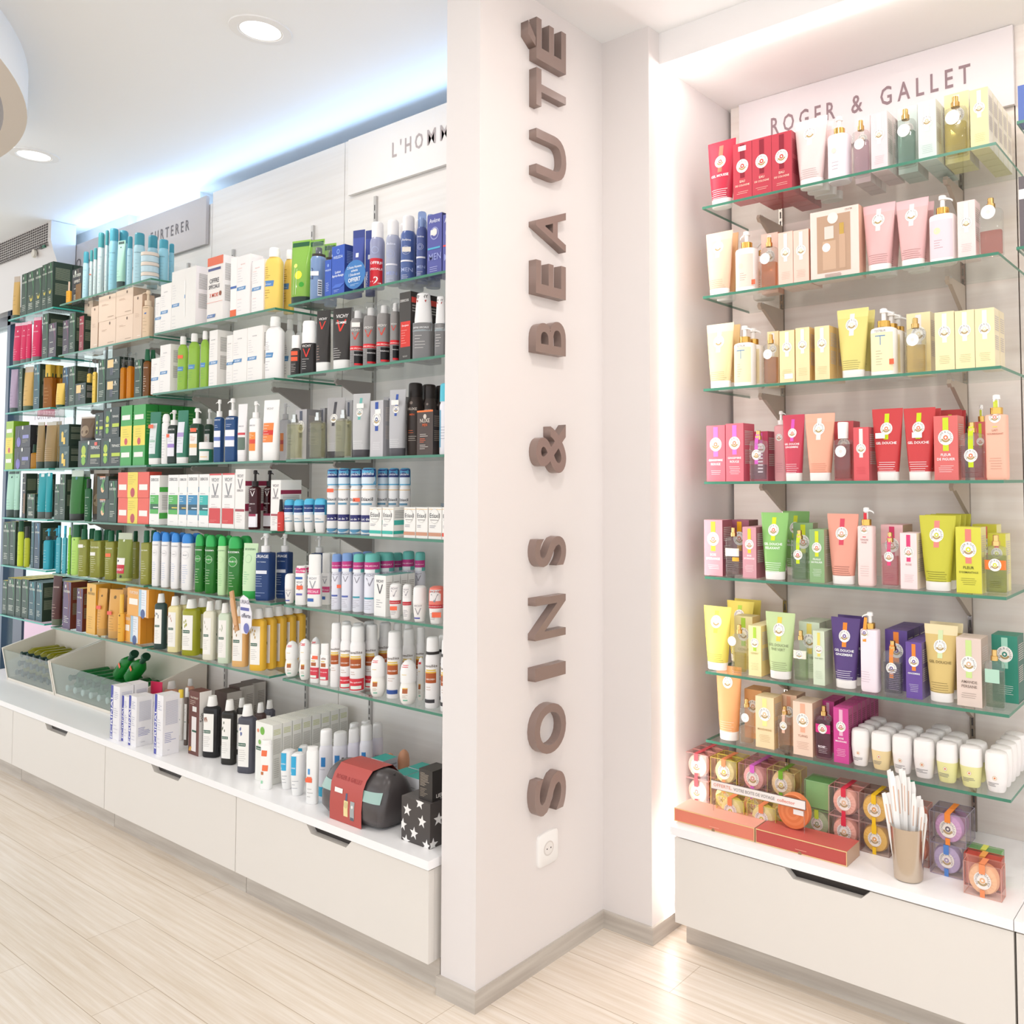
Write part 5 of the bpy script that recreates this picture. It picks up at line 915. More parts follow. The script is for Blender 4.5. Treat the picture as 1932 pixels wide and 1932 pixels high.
# counter goods
plain('b_ecri', 'f1eef0', (('r', -1, -.45, 0, 1, '4048a8'), ('T', -.5, .42, .22, 'ECRINAL', 'f4f2fa', 1.8), ('l', -.2, .8, .74, .9, 5, '8c8cb0'), ('l', -.2, .7, .4, .6, 5, 'a0a0b8'), ('l', -.2, .8, .1, .3, 3, 'b8b4c8')), sdec=(('b', -.7, .8, .5, .9, 22, 'c4c4d4'), ('l', -.75, .75, .2, .38, 6, '5c60b0'), ('l', -.4, .2, .06, .1, 1, 'b0b0b8')))
plain('b_brn', '6c4038', (('t', 0, .88, .09, 'TRAITEMENT', 'ecdccc', 1.6), ('l', -.8, .7, .78, .86, 3, 'ecdccc'), ('r', -.3, .5, .68, .76, 'e8e4de'), ('r', -.4, .5, .06, .6, 'eee6e2'), ('r', -.3, .5, .36, .39, '1f5a44'), ('p', -.9, -.5, .05, .12, .1, 'd8a040')), sc='e8e2dc', sdec=(('T', -.3, .6, .3, 'Soin', '5c5450'), ('b', -.4, .8, .1, .5, 10, 'c0b8b0')))
plain('b_brnw', '6c4038', (('l', -.8, .8, .88, .96, 1, 'd8c8e0'), ('r', -.3, .8, .12, .66, 'ecE8e6'.lower()), ('p', .0, .5, .6, .84, .1, 'ece8e6'), ('r', .0, .6, .18, .26, '1f5a44'), ('p', -.95, -.4, .3, .4, .05, 'd8a040')), sc='ddd6cf', sdec=(('b', -.85, .85, .12, .86, 18, 'b4aca6'),))
plain('b_spk', '503c34', (), sc='c8c0b8', sdec=(('T', -.4, .5, .25, 'Soin', '6c6460'), ('b', -.1, .8, .1, .85, 24, '989088')))
plain('b_long', 'f2f1ea', (('d', -.2, .86, .13, '78b848'), ('d', -.5, .66, .08, '8cc068'), ('d', .2, .68, .1, 'eca050'), ('d', -.7, .85, .06, 'e89070'), ('r', -.9, -.3, .52, .58, '1f5a44'), ('t', -.6, .535, .05, 'KLORANE', 'f4f2ec', .5)), sc='eceae2', tc='f0efe6', sdec=(('b', -.8, .7, .82, .92, 4, 'ccd090'), ('b', -.8, .8, .5, .76, 12, 'c0bcb2'), ('b', -.6, .4, .1, .44, 10, 'd0ccc2')))
plain('o_stk', 'f5f3ef', (('p', -.7, .4, .68, .8, .04, 'f07850'), ('p', -.5, .6, .38, .5, .04, 'f07850'), ('r', -.7, -.2, .3, .36, 'c07040'), ('r', -.7, -.3, .12, .18, '9cd8b0')), bh=.9, s=.98, nk=.95, cw=.93, cs='cyl')
plain('r_lrp', 'f4f2ef', (('r', -.8, .1, .5, .95, '3cacd8'), ('t', -.4, .65, .14, 'OFFRE', 'f0f8fc', .8), LN('a8a8b0', .15, .4, 3)), sh='cup')
plain('o_lrps', 'f3f1ee', (('r', -.5, -.1, .52, .62, '5c9cd4'), ('r', -.7, .2, .38, .48, 'f0805c'), LN('b0aca8', .1, .3, 3)), bh=.93, s=.98, nk=.95, cw=.95, cs='cyl')
plain('a_lrp', 'eeecf2', (('r', -.4, .3, .46, .6, '3888cc'), ('l', -.6, .6, .4, .44, 1, 'a8a0b0'), ('r', -.9, .2, .02, .16, '38b0d4')), cap='f5f3f1', bh=.77, cw=.88)
plain('a_lrpb', 'e8e4ee', (('b', -.1, .6, .1, .5, 14, 'b4acc4'),), cap='f1eeec', bh=.77, cw=.88)
plain('r_peach', 'f0e4dc', (), cap='e0a482'); plain('b_tealt', 'e8e8ec', (LN('a0a0a8', .2, .8, 5),), sc='c8c8ce', tc='30b4a8', sdec=(('b', -.85, .85, .1, .9, 9, '9c9ca4'),))
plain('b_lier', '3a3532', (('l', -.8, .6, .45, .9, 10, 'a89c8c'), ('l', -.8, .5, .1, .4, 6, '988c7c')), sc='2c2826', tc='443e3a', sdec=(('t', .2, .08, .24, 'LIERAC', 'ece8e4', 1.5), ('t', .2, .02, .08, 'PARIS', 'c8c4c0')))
plain('o_blk', '1f1b1c', (('r', -.3, .5, .6, .72, 'f47850'),), bh=.7, s=.86, nk=.4, cs='taper', cw=.5, cap='2a2628', n=2)
plain('t_pinks', 'd43058', (('r', -.6, .4, .3, .55, 'f0dcdc'),), cap='f0ece8', k=.8)
plain('b_next', '5c74b8', (LN('c8d0e8', .2, .7, 5),), sc='4c60a0'); plain('b_nextd', '6c6468', (('r', -1, 1, .68, .82, 'e8e4e4'), LN('b8b0b4', .1, .5, 6)), sc='585054')
plain('p_white', 'f6f3f1', (LN('c0bcbc', .2, .6, 5),), col='f6f3f1', pc='f6f3f1')

# ---------------------------------------------------------------- every product: kind, position, size, style, label
P = 'niche top shelf'; Z = 2.287
G('tube',-1.4404,2.3475,.1071,.045,.2209,'t_red','deep red shower gel tube')
G('box',-1.3514,2.3475,.0686,.045,.1881,'b_red','small red cologne carton',st=(0, 0.9, 'f6f2ee'),n='leftmost',g=1)
G('box',-1.2815,2.3475,.0687,.045,.1883,'b_red','small red cologne carton',n='rightmost',g=1,rows=(2.3955,2.4435,))
G('box',-1.2116,2.35,.0687,.05,.1875,'b_red','tall red cologne carton',g=1,rows=(2.403,2.456,2.509,))
G('tube',-1.1214,2.3475,.1093,.045,.2148,'t_pale','pale pink shower gel tube',g=1,rows=(2.3955,2.4435,2.4915,))
G('pump',-1.0313,2.3529,.0686,.0559,.2016,'p_lilac','white lilac lotion pump bottle')
G('spray',-.9571,2.3376,.0502,.0251,.1662,'s_lilac','clear pinkish perfume bottle with tag')
G('box',-.9744,2.41,.0485,.04,.1995,'b_pink0','pale pink carton behind perfume bottle',g=1,rows=(2.453,2.496,))
G('box',-.8973,2.3475,.0492,.045,.1714,'b_pink1','pale pink perfume carton',g=1,rows=(2.3955,2.4435,))
G('spray',-.8238,2.3396,.0586,.0293,.1656,'s_mint','clear green perfume bottle with tag')
G('box',-.836,2.4125,.0578,.045,.1946,'b_mint','pale green carton behind perfume bottle',g=1,rows=(2.4605,))
G('box',-.7578,2.35,.051,.05,.1691,'b_mint','pale green perfume carton',g=1,rows=(2.403,2.456,2.509,))
G('spray',-.6834,2.3409,.0635,.0318,.1658,'s_yel','clear yellow perfume bottle with tag')
G('box',-.6946,2.4125,.0682,.045,.1984,'b_yel','pale yellow carton behind perfume bottle',g=1,rows=(2.4605,))
G('box',-.6156,2.349,.0478,.048,.1649,'b_yel','pale yellow perfume carton',g=1,rows=(2.4,2.451,2.502,2.553,))
P = 'niche second shelf'; Z = 1.995
G('tube',-1.4529,2.3475,.1023,.045,.214,'t_peach','pale peach shower gel tube')
G('tube',-1.4683,2.4125,.099,.045,.2248,'t_peach2','orange shower gel tube')
G('pump',-1.3529,2.3516,.074,.0533,.2005,'p_peach','white and peach lotion pump bottle',st=(0.72, 0.15, 'f46a48'),g=1,rows=(2.4642,))
G('spray',-1.2656,2.3389,.0556,.0278,.163,'s_peach','amber perfume bottle with round tag')
G('box',-1.2922,2.41,.0601,.04,.1935,'b_peach','peach carton behind perfume bottle')
G('box',-1.2019,2.3475,.0505,.045,.1667,'b_peach','peach perfume carton',n='leftmost',g=1,rows=(2.3955,))
G('box',-1.1494,2.3475,.0514,.045,.1644,'b_peach','peach perfume carton',n='rightmost',g=1,rows=(2.3955,))
G('box',-1.0404,2.35,.1545,.05,.2085,'b_gift','large windowed perfume gift box')
G('tube',-.9091,2.3475,.098,.045,.2031,'t_rose','dusty pink shower gel tube',n='leftmost',g=1,rows=(2.3955,))
G('tube',-.8114,2.3475,.0943,.045,.1981,'t_rose','dusty pink shower gel tube',n='rightmost',g=1,rows=(2.3955,))
G('pump',-.7269,2.3516,.0723,.0533,.1934,'p_rose','white and pink lotion pump bottle')
G('box',-.656,2.35,.0471,.05,.1583,'b_rose','pale pink perfume carton')
G('spray',-.5948,2.3403,.0611,.0305,.157,'s_rose','perfume bottle half full of pink')
P = 'niche third shelf'; Z = 1.696
G('tube',-1.4521,2.3475,.1035,.045,.2128,'t_cream','cream shower gel tube')
G('tube',-1.4644,2.4125,.0984,.045,.2179,'t_cream2','golden shower gel tube')
G('pump',-1.3623,2.3506,.071,.0511,.1976,'p_cream','cream lotion tester pump bottle',g=1,rows=(2.4047,))
G('spray',-1.2626,2.3373,.0491,.0245,.1569,'s_amber','amber perfume bottle with round tag')
G('box',-1.2886,2.42,.0409,.04,.1786,'b_cream','cream carton behind amber perfume')
G('box',-1.2006,2.35,.0508,.05,.1615,'b_cream','cream perfume carton',st=(0.2, 0.13, 'f8f4f0'),n='leftmost',g=1)
G('box',-1.1485,2.355,.0461,.06,.1648,'b_cream','cream perfume carton',n='second from left',g=1)
G('box',-1.0844,2.3525,.0474,.055,.1624,'b_cream','cream perfume carton',n='rightmost',g=1,rows=(2.4105,))
G('tube',-.9951,2.3475,.0989,.045,.2067,'t_yel','translucent yellow shower gel tube',g=1,rows=(2.3955,))
G('pump',-.9024,2.3521,.0754,.0543,.1975,'p_cream','yellow lotion tester pump bottle',st=(0.6, 0.2, 'f46a48'),g=1,rows=(2.4094,2.4667,))
G('spray',-.8064,2.3392,.0568,.0284,.1566,'s_yel2','yellow perfume bottle with tag')
G('box',-.8147,2.415,.0688,.05,.1811,'b_yel2','yellow carton behind perfume bottle')
G('box',-.7206,2.35,.0527,.05,.1623,'b_yel2','pale yellow perfume carton',n='leftmost',g=1)
G('box',-.6664,2.35,.0517,.05,.16,'b_yel2','pale yellow perfume carton',n='second from left',g=1)
G('box',-.6139,2.35,.0504,.05,.1591,'b_yel2','pale yellow perfume carton',n='rightmost',g=1,rows=(2.403,))
P = 'niche fourth shelf'; Z = 1.399
G('box',-1.459,2.355,.0697,.06,.1791,'b_coral','short coral ginger carton')
G('box',-1.3891,2.36,.0646,.07,.1825,'b_coral','tall coral ginger carton')
G('spray',-1.3105,2.3391,.0566,.0283,.1572,'s_speck','speckled perfume bottle with seal')
G('box',-1.3307,2.415,.0499,.05,.1582,'b_crim','crimson carton behind speckled bottle',g=1,rows=(2.468,))
G('pump',-1.2711,2.4153,.0426,.0307,.2219,'p_pinkb','slim pink lotion pump bottle')
G('tube',-1.192,2.3468,.0744,.0436,.2018,'t_crim','crimson ginger shower gel tube')
G('tube',-1.1048,2.3475,.0977,.045,.2012,'t_salm','salmon pink shower gel tube')
G('spray',-1.0273,2.3392,.0548,.0284,.171,'s_coral','coral perfume bottle with white cap')
G('box',-1.0523,2.425,.0622,.05,.1787,'b_coral2','red carton behind coral perfume')
G('box',-.9664,2.3575,.0463,.065,.1536,'b_coral2','red perfume carton')
G('tube',-.8947,2.3475,.0918,.045,.2046,'t_fig','bright red fig shower tube',st=(-0.3, 0.62, 'f4f0ec'),n='leftmost',g=1)
G('tube',-.802,2.3475,.0909,.045,.2021,'t_fig','bright red fig shower tube',st=(0, 0.62, 'f4f0ec'),n='rightmost',g=1,rows=(2.3955,))
G('tube',-.7595,2.4885,.0672,.037,.2037,'t_fig','bright red fig shower tube behind carton',g=1,rows=(2.5284,))
G('box',-.7229,2.355,.0648,.06,.1749,'b_fig','coral fig carton with lime ribbon')
G('spray',-.657,2.3404,.0618,.0309,.1549,'s_fig','pinkish perfume bottle lime ribbon')
G('box',-.6571,2.445,.0332,.05,.1608,'b_fig','coral carton behind perfume bottle')
G('pump',-.6777,2.511,.0306,.022,.2154,'p_fig','gold collared bottle at back')
G('pump',-.5931,2.3452,.056,.0403,.2258,'p_fig','slim peach body lotion bottle')
P = 'niche fifth shelf'; Z = 1.099
G('box',-1.4713,2.355,.069,.06,.1768,'b_mauve','dusky mauve orange-wood carton')
G('box',-1.4185,2.43,.0707,.06,.1749,'b_mauve2','dark plum carton behind bottle')
G('spray',-1.4033,2.3383,.0531,.0266,.1541,'s_lace','lace patterned perfume bottle')
G('box',-1.3387,2.3525,.0483,.055,.1578,'b_mauve','small dusky mauve carton',g=1,rows=(2.4105,))
G('tube',-1.2604,2.3475,.0951,.045,.2032,'t_green','green fig-leaf shower gel tube',g=1,rows=(2.4915,))
G('box',-1.1913,2.4175,.0673,.035,.1707,'b_green','olive green carton behind bottle')
G('spray',-1.172,2.338,.0521,.0261,.1522,'s_green','green perfume bottle lime ribbon')
G('box',-1.1099,2.36,.0477,.07,.1565,'b_green','sage green fig-leaf carton')
G('tube',-1.0356,2.3475,.0986,.045,.2035,'t_blush','pink rose shower gel tube')
G('pump',-.9611,2.3439,.0479,.0378,.2233,'p_blush','slim pink rose lotion bottle')
G('box',-.9076,2.44,.0659,.08,.1717,'b_blush','pink carton behind perfume bottle')
G('spray',-.8889,2.3372,.0487,.0243,.154,'s_blush','pink perfume bottle rose ribbon')
G('box',-.8322,2.36,.0472,.07,.1538,'b_rosew','small white rose carton')
G('tube',-.7573,2.3475,.1003,.045,.2034,'t_lime','lime osmanthus shower gel tube',g=1,rows=(2.3955,2.4435,2.4915,))
G('box',-.6686,2.35,.0664,.05,.1746,'b_lime','lime yellow osmanthus carton',g=1,rows=(2.509,))
G('spray',-.601,2.3392,.0569,.0285,.1554,'s_lime','lime perfume bottle orange band')
G('box',-.6148,2.425,.047,.05,.1545,'b_lime','lime carton behind perfume bottle')
P = 'niche sixth shelf'; Z = .801
G('tube',-1.4709,2.3475,.1037,.045,.1985,'t_lem','lemon yellow shower gel tube',g=1,rows=(2.4915,2.5395,))
G('box',-1.4011,2.415,.0665,.05,.1668,'b_lem','tall cream carton behind bottle')
G('spray',-1.3844,2.3369,.0477,.0238,.1493,'s_lem','clear lemon perfume bottle')
G('box',-1.3229,2.3525,.0443,.055,.153,'b_lem','small cream lemon carton',g=1,rows=(2.4105,))
G('tube',-1.2453,2.3475,.1013,.045,.1977,'t_tea','pale green tea shower tube')
G('spray',-1.1715,2.3375,.0438,.0249,.1511,'s_tea','green tea perfume bottle')
G('box',-1.1695,2.4125,.0685,.045,.1691,'b_tea','tall green tea carton behind',g=1,rows=(2.4605,))
G('box',-1.1076,2.3525,.0367,.055,.1571,'b_tea','small green tea carton')
G('tube',-1.0318,2.3475,.0904,.045,.1997,'t_purp','dark purple ginger shower tube',g=1,rows=(2.3955,))
G('pump',-.9548,2.3439,.0525,.0378,.2235,'p_ging','slim white ginger lotion bottle')
G('box',-.8964,2.415,.0656,.05,.17,'b_purp2','tall purple carton behind bottle',g=1,rows=(2.468,2.521,))
G('spray',-.887,2.3383,.053,.0265,.1498,'s_lav','mauve perfume bottle orange ribbon')
G('box',-.8227,2.35,.0451,.05,.1529,'b_purp','small purple ginger carton',g=1,rows=(2.403,2.456,))
G('tube',-.7531,2.3475,.0917,.045,.2045,'t_gold','golden almond shower gel tube',g=1,rows=(2.3955,))
G('box',-.6736,2.36,.065,.07,.1793,'b_amand','beige almond perfume carton')
G('spray',-.6107,2.3375,.0498,.0249,.1537,'s_jade','clear perfume bottle jade band')
G('box',-.6054,2.455,.0674,.07,.1783,'b_jade','dark green floral carton')
P = 'niche bottom shelf'; Z = .588
G('tube',-1.4305,2.3475,.0939,.045,.2272,'t_oran','orange shower gel tube')
G('spray',-1.3606,2.3379,.0436,.0259,.1358,'s_ora','clear peach perfume bottle')
G('box',-1.3682,2.42,.0621,.06,.1524,'b_ora','orange carton behind perfume bottle')
G('box',-1.2908,2.3525,.0634,.055,.154,'b_mand','cream mandarin perfume carton')
G('spray',-1.2272,2.3356,.0424,.0212,.1327,'s_beig','beige perfume bottle')
G('box',-1.2419,2.42,.0544,.06,.1536,'b_ylang2','peach carton behind perfume bottle')
G('box',-1.1628,2.36,.0634,.07,.1561,'b_ylang','peach ylang perfume carton')
G('spray',-1.0992,2.3372,.049,.0245,.1522,'s_mag','dark magenta rose perfume bottle')
G('box',-1.116,2.42,.0401,.04,.1498,'b_mag','magenta carton behind rose perfume',g=1,rows=(2.463,))
G('box',-1.0409,2.34,.0461,.03,.1566,'b_mag','magenta rose perfume carton',g=1,rows=(2.373,2.406,2.439,2.472,2.505,2.538,))
G('roll',-.9903,2.346,.0524,.042,.1027,'r_white','white roll-on deodorant',n='leftmost',g=1,rows=(2.3909,2.4359,2.4808,))
G('roll',-.9285,2.3476,.0565,.0452,.1034,'r_cream','cream roll-on deodorant',g=1,rows=(2.3958,2.444,))
G('roll',-.8673,2.3473,.0557,.0446,.1041,'r_white','white roll-on deodorant',n='second from left',g=1,rows=(2.3949,2.4424,))
G('roll',-.8057,2.3482,.058,.0464,.1038,'r_white','white roll-on deodorant',n='third from left',g=1,rows=(2.3976,2.4469,2.4963,))
G('roll',-.7427,2.3479,.0572,.0458,.1053,'r_lemon','pale yellow roll-on deodorant',n='leftmost',g=1,rows=(2.3966,2.4454,))
G('roll',-.6791,2.3486,.0589,.0471,.106,'r_lemon','pale yellow roll-on deodorant',n='rightmost',g=1,rows=(2.3987,))
G('roll',-.614,2.3483,.0581,.0465,.1034,'r_white','white roll-on deodorant',n='rightmost',g=1,rows=(2.3978,2.4473,2.4968,2.5463,))
P = 'lit niche counter'; Z = .365
G('soap',-1.5459,2.35,.0934,.04,.08,'so_pink','pink round soap in upper clear box',dz=0.081,g=1,rows=(2.393,2.436,))
G('soap',-1.5459,2.35,.0934,.04,.08,'so_pink','pink round soap in lower clear box',g=1,rows=(2.393,2.436,))
G('soap',-1.443,2.35,.0962,.04,.08,'so_lem','lemon round soap in upper box',dz=0.081,g=1,rows=(2.393,))
G('soap',-1.443,2.35,.0962,.04,.08,'so_lem','lemon round soap in lower box',g=1,rows=(2.393,))
G('soap',-1.3394,2.35,.0969,.04,.08,'so_mauve','mauve round soap in upper box',dz=0.081,g=1,rows=(2.393,2.436,))
G('soap',-1.3394,2.35,.0969,.04,.08,'so_mauve','mauve round soap in lower box',g=1,rows=(2.393,2.436,))
G('soap',-1.2411,2.35,.0932,.04,.08,'so_pale','pale yellow soap in upper box',dz=0.081,g=1,rows=(2.393,))
G('soap',-1.2411,2.35,.0932,.04,.08,'so_pale','pale yellow soap in lower box',g=1,rows=(2.393,))
G('soap',-1.1126,2.34,.0802,.06,.08,'so_green','green soap pack above green soap',dz=0.081)
G('soap',-1.1146,2.33,.0815,.04,.08,'so_greenr','green round soap in lower box')
G('soap',-1.0254,2.32,.0919,.04,.08,'so_peach','coral pink soap in upper box',dz=0.081,g=1,rows=(2.363,))
G('soap',-1.026,2.32,.0932,.04,.08,'so_peach','coral pink soap in lower box',g=1,rows=(2.363,))
G('soap',-.9352,2.32,.085,.04,.08,'so_must','mustard yellow soap upper box',dz=0.081,g=1,rows=(2.363,))
G('soap',-.9352,2.32,.085,.04,.08,'so_must','mustard yellow soap lower box',g=1,rows=(2.363,))
G('soap',-.8254,2.32,.085,.04,.08,'so_oran','orange soap upper box behind vase',dz=0.081)
G('soap',-.8254,2.32,.085,.04,.08,'so_oran','orange soap lower box behind vase')
G('soap',-.7245,2.3,.0957,.04,.08,'so_purp','purple round soap in upper box',dz=0.081,g=1,rows=(2.343,))
G('soap',-.7294,2.3,.0858,.04,.08,'so_lav','lavender round soap in lower box')
G('soap',-.6203,2.235,.0923,.04,.08,'so_apri','apricot soap in front box')
G('soap',-.6322,2.2795,.0916,.035,.08,'so_redt','soap box with red top')
G('soap',-.641,2.3195,.0886,.035,.08,'so_mint','soap box with green top')
G('soap',-1.3718,2.27,.097,.04,.08,'so_lem','lemon soap box on red carton')
G('soap',-1.2647,2.27,.097,.04,.08,'so_lem','lemon soap box beside orange tin')
P = 'right bay top shelf'; Z = 2.041
G('tube',-2.8586,1.7492,.0845,.045,.2369,'t_kids','green herbal shower gel tube',rz=0.25,n='rightmost',g=1)
G('tube',-2.8688,1.8133,.0792,.0435,.2563,'t_kids','green herbal shower gel tube',rz=0.25,n='leftmost',g=1)
G('tube',-2.8632,1.867,.0578,.0318,.2533,'t_kids','green herbal shower gel tube',rz=0.25,n='second from left',g=1)
G('aero',-2.7551,1.752,.054,.054,.2133,'a_steel','steel blue shaving foam can',rz=0.62,st=(-0.1, 0.45, 'f4f0ea'))
G('aero',-2.7872,1.8215,.043,.043,.2235,'a_steel','steel blue foam can behind carton',rz=0.62)
G('box',-2.6557,1.74,.0374,.03,.1297,'b_wels','small blue after-shave carton')
G('box',-2.5985,1.76,.0723,.07,.1709,'b_wel','tall blue after-shave carton')
G('tube',-2.5037,1.7396,.0497,.0273,.2111,'t_navy','navy blue cream tube',rz=0.25,n='rightmost',g=1)
G('tube',-2.5282,1.8033,.0451,.0248,.2304,'t_navy','navy blue cream tube',rz=0.25,n='leftmost',g=1)
G('aero',-2.4156,1.7486,.0472,.0472,.2238,'a_av1','blue-grey foam can with red offer',rz=0.59)
G('aero',-2.3321,1.7474,.0448,.0448,.2156,'a_av2','blue-grey shaving foam can',rz=0.58,g=1,rows=(1.7952,1.843,))
G('aero',-2.2558,1.7485,.047,.047,.216,'a_av3','blue shaving foam can white cap',rz=0.57,st=(0.1, 0.47, 'f0e8dc'),g=1,rows=(1.7985,1.8484,))
G('aero',-2.1804,1.7417,.0335,.0335,.2141,'a_av4','blue foam can blue cap',rz=0.56,g=1,rows=(1.7782,))
G('box',-2.1003,1.75,.0677,.05,.1882,'b_av','violet blue carton cyan stripe',st=(-0.1, 0.7, 'f4ece4'),g=1,rows=(1.803,))
G('box',-2.0301,1.75,.0649,.05,.1779,'b_avr','violet blue carton red stripe',g=1,rows=(1.803,))
P = 'right bay second shelf'; Z = 1.785
G('bot',-2.8628,1.7362,.0383,.0191,.1459,'a_orst','black bottle with orange stickers',rz=0.36)
G('bot',-2.7907,1.7419,.0576,.0288,.1904,'o_vich','black wash bottle white cap',rz=0.36,g=1,rows=(1.7786,))
G('tube',-2.7048,1.7426,.0598,.0329,.2185,'t_vichs','black cream tube turned sideways',rz=0.25)
G('tube',-2.6018,1.7493,.0872,.045,.2153,'t_vich','black cream tube facing forward',rz=0.25)
G('aero',-2.5182,1.7491,.0482,.0482,.2123,'a_ras','grey shaving foam can red band',rz=0.6,st=(0.1, 0.68, 'f4f0ea'),n='leftmost',g=1,rows=(1.8003,))
G('aero',-2.4467,1.7483,.0467,.0467,.2135,'a_ras','grey shaving foam can red band',rz=0.59,n='second from left',g=1,rows=(1.798,))
G('aero',-2.3758,1.7486,.0473,.0473,.2126,'a_ras','grey shaving foam can red band',rz=0.58,n='third from left',g=1,rows=(1.7989,))
G('aero',-2.3083,1.7407,.0313,.0313,.2103,'a_ras','grey shaving foam can red band',rz=0.57,n='rightmost',g=1)
G('box',-2.2392,1.755,.0547,.06,.2192,'b_dercos','charcoal hair treatment carton',g=1,rows=(1.818,))
G('bot',-2.1746,1.7448,.0675,.0337,.2084,'o_cone','grey cone shaped bottle white cap',rz=0.36,n='leftmost',g=1)
G('bot',-2.0825,1.7356,.0361,.0181,.186,'o_cone','grey cone shaped bottle white cap',rz=0.36,n='second from left',g=1)
G('bot',-2.0288,1.7342,.0313,.0156,.1724,'o_cone','grey cone shaped bottle white cap',rz=0.36,n='rightmost',g=1)
P = 'right bay third shelf'; Z = 1.485
G('spray',-2.8707,1.7407,.0578,.0289,.162,'g_clear','square clear glass cologne bottle',rz=0.25,n='leftmost',g=1)
G('box',-2.9121,1.82,.0708,.06,.1851,'b_grey','grey carton behind glass bottle')
G('spray',-2.728,1.7401,.0554,.0277,.1624,'g_clear','square clear glass cologne bottle',rz=0.25,n='second from left',g=1)
G('box',-2.9497,1.925,.0303,.05,.1998,'b_grey','dark banded grey carton')
G('tube',-2.6859,1.7835,.08,.044,.2141,'t_grey1','grey tube with dark ribbon',rz=0.25)
G('spray',-2.5792,1.7405,.057,.0285,.1636,'g_clear','square clear glass cologne bottle',rz=0.25,n='rightmost',g=1)
G('box',-2.7273,1.89,.0458,.06,.213,'b_grey','grey carton at back of shelf')
G('tube',-2.4875,1.746,.0714,.0393,.2133,'t_grey2','grey tube with teal ribbon',rz=0.25,st=(0.3, 0.8, 'f4f0ea'))
G('box',-2.3777,1.76,.0665,.07,.1825,'b_greyb','grey carton with blue ribbon',st=(0.2, 0.8, 'f4f0ea'))
G('box',-2.4895,1.89,.0697,.06,.2123,'b_grey','tall grey carton at back')
G('tube',-2.295,1.7434,.0628,.0345,.2136,'t_grey3','grey tube with blue ribbon',rz=0.25,st=(0.1, 0.8, 'f4f0ea'))
G('aero',-2.2655,1.7892,.0513,.0513,.2373,'a_nuxe','brown shaving gel can',rz=0.56,n='leftmost',g=1,rows=(1.8435,))
G('aero',-2.2043,1.799,.038,.038,.2284,'a_nuxe','brown shaving gel can',rz=0.55,n='rightmost',g=1,rows=(1.8399,))
G('box',-2.1262,1.73,.0744,.03,.1369,'b_nuxe','brown moisturiser carton orange edge')
G('aero',-2.0649,1.7495,.0459,.0459,.2184,'a_cyan','white can with cyan cap',rz=0.54)
P = 'right bay fourth shelf'; Z = 1.23
G('roll',-2.898,1.7423,.0347,.0347,.1125,'r_etia','white roll-on in blue wrap',rz=0.64,n='leftmost',g=1,rows=(1.78,))
G('roll',-2.8369,1.7426,.0353,.0353,.112,'r_etia','white roll-on in blue wrap',rz=0.63,n='second from left',g=1,rows=(1.7809,))
G('roll',-2.7754,1.7433,.0365,.0365,.1166,'r_etia','white roll-on in blue wrap',rz=0.63,n='third from left',g=1,rows=(1.7828,))
G('roll',-2.7113,1.7447,.0394,.0394,.117,'r_etia','white roll-on in blue wrap',rz=0.62,n='rightmost',g=1,rows=(1.7872,))
G('aero',-2.6625,1.7589,.0377,.0377,.2201,'a_etia','tall white can in blue wrap',rz=0.61,st=(-0.1, 0.66, 'f46e4c'),n='leftmost',g=1,rows=(1.7996,))
G('aero',-2.5985,1.7599,.0398,.0398,.2208,'a_etia','tall white can in blue wrap',rz=0.6,n='second from left',g=1,rows=(1.8026,))
G('aero',-2.5305,1.7591,.0383,.0383,.2193,'a_etia','tall white can in blue wrap',rz=0.6,st=(0.4, 0.52, 'f46e4c'),n='third from left',g=1,rows=(1.8004,))
G('aero',-2.4685,1.7638,.0477,.0477,.2206,'a_etia','tall white can in blue wrap',rz=0.59,n='fourth from left',g=1)
G('aero',-2.4668,1.8185,.0371,.0371,.2196,'a_etia','tall white can in blue wrap',rz=0.58,n='fifth from left',g=1)
G('aero',-2.408,1.8175,.0351,.0351,.2194,'a_etia','tall white can in blue wrap',rz=0.57,n='sixth from left',g=1)
G('aero',-2.3511,1.8178,.0356,.0356,.2187,'a_etia','tall white can in blue wrap',rz=0.57,n='rightmost',g=1)
G('box',-2.3648,1.735,.0607,.04,.0919,'b_etia','small white carton teal stripe',n='leftmost',g=1)
G('box',-2.3017,1.74,.0546,.05,.0927,'b_etia','small white carton teal stripe',n='rightmost',g=1)
G('box',-2.1948,1.735,.0543,.04,.094,'b_etib','small white carton brown stripe',n='leftmost',g=1)
G('box',-2.1368,1.735,.053,.04,.0948,'b_etib','small white carton brown stripe',n='second from left',g=1)
G('box',-2.0758,1.735,.059,.04,.0955,'b_etib','small white carton brown stripe',n='rightmost',g=1)
G('box',-2.0197,1.735,.0475,.04,.0963,'b_etir','small white carton red stripe')
P = 'right bay fifth shelf'; Z = .975
G('roll',-2.887,1.7413,.0326,.0326,.1037,'r_vich','small white roll-on orange top',rz=0.64)
G('bot',-2.8103,1.737,.0408,.0204,.136,'o_stickb','white stick with pink top band',rz=0.36,st=(0.1, 0.45, 'f46e4c'),g=1,rows=(1.7639,))
G('bot',-2.7325,1.7399,.051,.0255,.1791,'o_stick','tall white bottle pink band',rz=0.36,n='rightmost',g=1)
G('bot',-2.7427,1.7899,.0339,.0169,.1799,'o_stick','tall white bottle pink band',rz=0.36,n='leftmost',g=1,rows=(1.8127,))
G('aero',-2.6083,1.7419,.0337,.0337,.1861,'a_dblue','white can with blue cap',rz=0.61,st=(0.6, 0.42, 'f46e4c'),n='leftmost',g=1,rows=(1.7786,1.8153,))
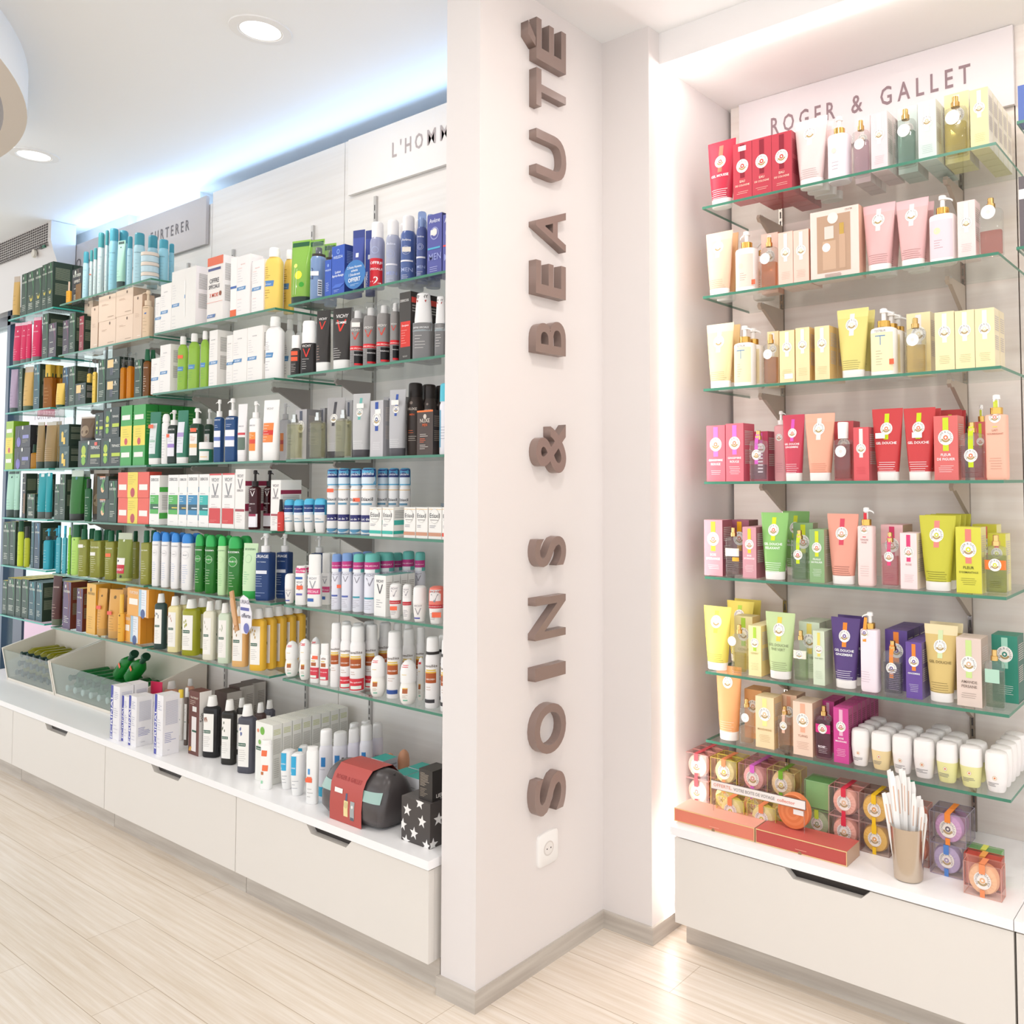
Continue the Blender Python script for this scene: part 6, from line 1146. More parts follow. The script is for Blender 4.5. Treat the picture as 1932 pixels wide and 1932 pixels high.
G('aero',-2.5508,1.7427,.0354,.0354,.1915,'a_dblue','white can with blue cap',rz=0.6,n='rightmost',g=1,rows=(1.7811,1.8196,))
G('aero',-2.504,1.7539,.0378,.0378,.1898,'a_dteal','white can with teal cap',rz=0.6,n='leftmost',g=1,rows=(1.7947,1.8356,))
G('aero',-2.4402,1.7606,.0512,.0512,.1932,'a_dteal','white can with teal cap',rz=0.59,n='rightmost',g=1,rows=(1.8149,))
G('aero',-2.5259,1.8794,.0389,.0389,.1828,'a_dteal','teal capped can at back',rz=0.58,n='leftmost',g=1)
G('aero',-2.4665,1.8781,.0363,.0363,.1866,'a_dteal','teal capped can at back',rz=0.57,n='second from left',g=1)
G('aero',-2.4108,1.8807,.0415,.0415,.1941,'a_dteal','teal capped can at back',rz=0.56,n='third from left',g=1)
G('aero',-2.3465,1.8773,.0346,.0346,.1941,'a_dteal','teal capped can at back',rz=0.56,n='rightmost',g=1)
G('box',-2.352,1.738,.0583,.026,.1298,'b_vichy','white deodorant cream carton',g=1,rows=(1.767,1.796,1.825,))
G('roll',-2.283,1.7335,.0369,.0369,.1081,'r_vichr','white roll-on with red band',rz=0.57,st=(0, 0.3, 'f46e4c'),n='leftmost',g=1)
G('roll',-2.2206,1.729,.0279,.0279,.1098,'r_vichr','white roll-on with red band',rz=0.56,n='rightmost',g=1)
G('roll',-2.1679,1.735,.0399,.0399,.1079,'r_vich','plain white roll-on deodorant',rz=0.56)
G('roll',-2.0928,1.7384,.0467,.0467,.1111,'r_vicht','white roll-on with red cap',rz=0.54,st=(0.3, 0.25, 'f46e4c'),n='leftmost',g=1)
G('roll',-2.0206,1.7292,.0283,.0283,.1154,'r_vicht','white roll-on with red cap',rz=0.54,n='rightmost',g=1)
P = 'right bay bottom shelf'; Z = .718
G('roll',-2.8787,1.7478,.0456,.0456,.123,'r_rog','round-capped white roll-on',rz=0.64,n='leftmost',g=1,rows=(1.7964,))
G('roll',-2.791,1.7437,.0375,.0375,.1395,'r_rog','round-capped white roll-on',rz=0.63,n='rightmost',g=1,rows=(1.7842,))
G('bot',-2.7159,1.7351,.0345,.0173,.1312,'o_rogs','short white stick red band',rz=0.36,st=(0.3, 0.66, 'f46e4c'),n='leftmost',g=1)
G('bot',-2.6592,1.7345,.0324,.0162,.1383,'o_rogs','short white stick red band',rz=0.36,n='rightmost',g=1)
G('aero',-2.6081,1.7422,.0344,.0344,.2121,'a_rog','tall white aerosol can',rz=0.61,g=1,rows=(1.7797,))
G('aero',-2.553,1.7449,.0397,.0397,.2102,'a_rogr','tall white aerosol red band',rz=0.6,n='leftmost',g=1,rows=(1.7876,1.8303,))
G('aero',-2.4986,1.7488,.0477,.0477,.2099,'a_rogr','tall white aerosol red band',rz=0.6,n='rightmost',g=1)
G('aero',-2.4962,1.8008,.0417,.0417,.2087,'a_rogr','white aerosol beside tall pair',rz=0.59)
G('aero',-2.5074,1.8618,.0435,.0435,.2061,'a_rog','white aerosol at back',rz=0.58,n='leftmost',g=1)
G('aero',-2.4921,1.9018,.0331,.0331,.2005,'a_rog','white aerosol at back',rz=0.57,n='second from left',g=1)
G('aero',-2.4267,1.8957,.0314,.0314,.2041,'a_rog','white aerosol at back',rz=0.56,n='rightmost',g=1)
G('roll',-2.3763,1.7393,.0485,.0485,.1281,'r_rog','large round-capped white roll-on',rz=0.58,n='leftmost',g=1)
G('aero',-2.3185,1.7574,.0448,.0448,.21,'a_rogb','white aerosol blue base label',rz=0.57,n='rightmost',g=1)
G('aero',-2.327,1.8194,.0388,.0388,.2059,'a_rogb','white aerosol blue base label',rz=0.56,n='leftmost',g=1)
G('aero',-2.3127,1.8557,.0304,.0304,.2083,'a_rog','white aerosol behind roll-on',rz=0.55)
G('roll',-2.2154,1.7314,.0527,.0527,.135,'r_rog','large round-capped white roll-on',rz=0.56,n='rightmost',g=1)
G('roll',-2.2177,1.7813,.0225,.0225,.133,'r_rog','white roll-on tucked behind',rz=0.55)
G('aero',-2.1202,1.7465,.0431,.0431,.2121,'a_rogk','white aerosol black ring',rz=0.55,n='leftmost',g=1,rows=(1.7926,))
G('aero',-2.0507,1.7452,.0403,.0403,.2126,'a_rogk','white aerosol black ring',rz=0.54,n='rightmost',g=1)
P = 'left counter'; Z = .365
G('box',-3.8971,1.626,.0772,.052,.2142,'b_ecri','white purple-striped serum carton',n='leftmost',g=1,rows=(1.681,))
G('box',-3.8285,1.635,.0576,.05,.1806,'b_ecri','white purple-striped serum carton',n='second from left',g=1)
G('box',-3.7408,1.63,.0645,.06,.1948,'b_ecri','white purple-striped serum carton',n='third from left',g=1)
G('box',-3.7138,1.6867,.0295,.05,.1909,'b_ecri','white purple-striped serum carton',n='fourth from left',g=1)
G('box',-3.5361,1.635,.0665,.06,.2267,'b_ecri','white purple-striped serum carton',n='rightmost',g=1)
G('tube',-3.8591,1.7399,.0678,.0373,.2097,'t_pinks','small crimson tube',rz=0.25)
G('bot',-3.8971,1.8178,.0609,.0305,.1916,'o_kpk','pink peach shampoo bottle',rz=0.36,n='second from left',g=1)
G('bot',-3.9805,1.8921,.0414,.0207,.1725,'o_kpk','pink peach shampoo bottle',rz=0.36,n='leftmost',g=1)
G('bot',-3.8895,1.8909,.0371,.0186,.1898,'o_kpk','pink peach shampoo bottle',rz=0.36,n='rightmost',g=1)
G('bot',-3.6673,1.7476,.026,.013,.2007,'o_kst','slim yellow capped spray bottle',rz=0.36)
G('bot',-3.5731,1.7251,.0173,.0087,.2253,'o_kst2','slim brown bottle white cap',rz=0.36)
G('box',-3.4212,1.7025,.0788,.045,.2408,'b_brn','tall brown treatment carton')
G('box',-3.4574,1.83,.0936,.06,.2094,'b_spk','grey backed brown carton',n='rightmost',g=1)
G('box',-3.473,1.8917,.0836,.06,.2176,'b_spk','grey backed brown carton',n='second from left',g=1)
G('box',-3.4966,1.9534,.0839,.06,.2167,'b_spk','grey backed brown carton',n='leftmost',g=1)
G('bot',-3.3438,1.7097,.0673,.0336,.2279,'o_kbk','black shampoo bottle paper label',rz=0.36)
G('bot',-3.2038,1.7016,.0567,.0283,.2341,'o_kbg','dark green-black shampoo bottle',rz=0.36)
G('bot',-3.0579,1.6894,.0663,.0332,.2397,'o_kgr','grey shampoo bottle paper label',rz=0.36)
G('bot',-3.2764,1.7868,.0403,.0201,.2128,'o_kbg','dark shampoo bottle second row',rz=0.36)
G('bot',-3.1284,1.7777,.0434,.0217,.2173,'o_kbr','brown shampoo bottle second row',rz=0.36)
G('bot',-3.2148,1.8627,.0434,.0217,.1971,'o_kgr','blue grey bottle third row',rz=0.36)
G('box',-2.9056,1.682,.1065,.034,.2027,'b_long','white botanical cream carton',g=1,rows=(1.719,1.756,1.793,1.83,1.867,1.904,1.941,))
G('bot',-2.838,1.6369,.0407,.0203,.1635,'o_stk','white stick with orange stickers',rz=0.36)
G('roll',-2.7837,1.6824,.0448,.0448,.1293,'r_lrp','white blue-stickered roll-on pair',rz=0.64,n='leftmost',g=1)
G('roll',-2.6992,1.6665,.043,.043,.1372,'r_lrp','white blue-stickered roll-on pair',rz=0.63,n='rightmost',g=1)
G('roll',-2.814,1.7576,.0353,.0353,.1194,'r_lrp','white roll-on in back row',rz=0.63)
G('bot',-2.585,1.6469,.0406,.0203,.1816,'o_lrps','white stick orange price sticker',rz=0.36,st=(-0.3, 0.42, 'f46e4c'))
G('aero',-2.6104,1.7111,.0422,.0422,.2186,'a_lrp','white aerosol blue square',rz=0.61,n='rightmost',g=1)
G('aero',-2.6487,1.7897,.0493,.0493,.1851,'a_lrp','white aerosol blue square',rz=0.61,n='leftmost',g=1)
G('aero',-2.6012,1.8097,.0393,.0393,.1997,'a_lrpb','white aerosol in rear group',rz=0.6,n='third from left',g=1)
G('aero',-2.6841,1.8689,.0377,.0377,.191,'a_lrpb','white aerosol in rear group',rz=0.6,n='leftmost',g=1)
G('aero',-2.5483,1.821,.042,.042,.217,'a_lrp','white aerosol in rear group',rz=0.59,n='rightmost',g=1)
G('aero',-2.6723,1.9078,.0367,.0367,.1921,'a_lrpb','white aerosol in rear group',rz=0.59,n='second from left',g=1)
G('aero',-2.5684,1.8801,.0368,.0368,.2055,'a_lrpb','white aerosol in rear group',rz=0.58,n='fourth from left',g=1)
G('roll',-2.5337,1.86,.0292,.0326,.105,'r_peach','peach capped roll-on',rz=0.58,n='leftmost',g=1)
G('roll',-2.4838,1.8684,.0367,.0367,.1206,'r_peach','peach capped roll-on',rz=0.57,n='second from left',g=1)
G('roll',-2.4645,1.9094,.042,.042,.1251,'r_peach','peach capped roll-on',rz=0.57,n='rightmost',g=1)
P = 'middle bay top shelf'; Z = 2.04
G('box',-3.8881,1.745,.0451,.04,.158,'b_duc','narrow white cream carton')
G('box',-3.8173,1.75,.0941,.05,.207,'b_duc','medium white lotion carton')
G('box',-3.6678,1.77,.2019,.09,.2481,'b_ducL','large grey-white treatment carton')
G('bot',-3.7271,1.829,.042,.021,.2835,'o_wduc','white tapered spray bottle',rz=0.36)
G('box',-3.4154,1.755,.1196,.06,.2606,'b_offr','special offer hair carton')
G('box',-3.2759,1.75,.0442,.05,.2358,'b_narr','narrow white orange-based carton')
G('box',-3.2054,1.75,.0946,.05,.2328,'b_ducp','white carton pink lettering',n='leftmost',g=1)
G('box',-3.1035,1.75,.0823,.05,.1979,'b_ducp','white carton pink lettering',n='rightmost',g=1)
G('bot',-3.0283,1.7462,.069,.0361,.2365,'o_yduc','large yellow shampoo bottle',rz=0.36)
G('bot',-3.0399,1.8117,.0401,.0201,.2463,'o_yduc','yellow shampoo bottle in second row',rz=0.36)
P = 'middle bay second shelf'; Z = 1.784
G('box',-3.8972,1.745,.0765,.04,.1524,'b_duc','small white cream carton')
G('box',-3.8125,1.77,.0904,.09,.2027,'b_duc','medium white cream carton')
G('bot',-3.6882,1.7375,.0427,.0213,.2267,'o_gduc','clear green shampoo bottle',rz=0.36,st=(-0.1, 0.62, 'f46e4c'),n='leftmost',g=1)
G('bot',-3.5977,1.7387,.0468,.0234,.2296,'o_gduc','clear green shampoo bottle',rz=0.36,n='second from left',g=1)
G('bot',-3.5048,1.7348,.0336,.0168,.2294,'o_gduc','clear green shampoo bottle',rz=0.36,n='rightmost',g=1)
G('box',-3.4195,1.77,.0616,.09,.2223,'b_duc','wrapped white cream carton')
G('box',-3.2956,1.75,.0444,.05,.19,'b_duc','narrow white pharmacy carton')
G('box',-3.2211,1.75,.1014,.05,.2046,'b_duc','tall white shampoo carton',n='leftmost',g=1)
G('box',-3.1159,1.75,.104,.05,.2052,'b_duc','tall white shampoo carton',n='rightmost',g=1)
G('bot',-3.0152,1.7459,.0715,.0357,.2325,'o_wbig','large white shampoo bottle',rz=0.36)
G('bot',-3.0806,1.8425,.0428,.0214,.2454,'o_wbig','white shampoo bottle farther back',rz=0.36,n='rightmost',g=1)
G('bot',-3.127,1.91,.0341,.0171,.2522,'o_wbig','white shampoo bottle farther back',rz=0.36,n='leftmost',g=1)
P = 'middle bay third shelf'; Z = 1.484
G('tube',-3.9246,1.7432,.0621,.0341,.2256,'t_dgreen','green and white hair tube',rz=0.25,st=(-0.2, 0.72, 'f46e4c'))
G('bot',-3.8145,1.7353,.035,.0175,.211,'o_wthin','slim white conditioner bottle',rz=0.36)
G('pump',-3.76,1.7417,.0438,.0315,.2249,'p_dark','black pump bottle white label',rz=0.36,st=(-0.4, 0.52, 'f46e4c'))
G('tube',-3.6833,1.742,.0579,.0319,.2199,'t_dgreenp','green tube lilac stripe',rz=0.25)
G('pump',-3.5736,1.7434,.0485,.0349,.2224,'p_dark2','dark green pump bottle',rz=0.36,st=(0, 0.6, 'f46e4c'))
G('pump',-3.613,1.8123,.0324,.0233,.2264,'p_dark2','dark green pump behind jar',rz=0.36)
G('jar',-3.4791,1.7356,.0511,.0511,.0812,'j_green','green and white mask jar',rz=0.69,cat='jar')
G('pump',-3.3873,1.7376,.0333,.024,.2468,'p_blue','clear blue pump bottle',rz=0.36,n='leftmost',g=1)
G('pump',-3.2977,1.743,.0475,.0342,.2468,'p_blue','clear blue pump bottle',rz=0.36,n='rightmost',g=1)
G('tube',-3.2157,1.7383,.0453,.0249,.2194,'t_wder','white tube grey-green base',rz=0.25)
G('pump',-3.1288,1.7416,.0436,.0314,.2257,'p_wora','white pump bottle orange label',rz=0.36)
G('tube',-3.031,1.7466,.0735,.0404,.2245,'t_wora','white tube orange label',rz=0.25)
G('pump',-3.055,1.8142,.0373,.0269,.219,'p_gora','grey pump bottle orange label',rz=0.36)
P = 'middle bay fourth shelf'; Z = 1.23
G('box',-3.8809,1.76,.0861,.07,.2074,'b_derg','white carton bright green panel')
G('box',-3.7192,1.75,.0885,.05,.2081,'b_derg2','white carton green yellow panel')
G('box',-3.638,1.75,.0675,.05,.2082,'b_derb','white carton blue yellow panel')
G('box',-3.5575,1.75,.0855,.05,.2087,'b_derb2','white carton blue panel')
G('box',-3.4701,1.75,.0769,.05,.2086,'b_derc','white carton cyan panel')
G('box',-3.3839,1.75,.0896,.05,.2098,'b_vred','white carton red panel',n='leftmost',g=1)
G('box',-3.286,1.75,.0888,.05,.2107,'b_vred','white carton red panel',n='rightmost',g=1)
G('box',-3.2017,1.785,.0708,.12,.2252,'b_vden','tall white serum carton')
G('pump',-3.1231,1.7394,.0379,.0273,.2206,'p_maro','dark maroon pump bottle',rz=0.36,n='rightmost',g=1)
G('pump',-3.138,1.8044,.0378,.0272,.2202,'p_maro','dark maroon pump bottle',rz=0.36,n='leftmost',g=1)
G('box',-2.9597,1.765,.063,.08,.1828,'b_vden','small white serum carton')
G('bot',-2.9146,1.7193,.0248,.0124,.1134,'o_drop','red dropper bottle black nozzle',rz=0.36)
P = 'middle bay fifth shelf'; Z = .972
G('bot',-3.8777,1.7361,.038,.019,.2268,'o_bio','white bottle blue domed cap',rz=0.36,n='leftmost',g=1,rows=(1.7614,))
G('bot',-3.7961,1.7365,.0393,.0196,.2274,'o_bio','white bottle blue domed cap',rz=0.36,n='second from left',g=1,rows=(1.7625,))
G('bot',-3.7126,1.7368,.0402,.0201,.2275,'o_bio','white bottle blue domed cap',rz=0.36,n='third from left',g=1,rows=(1.7633,))
G('bot',-3.6211,1.7406,.0533,.0266,.2273,'o_bio','white bottle blue domed cap',rz=0.36,n='rightmost',g=1,rows=(1.7748,))
G('bot',-3.5174,1.7365,.0393,.0196,.2274,'o_biog','clear green bottle green cap',rz=0.36,n='leftmost',g=1,rows=(1.7625,))
G('bot',-3.4341,1.7392,.0484,.0242,.2275,'o_biog','clear green bottle green cap',rz=0.36,n='second from left',g=1,rows=(1.7705,))
G('bot',-3.3425,1.736,.0375,.0188,.2273,'o_biop','pale green bottle green cap',rz=0.36,g=1,rows=(1.761,))
G('bot',-3.2592,1.7427,.0603,.0302,.2274,'o_biog','clear green bottle green cap',rz=0.36,n='rightmost',g=1,rows=(1.781,))
G('tube',-3.1543,1.7454,.0696,.0383,.205,'t_biop','pale green cream tube',rz=0.25)
G('pump',-3.0575,1.7477,.0597,.043,.2447,'p_uria','navy blue pump bottle',rz=0.36,n='leftmost',g=1)
G('pump',-3.0536,1.8194,.051,.0367,.2395,'p_uria','navy blue pump bottle',rz=0.36,n='second from left',g=1)
G('pump',-2.9893,1.9202,.053,.0382,.2287,'p_uria','navy blue pump bottle',rz=0.36,n='rightmost',g=1)
P = 'middle bay bottom shelf'; Z = .714
G('bot',-3.8346,1.7401,.0514,.0257,.2283,'o_kdg','dark green labelled shampoo',rz=0.36)
G('bot',-3.7176,1.7409,.0542,.0271,.2252,'o_kcr','cream coloured labelled shampoo',rz=0.36,g=1,rows=(1.7756,))
G('bot',-3.5911,1.746,.0717,.0359,.2228,'o_kyg','yellow-green labelled shampoo',rz=0.36,g=1,rows=(1.791,))
G('bot',-3.4351,1.7399,.0509,.0254,.2271,'o_kiv','ivory labelled shampoo',rz=0.36,g=1,rows=(1.7727,))
G('bot',-3.3202,1.7398,.0507,.0253,.2281,'o_kmi','pale mint labelled shampoo',rz=0.36,g=1,rows=(1.7725,))
G('bot',-3.2123,1.7432,.0622,.0311,.2246,'o_kpe','peach labelled shampoo',rz=0.36)
G('bot',-3.0899,1.7429,.061,.0305,.2252,'o_kye','golden yellow labelled shampoo',rz=0.36,g=1,rows=(1.7816,1.8203,1.859,1.8977,))
P = 'left bay top shelf'; Z = 2.285
G('bot',-4.8272,1.7325,.0255,.0128,.1114,'o_ambb','slim amber dropper bottle',rz=0.36)
G('box',-4.7854,1.775,.1134,.05,.1741,'f_dark','dark offer carton gold picture')
G('aero',-4.6528,1.7374,.0247,.0247,.2341,'a_sil','short silver-blue spray can',rz=0.75)
G('aero',-4.5787,1.7316,.0132,.0132,.229,'a_sil2','slim silver spray can',rz=0.75,st=(-0.1, 0.48, 'f0603c'),n='leftmost',g=1)
G('aero',-4.5374,1.7324,.0148,.0148,.2325,'a_sil2','slim silver spray can',rz=0.75,n='rightmost',g=1)
G('aero',-4.4922,1.7382,.0263,.0263,.299,'a_sil2','tall silver spray can',rz=0.74,n='leftmost',g=1)
G('aero',-4.4163,1.7323,.0146,.0146,.2962,'a_sil2','tall silver spray can',rz=0.74,n='rightmost',g=1)
G('aero',-4.3713,1.7434,.0369,.0369,.2988,'a_sil3','tall blue metallic can',rz=0.74,g=1,rows=(1.7833,))
G('tube',-4.2795,1.7389,.0475,.0261,.226,'t_mint','pearl tube in clear bag',rz=0.25)
G('aero',-4.5464,1.8584,.0369,.0369,.343,'a_sil3','blue can in back row',rz=0.73)
G('aero',-4.1881,1.7356,.0212,.0212,.2293,'a_sil','silver-blue can near jars',rz=0.73)
G('aero',-4.1236,1.7468,.0435,.0435,.236,'a_sil','large silver-blue spray can',rz=0.73)
G('aero',-4.1427,1.8107,.0414,.0414,.2431,'a_sil','silver-blue can behind jars',rz=0.72)
G('aero',-4.0458,1.814,.0385,.0385,.2092,'a_sil3','metallic can near shelf end',rz=0.71)
G('aero',-4.0959,1.8707,.0213,.0213,.2116,'a_sil3','slim metallic can at edge',rz=0.71)
G('jar',-4.0443,1.759,.068,.068,.045,'j_sil','bottom silver-blue jar of stack',rz=0.72,cat='jar')
G('jar',-4.0464,1.759,.0681,.0681,.045,'j_sil','middle silver-blue jar of stack',dz=0.0455,rz=0.72,cat='jar')
G('jar',-4.0484,1.7591,.0681,.0681,.045,'j_sil','top silver-blue jar of stack',dz=0.091,rz=0.72,cat='jar')
P = 'left bay second shelf'; Z = 2.034
G('box',-4.8312,1.75,.0721,.05,.1714,'f_pinkt','dark carton pink top edge')
G('box',-4.7582,1.75,.0669,.05,.1983,'f_gr','tall dark green carton')
G('box',-4.6517,1.75,.0501,.05,.1711,'f_red','narrow dark red carton')
G('box',-4.725,1.805,.0958,.05,.2599,'f_beiges','tall beige carton')
G('box',-4.5108,1.75,.0767,.05,.2004,'f_beiges','narrow beige carton')
G('box',-4.375,1.76,.1765,.07,.118,'f_beige','beige box lower of stack')
G('box',-4.3809,1.76,.1771,.07,.118,'f_beige','beige box upper of stack',dz=0.119)
G('box',-4.2008,1.76,.1669,.07,.122,'f_beige','right beige box lower')
G('box',-4.2057,1.76,.1682,.07,.118,'f_beige','right beige box upper',dz=0.123)
G('box',-4.0749,1.75,.0824,.05,.1979,'f_beiges','tall narrow beige carton')
G('pump',-4.0122,1.74,.0394,.0284,.2124,'p_beige','beige cream pump bottle',rz=0.36)
P = 'left bay third shelf'; Z = 1.778
G('tube',-4.8819,1.7284,.0558,.0307,.1207,'f_suny','small yellow cream tube',rz=0.25)
G('box',-4.9172,1.78,.0722,.04,.2058,'f_blue','carton with blue front')
G('box',-4.7444,1.765,.0722,.08,.1934,'f_gry','green carton yellow top')
G('box',-4.619,1.735,.1138,.04,.1018,'f_paint','short green picture carton')
G('pump',-4.6521,1.7642,.0196,.0141,.2219,'p_yel','yellow pump bottle grey head',rz=0.36,n='leftmost',g=1)
G('pump',-4.5074,1.7324,.0194,.014,.2117,'p_yel','yellow pump bottle grey head',rz=0.36,n='rightmost',g=1)
G('box',-4.4181,1.75,.0762,.05,.1974,'f_gr','dark green carton')
G('box',-4.306,1.755,.1281,.06,.098,'f_paint','square green box lower')
G('box',-4.3061,1.755,.1341,.06,.098,'f_paint','square green box upper',dz=0.099)
G('pump',-4.2187,1.7335,.0224,.0161,.2091,'p_oran','bright orange pump bottle',rz=0.36,n='leftmost',g=1,rows=(1.7535,))
G('pump',-4.1531,1.7343,.0245,.0177,.21,'p_oran','bright orange pump bottle',rz=0.36,n='rightmost',g=1,rows=(1.756,))
G('box',-4.0561,1.745,.07,.04,.1664,'f_gry','green carton orange top')
G('bot',-3.996,1.7347,.0333,.0166,.2073,'o_brn','brown oil bottle green cap',rz=0.36,g=1,rows=(1.7572,))
P = 'left bay fourth shelf'; Z = 1.482
G('box',-4.8129,1.76,.1108,.07,.105,'f_ylwb','teal-green box lower')
G('box',-4.8204,1.76,.1112,.07,.105,'f_ylwb','teal-green box upper',dz=0.106)
G('box',-4.5324,1.755,.2379,.06,.125,'f_forti','black-green treatment box lower left',st=(0.6, 0.85, 'f0604c'))
G('box',-4.3102,1.755,.1975,.06,.13,'f_forti','black-green treatment box lower right')
G('tube',-4.6126,1.7498,.0959,.045,.115,'t_bry','brown tube on treatment box',dz=0.1255,rz=0.25)
G('box',-4.4335,1.75,.0841,.05,.118,'f_forti','narrow treatment box on top',dz=0.1305)
G('box',-4.3071,1.755,.1588,.06,.135,'f_forti','wide treatment box on top',dz=0.1305)
G('box',-4.1573,1.74,.1059,.03,.2666,'f_green2','green carton yellow band',n='leftmost',g=1)
G('box',-4.0334,1.75,.1109,.05,.2638,'f_green2','green carton yellow band',n='rightmost',g=1,rows=(1.803,1.856,1.909,))
P = 'left bay fifth shelf'; Z = 1.23
G('box',-4.8824,1.75,.0585,.05,.1733,'f_gr','short dark green carton')
G('box',-4.8203,1.76,.0633,.07,.2218,'f_gr','tall dark green carton')
G('tube',-4.7135,1.7491,.0822,.045,.2392,'t_clg','clear green gel tube',rz=0.25,n='rightmost',g=1)
G('tube',-4.7958,1.8162,.055,.0302,.238,'t_clg','clear green gel tube',rz=0.25,n='leftmost',g=1)
G('bot',-4.5242,1.7252,.0347,.0173,.1972,'o_dkg','dark green lotion bottle',rz=0.36)
G('tube',-4.6491,1.8257,.1098,.045,.2398,'t_bry','large brown cream tube',rz=0.25,g=1,rows=(1.8801,))
G('box',-4.3744,1.75,.1146,.05,.103,'f_argan','small nut picture box lower')
G('box',-4.3793,1.75,.1157,.05,.103,'f_argan','small nut picture box upper',dz=0.104)
G('box',-4.2747,1.75,.0825,.05,.1872,'f_gry','green carton orange top')
G('box',-4.0748,1.75,.291,.05,.111,'f_rvy','red and yellow pack lower')
G('box',-4.0789,1.75,.2932,.05,.111,'f_rvy','red and yellow pack upper',dz=0.112)
P = 'left bay sixth shelf'; Z = .973
G('bot',-4.8631,1.7324,.0253,.0126,.2282,'o_teal','turquoise bottle blue cap',rz=0.36,n='leftmost',g=1)
G('bot',-4.7928,1.7317,.0229,.0115,.2292,'o_teal','turquoise bottle blue cap',rz=0.36,n='rightmost',g=1)
G('bot',-4.7328,1.729,.0135,.0068,.2237,'o_grn','narrow bright green bottle',rz=0.36)
G('bot',-4.6813,1.7378,.0439,.0219,.2371,'o_lgr','light green bottle dark cap',rz=0.36,g=1,rows=(1.7665,))
G('bot',-4.5691,1.7293,.0489,.0244,.2203,'o_oli','clear olive shampoo bottle',rz=0.36,st=(-0.3, 0.64, 'f4f0ea'),n='leftmost',g=1,rows=(1.7609,))
G('bot',-4.4627,1.7431,.0619,.0309,.2168,'o_oli','clear olive shampoo bottle',rz=0.36,st=(-0.3, 0.5, 'f4f0ea'),n='second from left',g=1,rows=(1.7824,))
G('bot',-4.3134,1.7391,.0481,.024,.2192,'o_oli','clear olive shampoo bottle',rz=0.36,st=(-0.1, 0.5, 'f4784c'),n='third from left',g=1,rows=(1.7702,))
G('tube',-4.1976,1.7493,.0868,.045,.2115,'t_off','green tube with red OFFERT label',rz=0.25)
G('bot',-4.2437,1.8103,.0351,.0176,.2158,'o_oli','clear olive shampoo bottle behind tube',rz=0.36)
G('bot',-3.9719,1.7379,.0439,.022,.2289,'o_oli','clear olive shampoo bottle',rz=0.36,n='rightmost',g=1,rows=(1.7666,))
P = 'left bay bottom shelf'; Z = .716
G('tube',-4.8957,1.7433,.0624,.0343,.2379,'t_maro','dark maroon cream tube',rz=0.25)
G('box',-4.7365,1.76,.0862,.07,.2213,'f_marp','purple-maroon carton yellow top')
G('box',-4.5922,1.75,.0629,.05,.1996,'f_marp','small purple-maroon carton')
G('box',-4.8158,1.855,.0414,.05,.206,'f_mar','maroon carton in back row')
G('box',-4.4688,1.755,.0941,.06,.2286,'f_gold','golden yellow tall carton',g=1,rows=(1.818,))
G('tube',-4.3931,1.7434,.056,.0344,.212,'t_goldt','gold cream tube',rz=0.25,st=(-0.1, 0.6, 'f06a58'),n='leftmost',g=1)
G('tube',-4.2707,1.7492,.0847,.045,.214,'t_goldt','gold cream tube',rz=0.25,st=(-0.3, 0.52, 'f06a58'),n='rightmost',g=1,rows=(1.8006,1.8519,))
G('bot',-4.1496,1.7214,.032,.016,.2041,'o_gpump','small gold spray bottle',rz=0.36)
G('box',-4.0986,1.7574,.2002,.05,.118,'f_sun','orange sun-care box lower',g=1,rows=(1.8104,))
G('box',-4.0101,1.75,.1968,.05,.118,'f_sun','orange sun-care box upper',dz=0.119,g=1,rows=(1.803,))
P = 'window bay top shelf'; Z = 2.285
G('tube',-5.5381,1.744,.0478,.0263,.2406,'t_golf','pale pouch tube',rz=0.25)
G('box',-5.3755,1.7675,.0767,.085,.2287,'f_gr','dark green offer carton',n='leftmost',g=1)
G('box',-5.2841,1.7675,.0948,.085,.2295,'f_crown','dark green offer carton',n='second from left',g=1)
G('box',-5.1905,1.7675,.0861,.085,.2317,'f_crown','dark green offer carton',n='third from left',g=1)
G('box',-5.1113,1.7675,.0643,.085,.2383,'f_crown','dark green offer carton',n='fourth from left',g=1)
G('box',-5.0417,1.7675,.0683,.085,.2396,'f_crown','dark green offer carton',n='rightmost',g=1,rows=(1.8555,))
P = 'window bay second shelf'; Z = 2.034
G('tube',-5.4911,1.7443,.0657,.0361,.2336,'t_fuch','fuchsia pink hair mask tube',rz=0.25,n='leftmost',g=1)
G('tube',-5.3911,1.7387,.0465,.0256,.2255,'t_fuch','fuchsia pink hair mask tube',rz=0.25,n='second from left',g=1)
G('tube',-5.3191,1.7351,.0344,.0189,.2222,'t_fuch','fuchsia pink hair mask tube',rz=0.25,n='third from left',g=1)
G('tube',-5.2354,1.7431,.0616,.0339,.2349,'t_fuch','fuchsia pink hair mask tube',rz=0.25,n='rightmost',g=1)
G('box',-5.0836,1.765,.0731,.08,.2334,'f_gr','tall dark green carton',g=1,rows=(1.848,))
G('box',-4.9638,1.74,.0931,.05,.1703,'f_pinkt','short dark carton pink top')
P = 'window bay third shelf'; Z = 1.784
G('tube',-5.5236,1.7409,.054,.0297,.2358,'t_mauv','mauve cream tube',rz=0.25)
G('box',-5.3883,1.755,.0415,.06,.2288,'f_gr','narrow green carton')
G('tube',-5.3338,1.7449,.0664,.0372,.2352,'t_golf','golden cream tube',rz=0.25)
G('box',-5.1752,1.77,.0757,.09,.233,'f_teal','teal fronted green carton')
G('bot',-5.0569,1.742,.0579,.029,.2217,'o_amb','amber shower oil bottle',rz=0.36,g=1,rows=(1.7789,))
P = 'window bay fourth shelf'; Z = 1.482
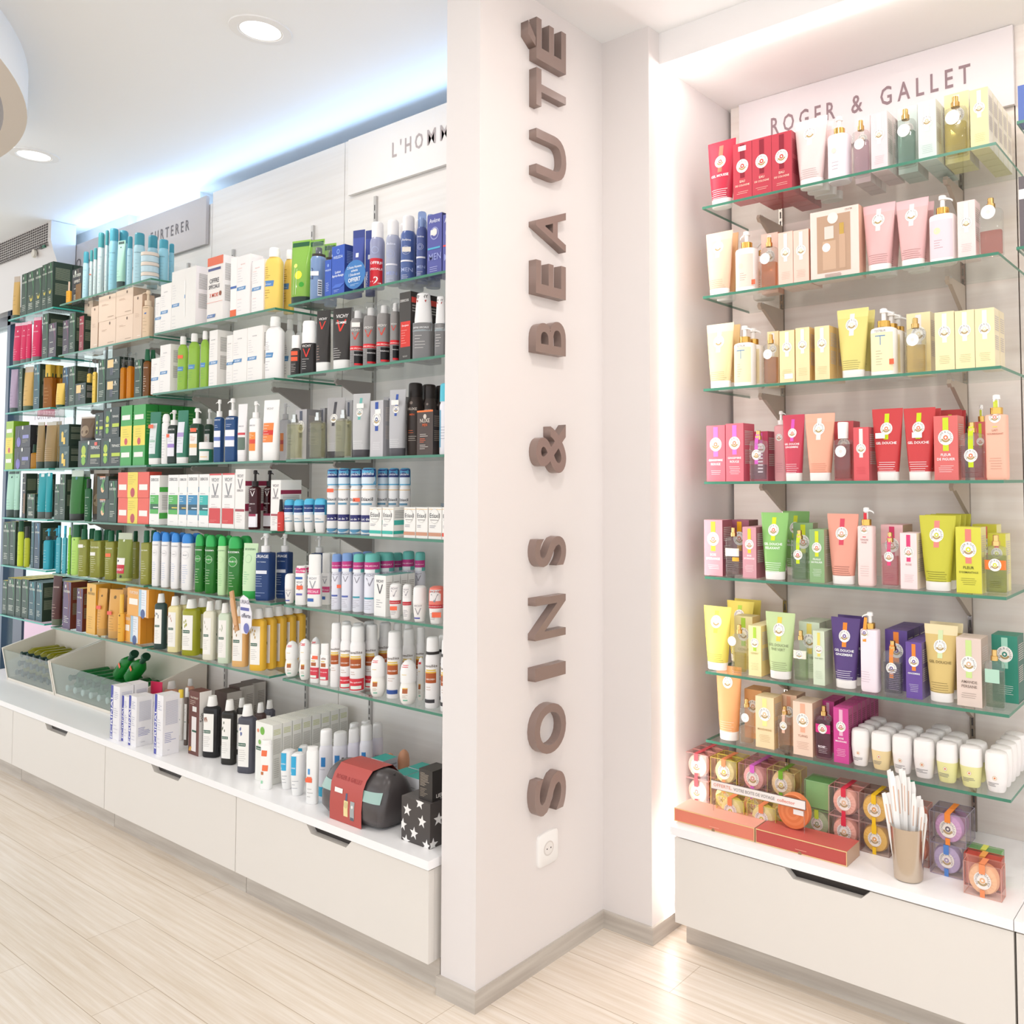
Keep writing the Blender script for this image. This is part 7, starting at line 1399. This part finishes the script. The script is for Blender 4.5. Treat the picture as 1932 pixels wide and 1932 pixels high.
G('box',-5.5202,1.76,.1021,.07,.2574,'f_lime2','lime green carton yellow band')
G('box',-5.34,1.77,.2104,.09,.113,'f_lav','black lavender box lower')
G('box',-5.3398,1.77,.2018,.09,.113,'f_lav','black lavender box upper',dz=0.114)
G('bot',-5.2066,1.7358,.0367,.0184,.1257,'o_ambs','small amber oil bottle',rz=0.36)
G('tube',-5.141,1.7398,.0504,.0277,.2365,'t_clr','clear golden gel tube',rz=0.25,n='second from left',g=1)
G('tube',-5.0297,1.7473,.0759,.0418,.233,'t_clr','clear golden gel tube',rz=0.25,n='rightmost',g=1)
G('tube',-5.1765,1.8201,.0683,.0376,.2473,'t_clr','clear golden gel tube',rz=0.25,n='leftmost',g=1)
P = 'window bay fifth shelf'; Z = 1.23
G('tube',-5.525,1.7469,.0747,.0411,.2461,'t_mint','mint green cream tube',rz=0.25,n='leftmost',g=1)
G('tube',-5.4233,1.7356,.0361,.0198,.2458,'t_mint','mint green cream tube',rz=0.25,n='rightmost',g=1)
G('box',-5.3014,1.75,.046,.05,.2297,'f_dark','narrow black carton')
G('box',-5.4849,1.86,.2245,.06,.2284,'f_gr','dark carton in back row')
G('box',-5.1897,1.75,.0945,.06,.1248,'f_gry','short green carton')
G('tube',-5.1091,1.7443,.0657,.0362,.2287,'t_teal','bright teal cream tube',rz=0.25,n='leftmost',g=1)
G('tube',-5.0139,1.7373,.042,.0231,.2308,'t_teal','bright teal cream tube',rz=0.25,n='rightmost',g=1)
P = 'window bay sixth shelf'; Z = .98
G('box',-5.5236,1.76,.0924,.07,.2226,'f_gry','dark green carton yellow top',n='leftmost',g=1)
G('box',-5.4358,1.76,.0746,.07,.228,'f_gry','dark green carton yellow top',n='rightmost',g=1)
G('bot',-5.3552,1.7353,.0352,.0176,.2345,'o_lim','tall lime bottle green cap',rz=0.36)
G('bot',-5.2679,1.7347,.033,.0165,.2069,'o_lim2','lime spray bottle black cap',rz=0.36)
G('box',-5.1705,1.74,.0348,.03,.2306,'f_teal','narrow turquoise carton')
G('box',-5.1113,1.77,.0707,.09,.2298,'f_blue','blue-green carton')
G('pump',-5.0118,1.7407,.0412,.0297,.2028,'p_teal','turquoise pump bottle',rz=0.36,g=1,rows=(1.775,))
P = 'window bay bottom shelf'; Z = .721
G('box',-5.5201,1.7525,.0656,.055,.1744,'f_gry','dark green carton yellow top',n='leftmost',g=1,rows=(1.8105,))
G('box',-5.4309,1.7525,.1013,.055,.1927,'f_gry','dark green carton yellow top',n='second from left',g=1,rows=(1.8105,1.8685,1.9265,))
G('box',-5.3347,1.7525,.0725,.055,.1933,'f_gry','dark green carton yellow top',n='third from left',g=1,rows=(1.8105,1.8685,1.9265,))
G('box',-5.2467,1.7525,.0859,.055,.1977,'f_gry','dark green carton yellow top',n='rightmost',g=1,rows=(1.8105,1.8685,1.9265,))
G('box',-5.1546,1.7525,.0839,.055,.1917,'f_teal','green carton teal leaf',n='leftmost',g=1,rows=(1.8105,1.8685,1.9265,))
G('box',-5.0651,1.7525,.0778,.055,.1915,'f_teal','green carton teal leaf',n='rightmost',g=1,rows=(1.8105,1.8685,1.9265,))
# next niche, at the right edge of the picture
I('box',-.470,2.345,2.3295,.09,.05,.10,'b_next','blue carton on the shelf end at the right edge','box')
I('box',-.480,2.375,2.0085,.09,.05,.19,'b_nextd','grey carton with white band at the right edge','box')
shelf(-.53,.4,2.33,2.6,2.008,'glass shelf end at the right edge, lower','glass shelves of the next niche')
# small cartons and leaning goods by the star box
for k_,(x_,y_) in enumerate(((-2.435,1.81),(-2.29,1.785),(-2.29,1.845),(-2.222,1.785),(-2.222,1.845))):
    I('box',x_,y_,.3657,.064,.055,.118 if k_ else .13,'b_tealt','teal-topped serum carton %s behind the toiletry bag'%('nearest the aerosols','front left of four','rear left of four','front right of four','rear right of four')[k_],'box','teal-topped cartons behind the bag')
I('box',-2.019,1.672,.4915,.058,.062,.086,'b_lier','black pharmacy carton standing on the star box','box')
I('bot',-2.10,1.80,.3657,.085,.075,.25,'o_blk','glossy black cone-capped bottle behind the star box','bottle')
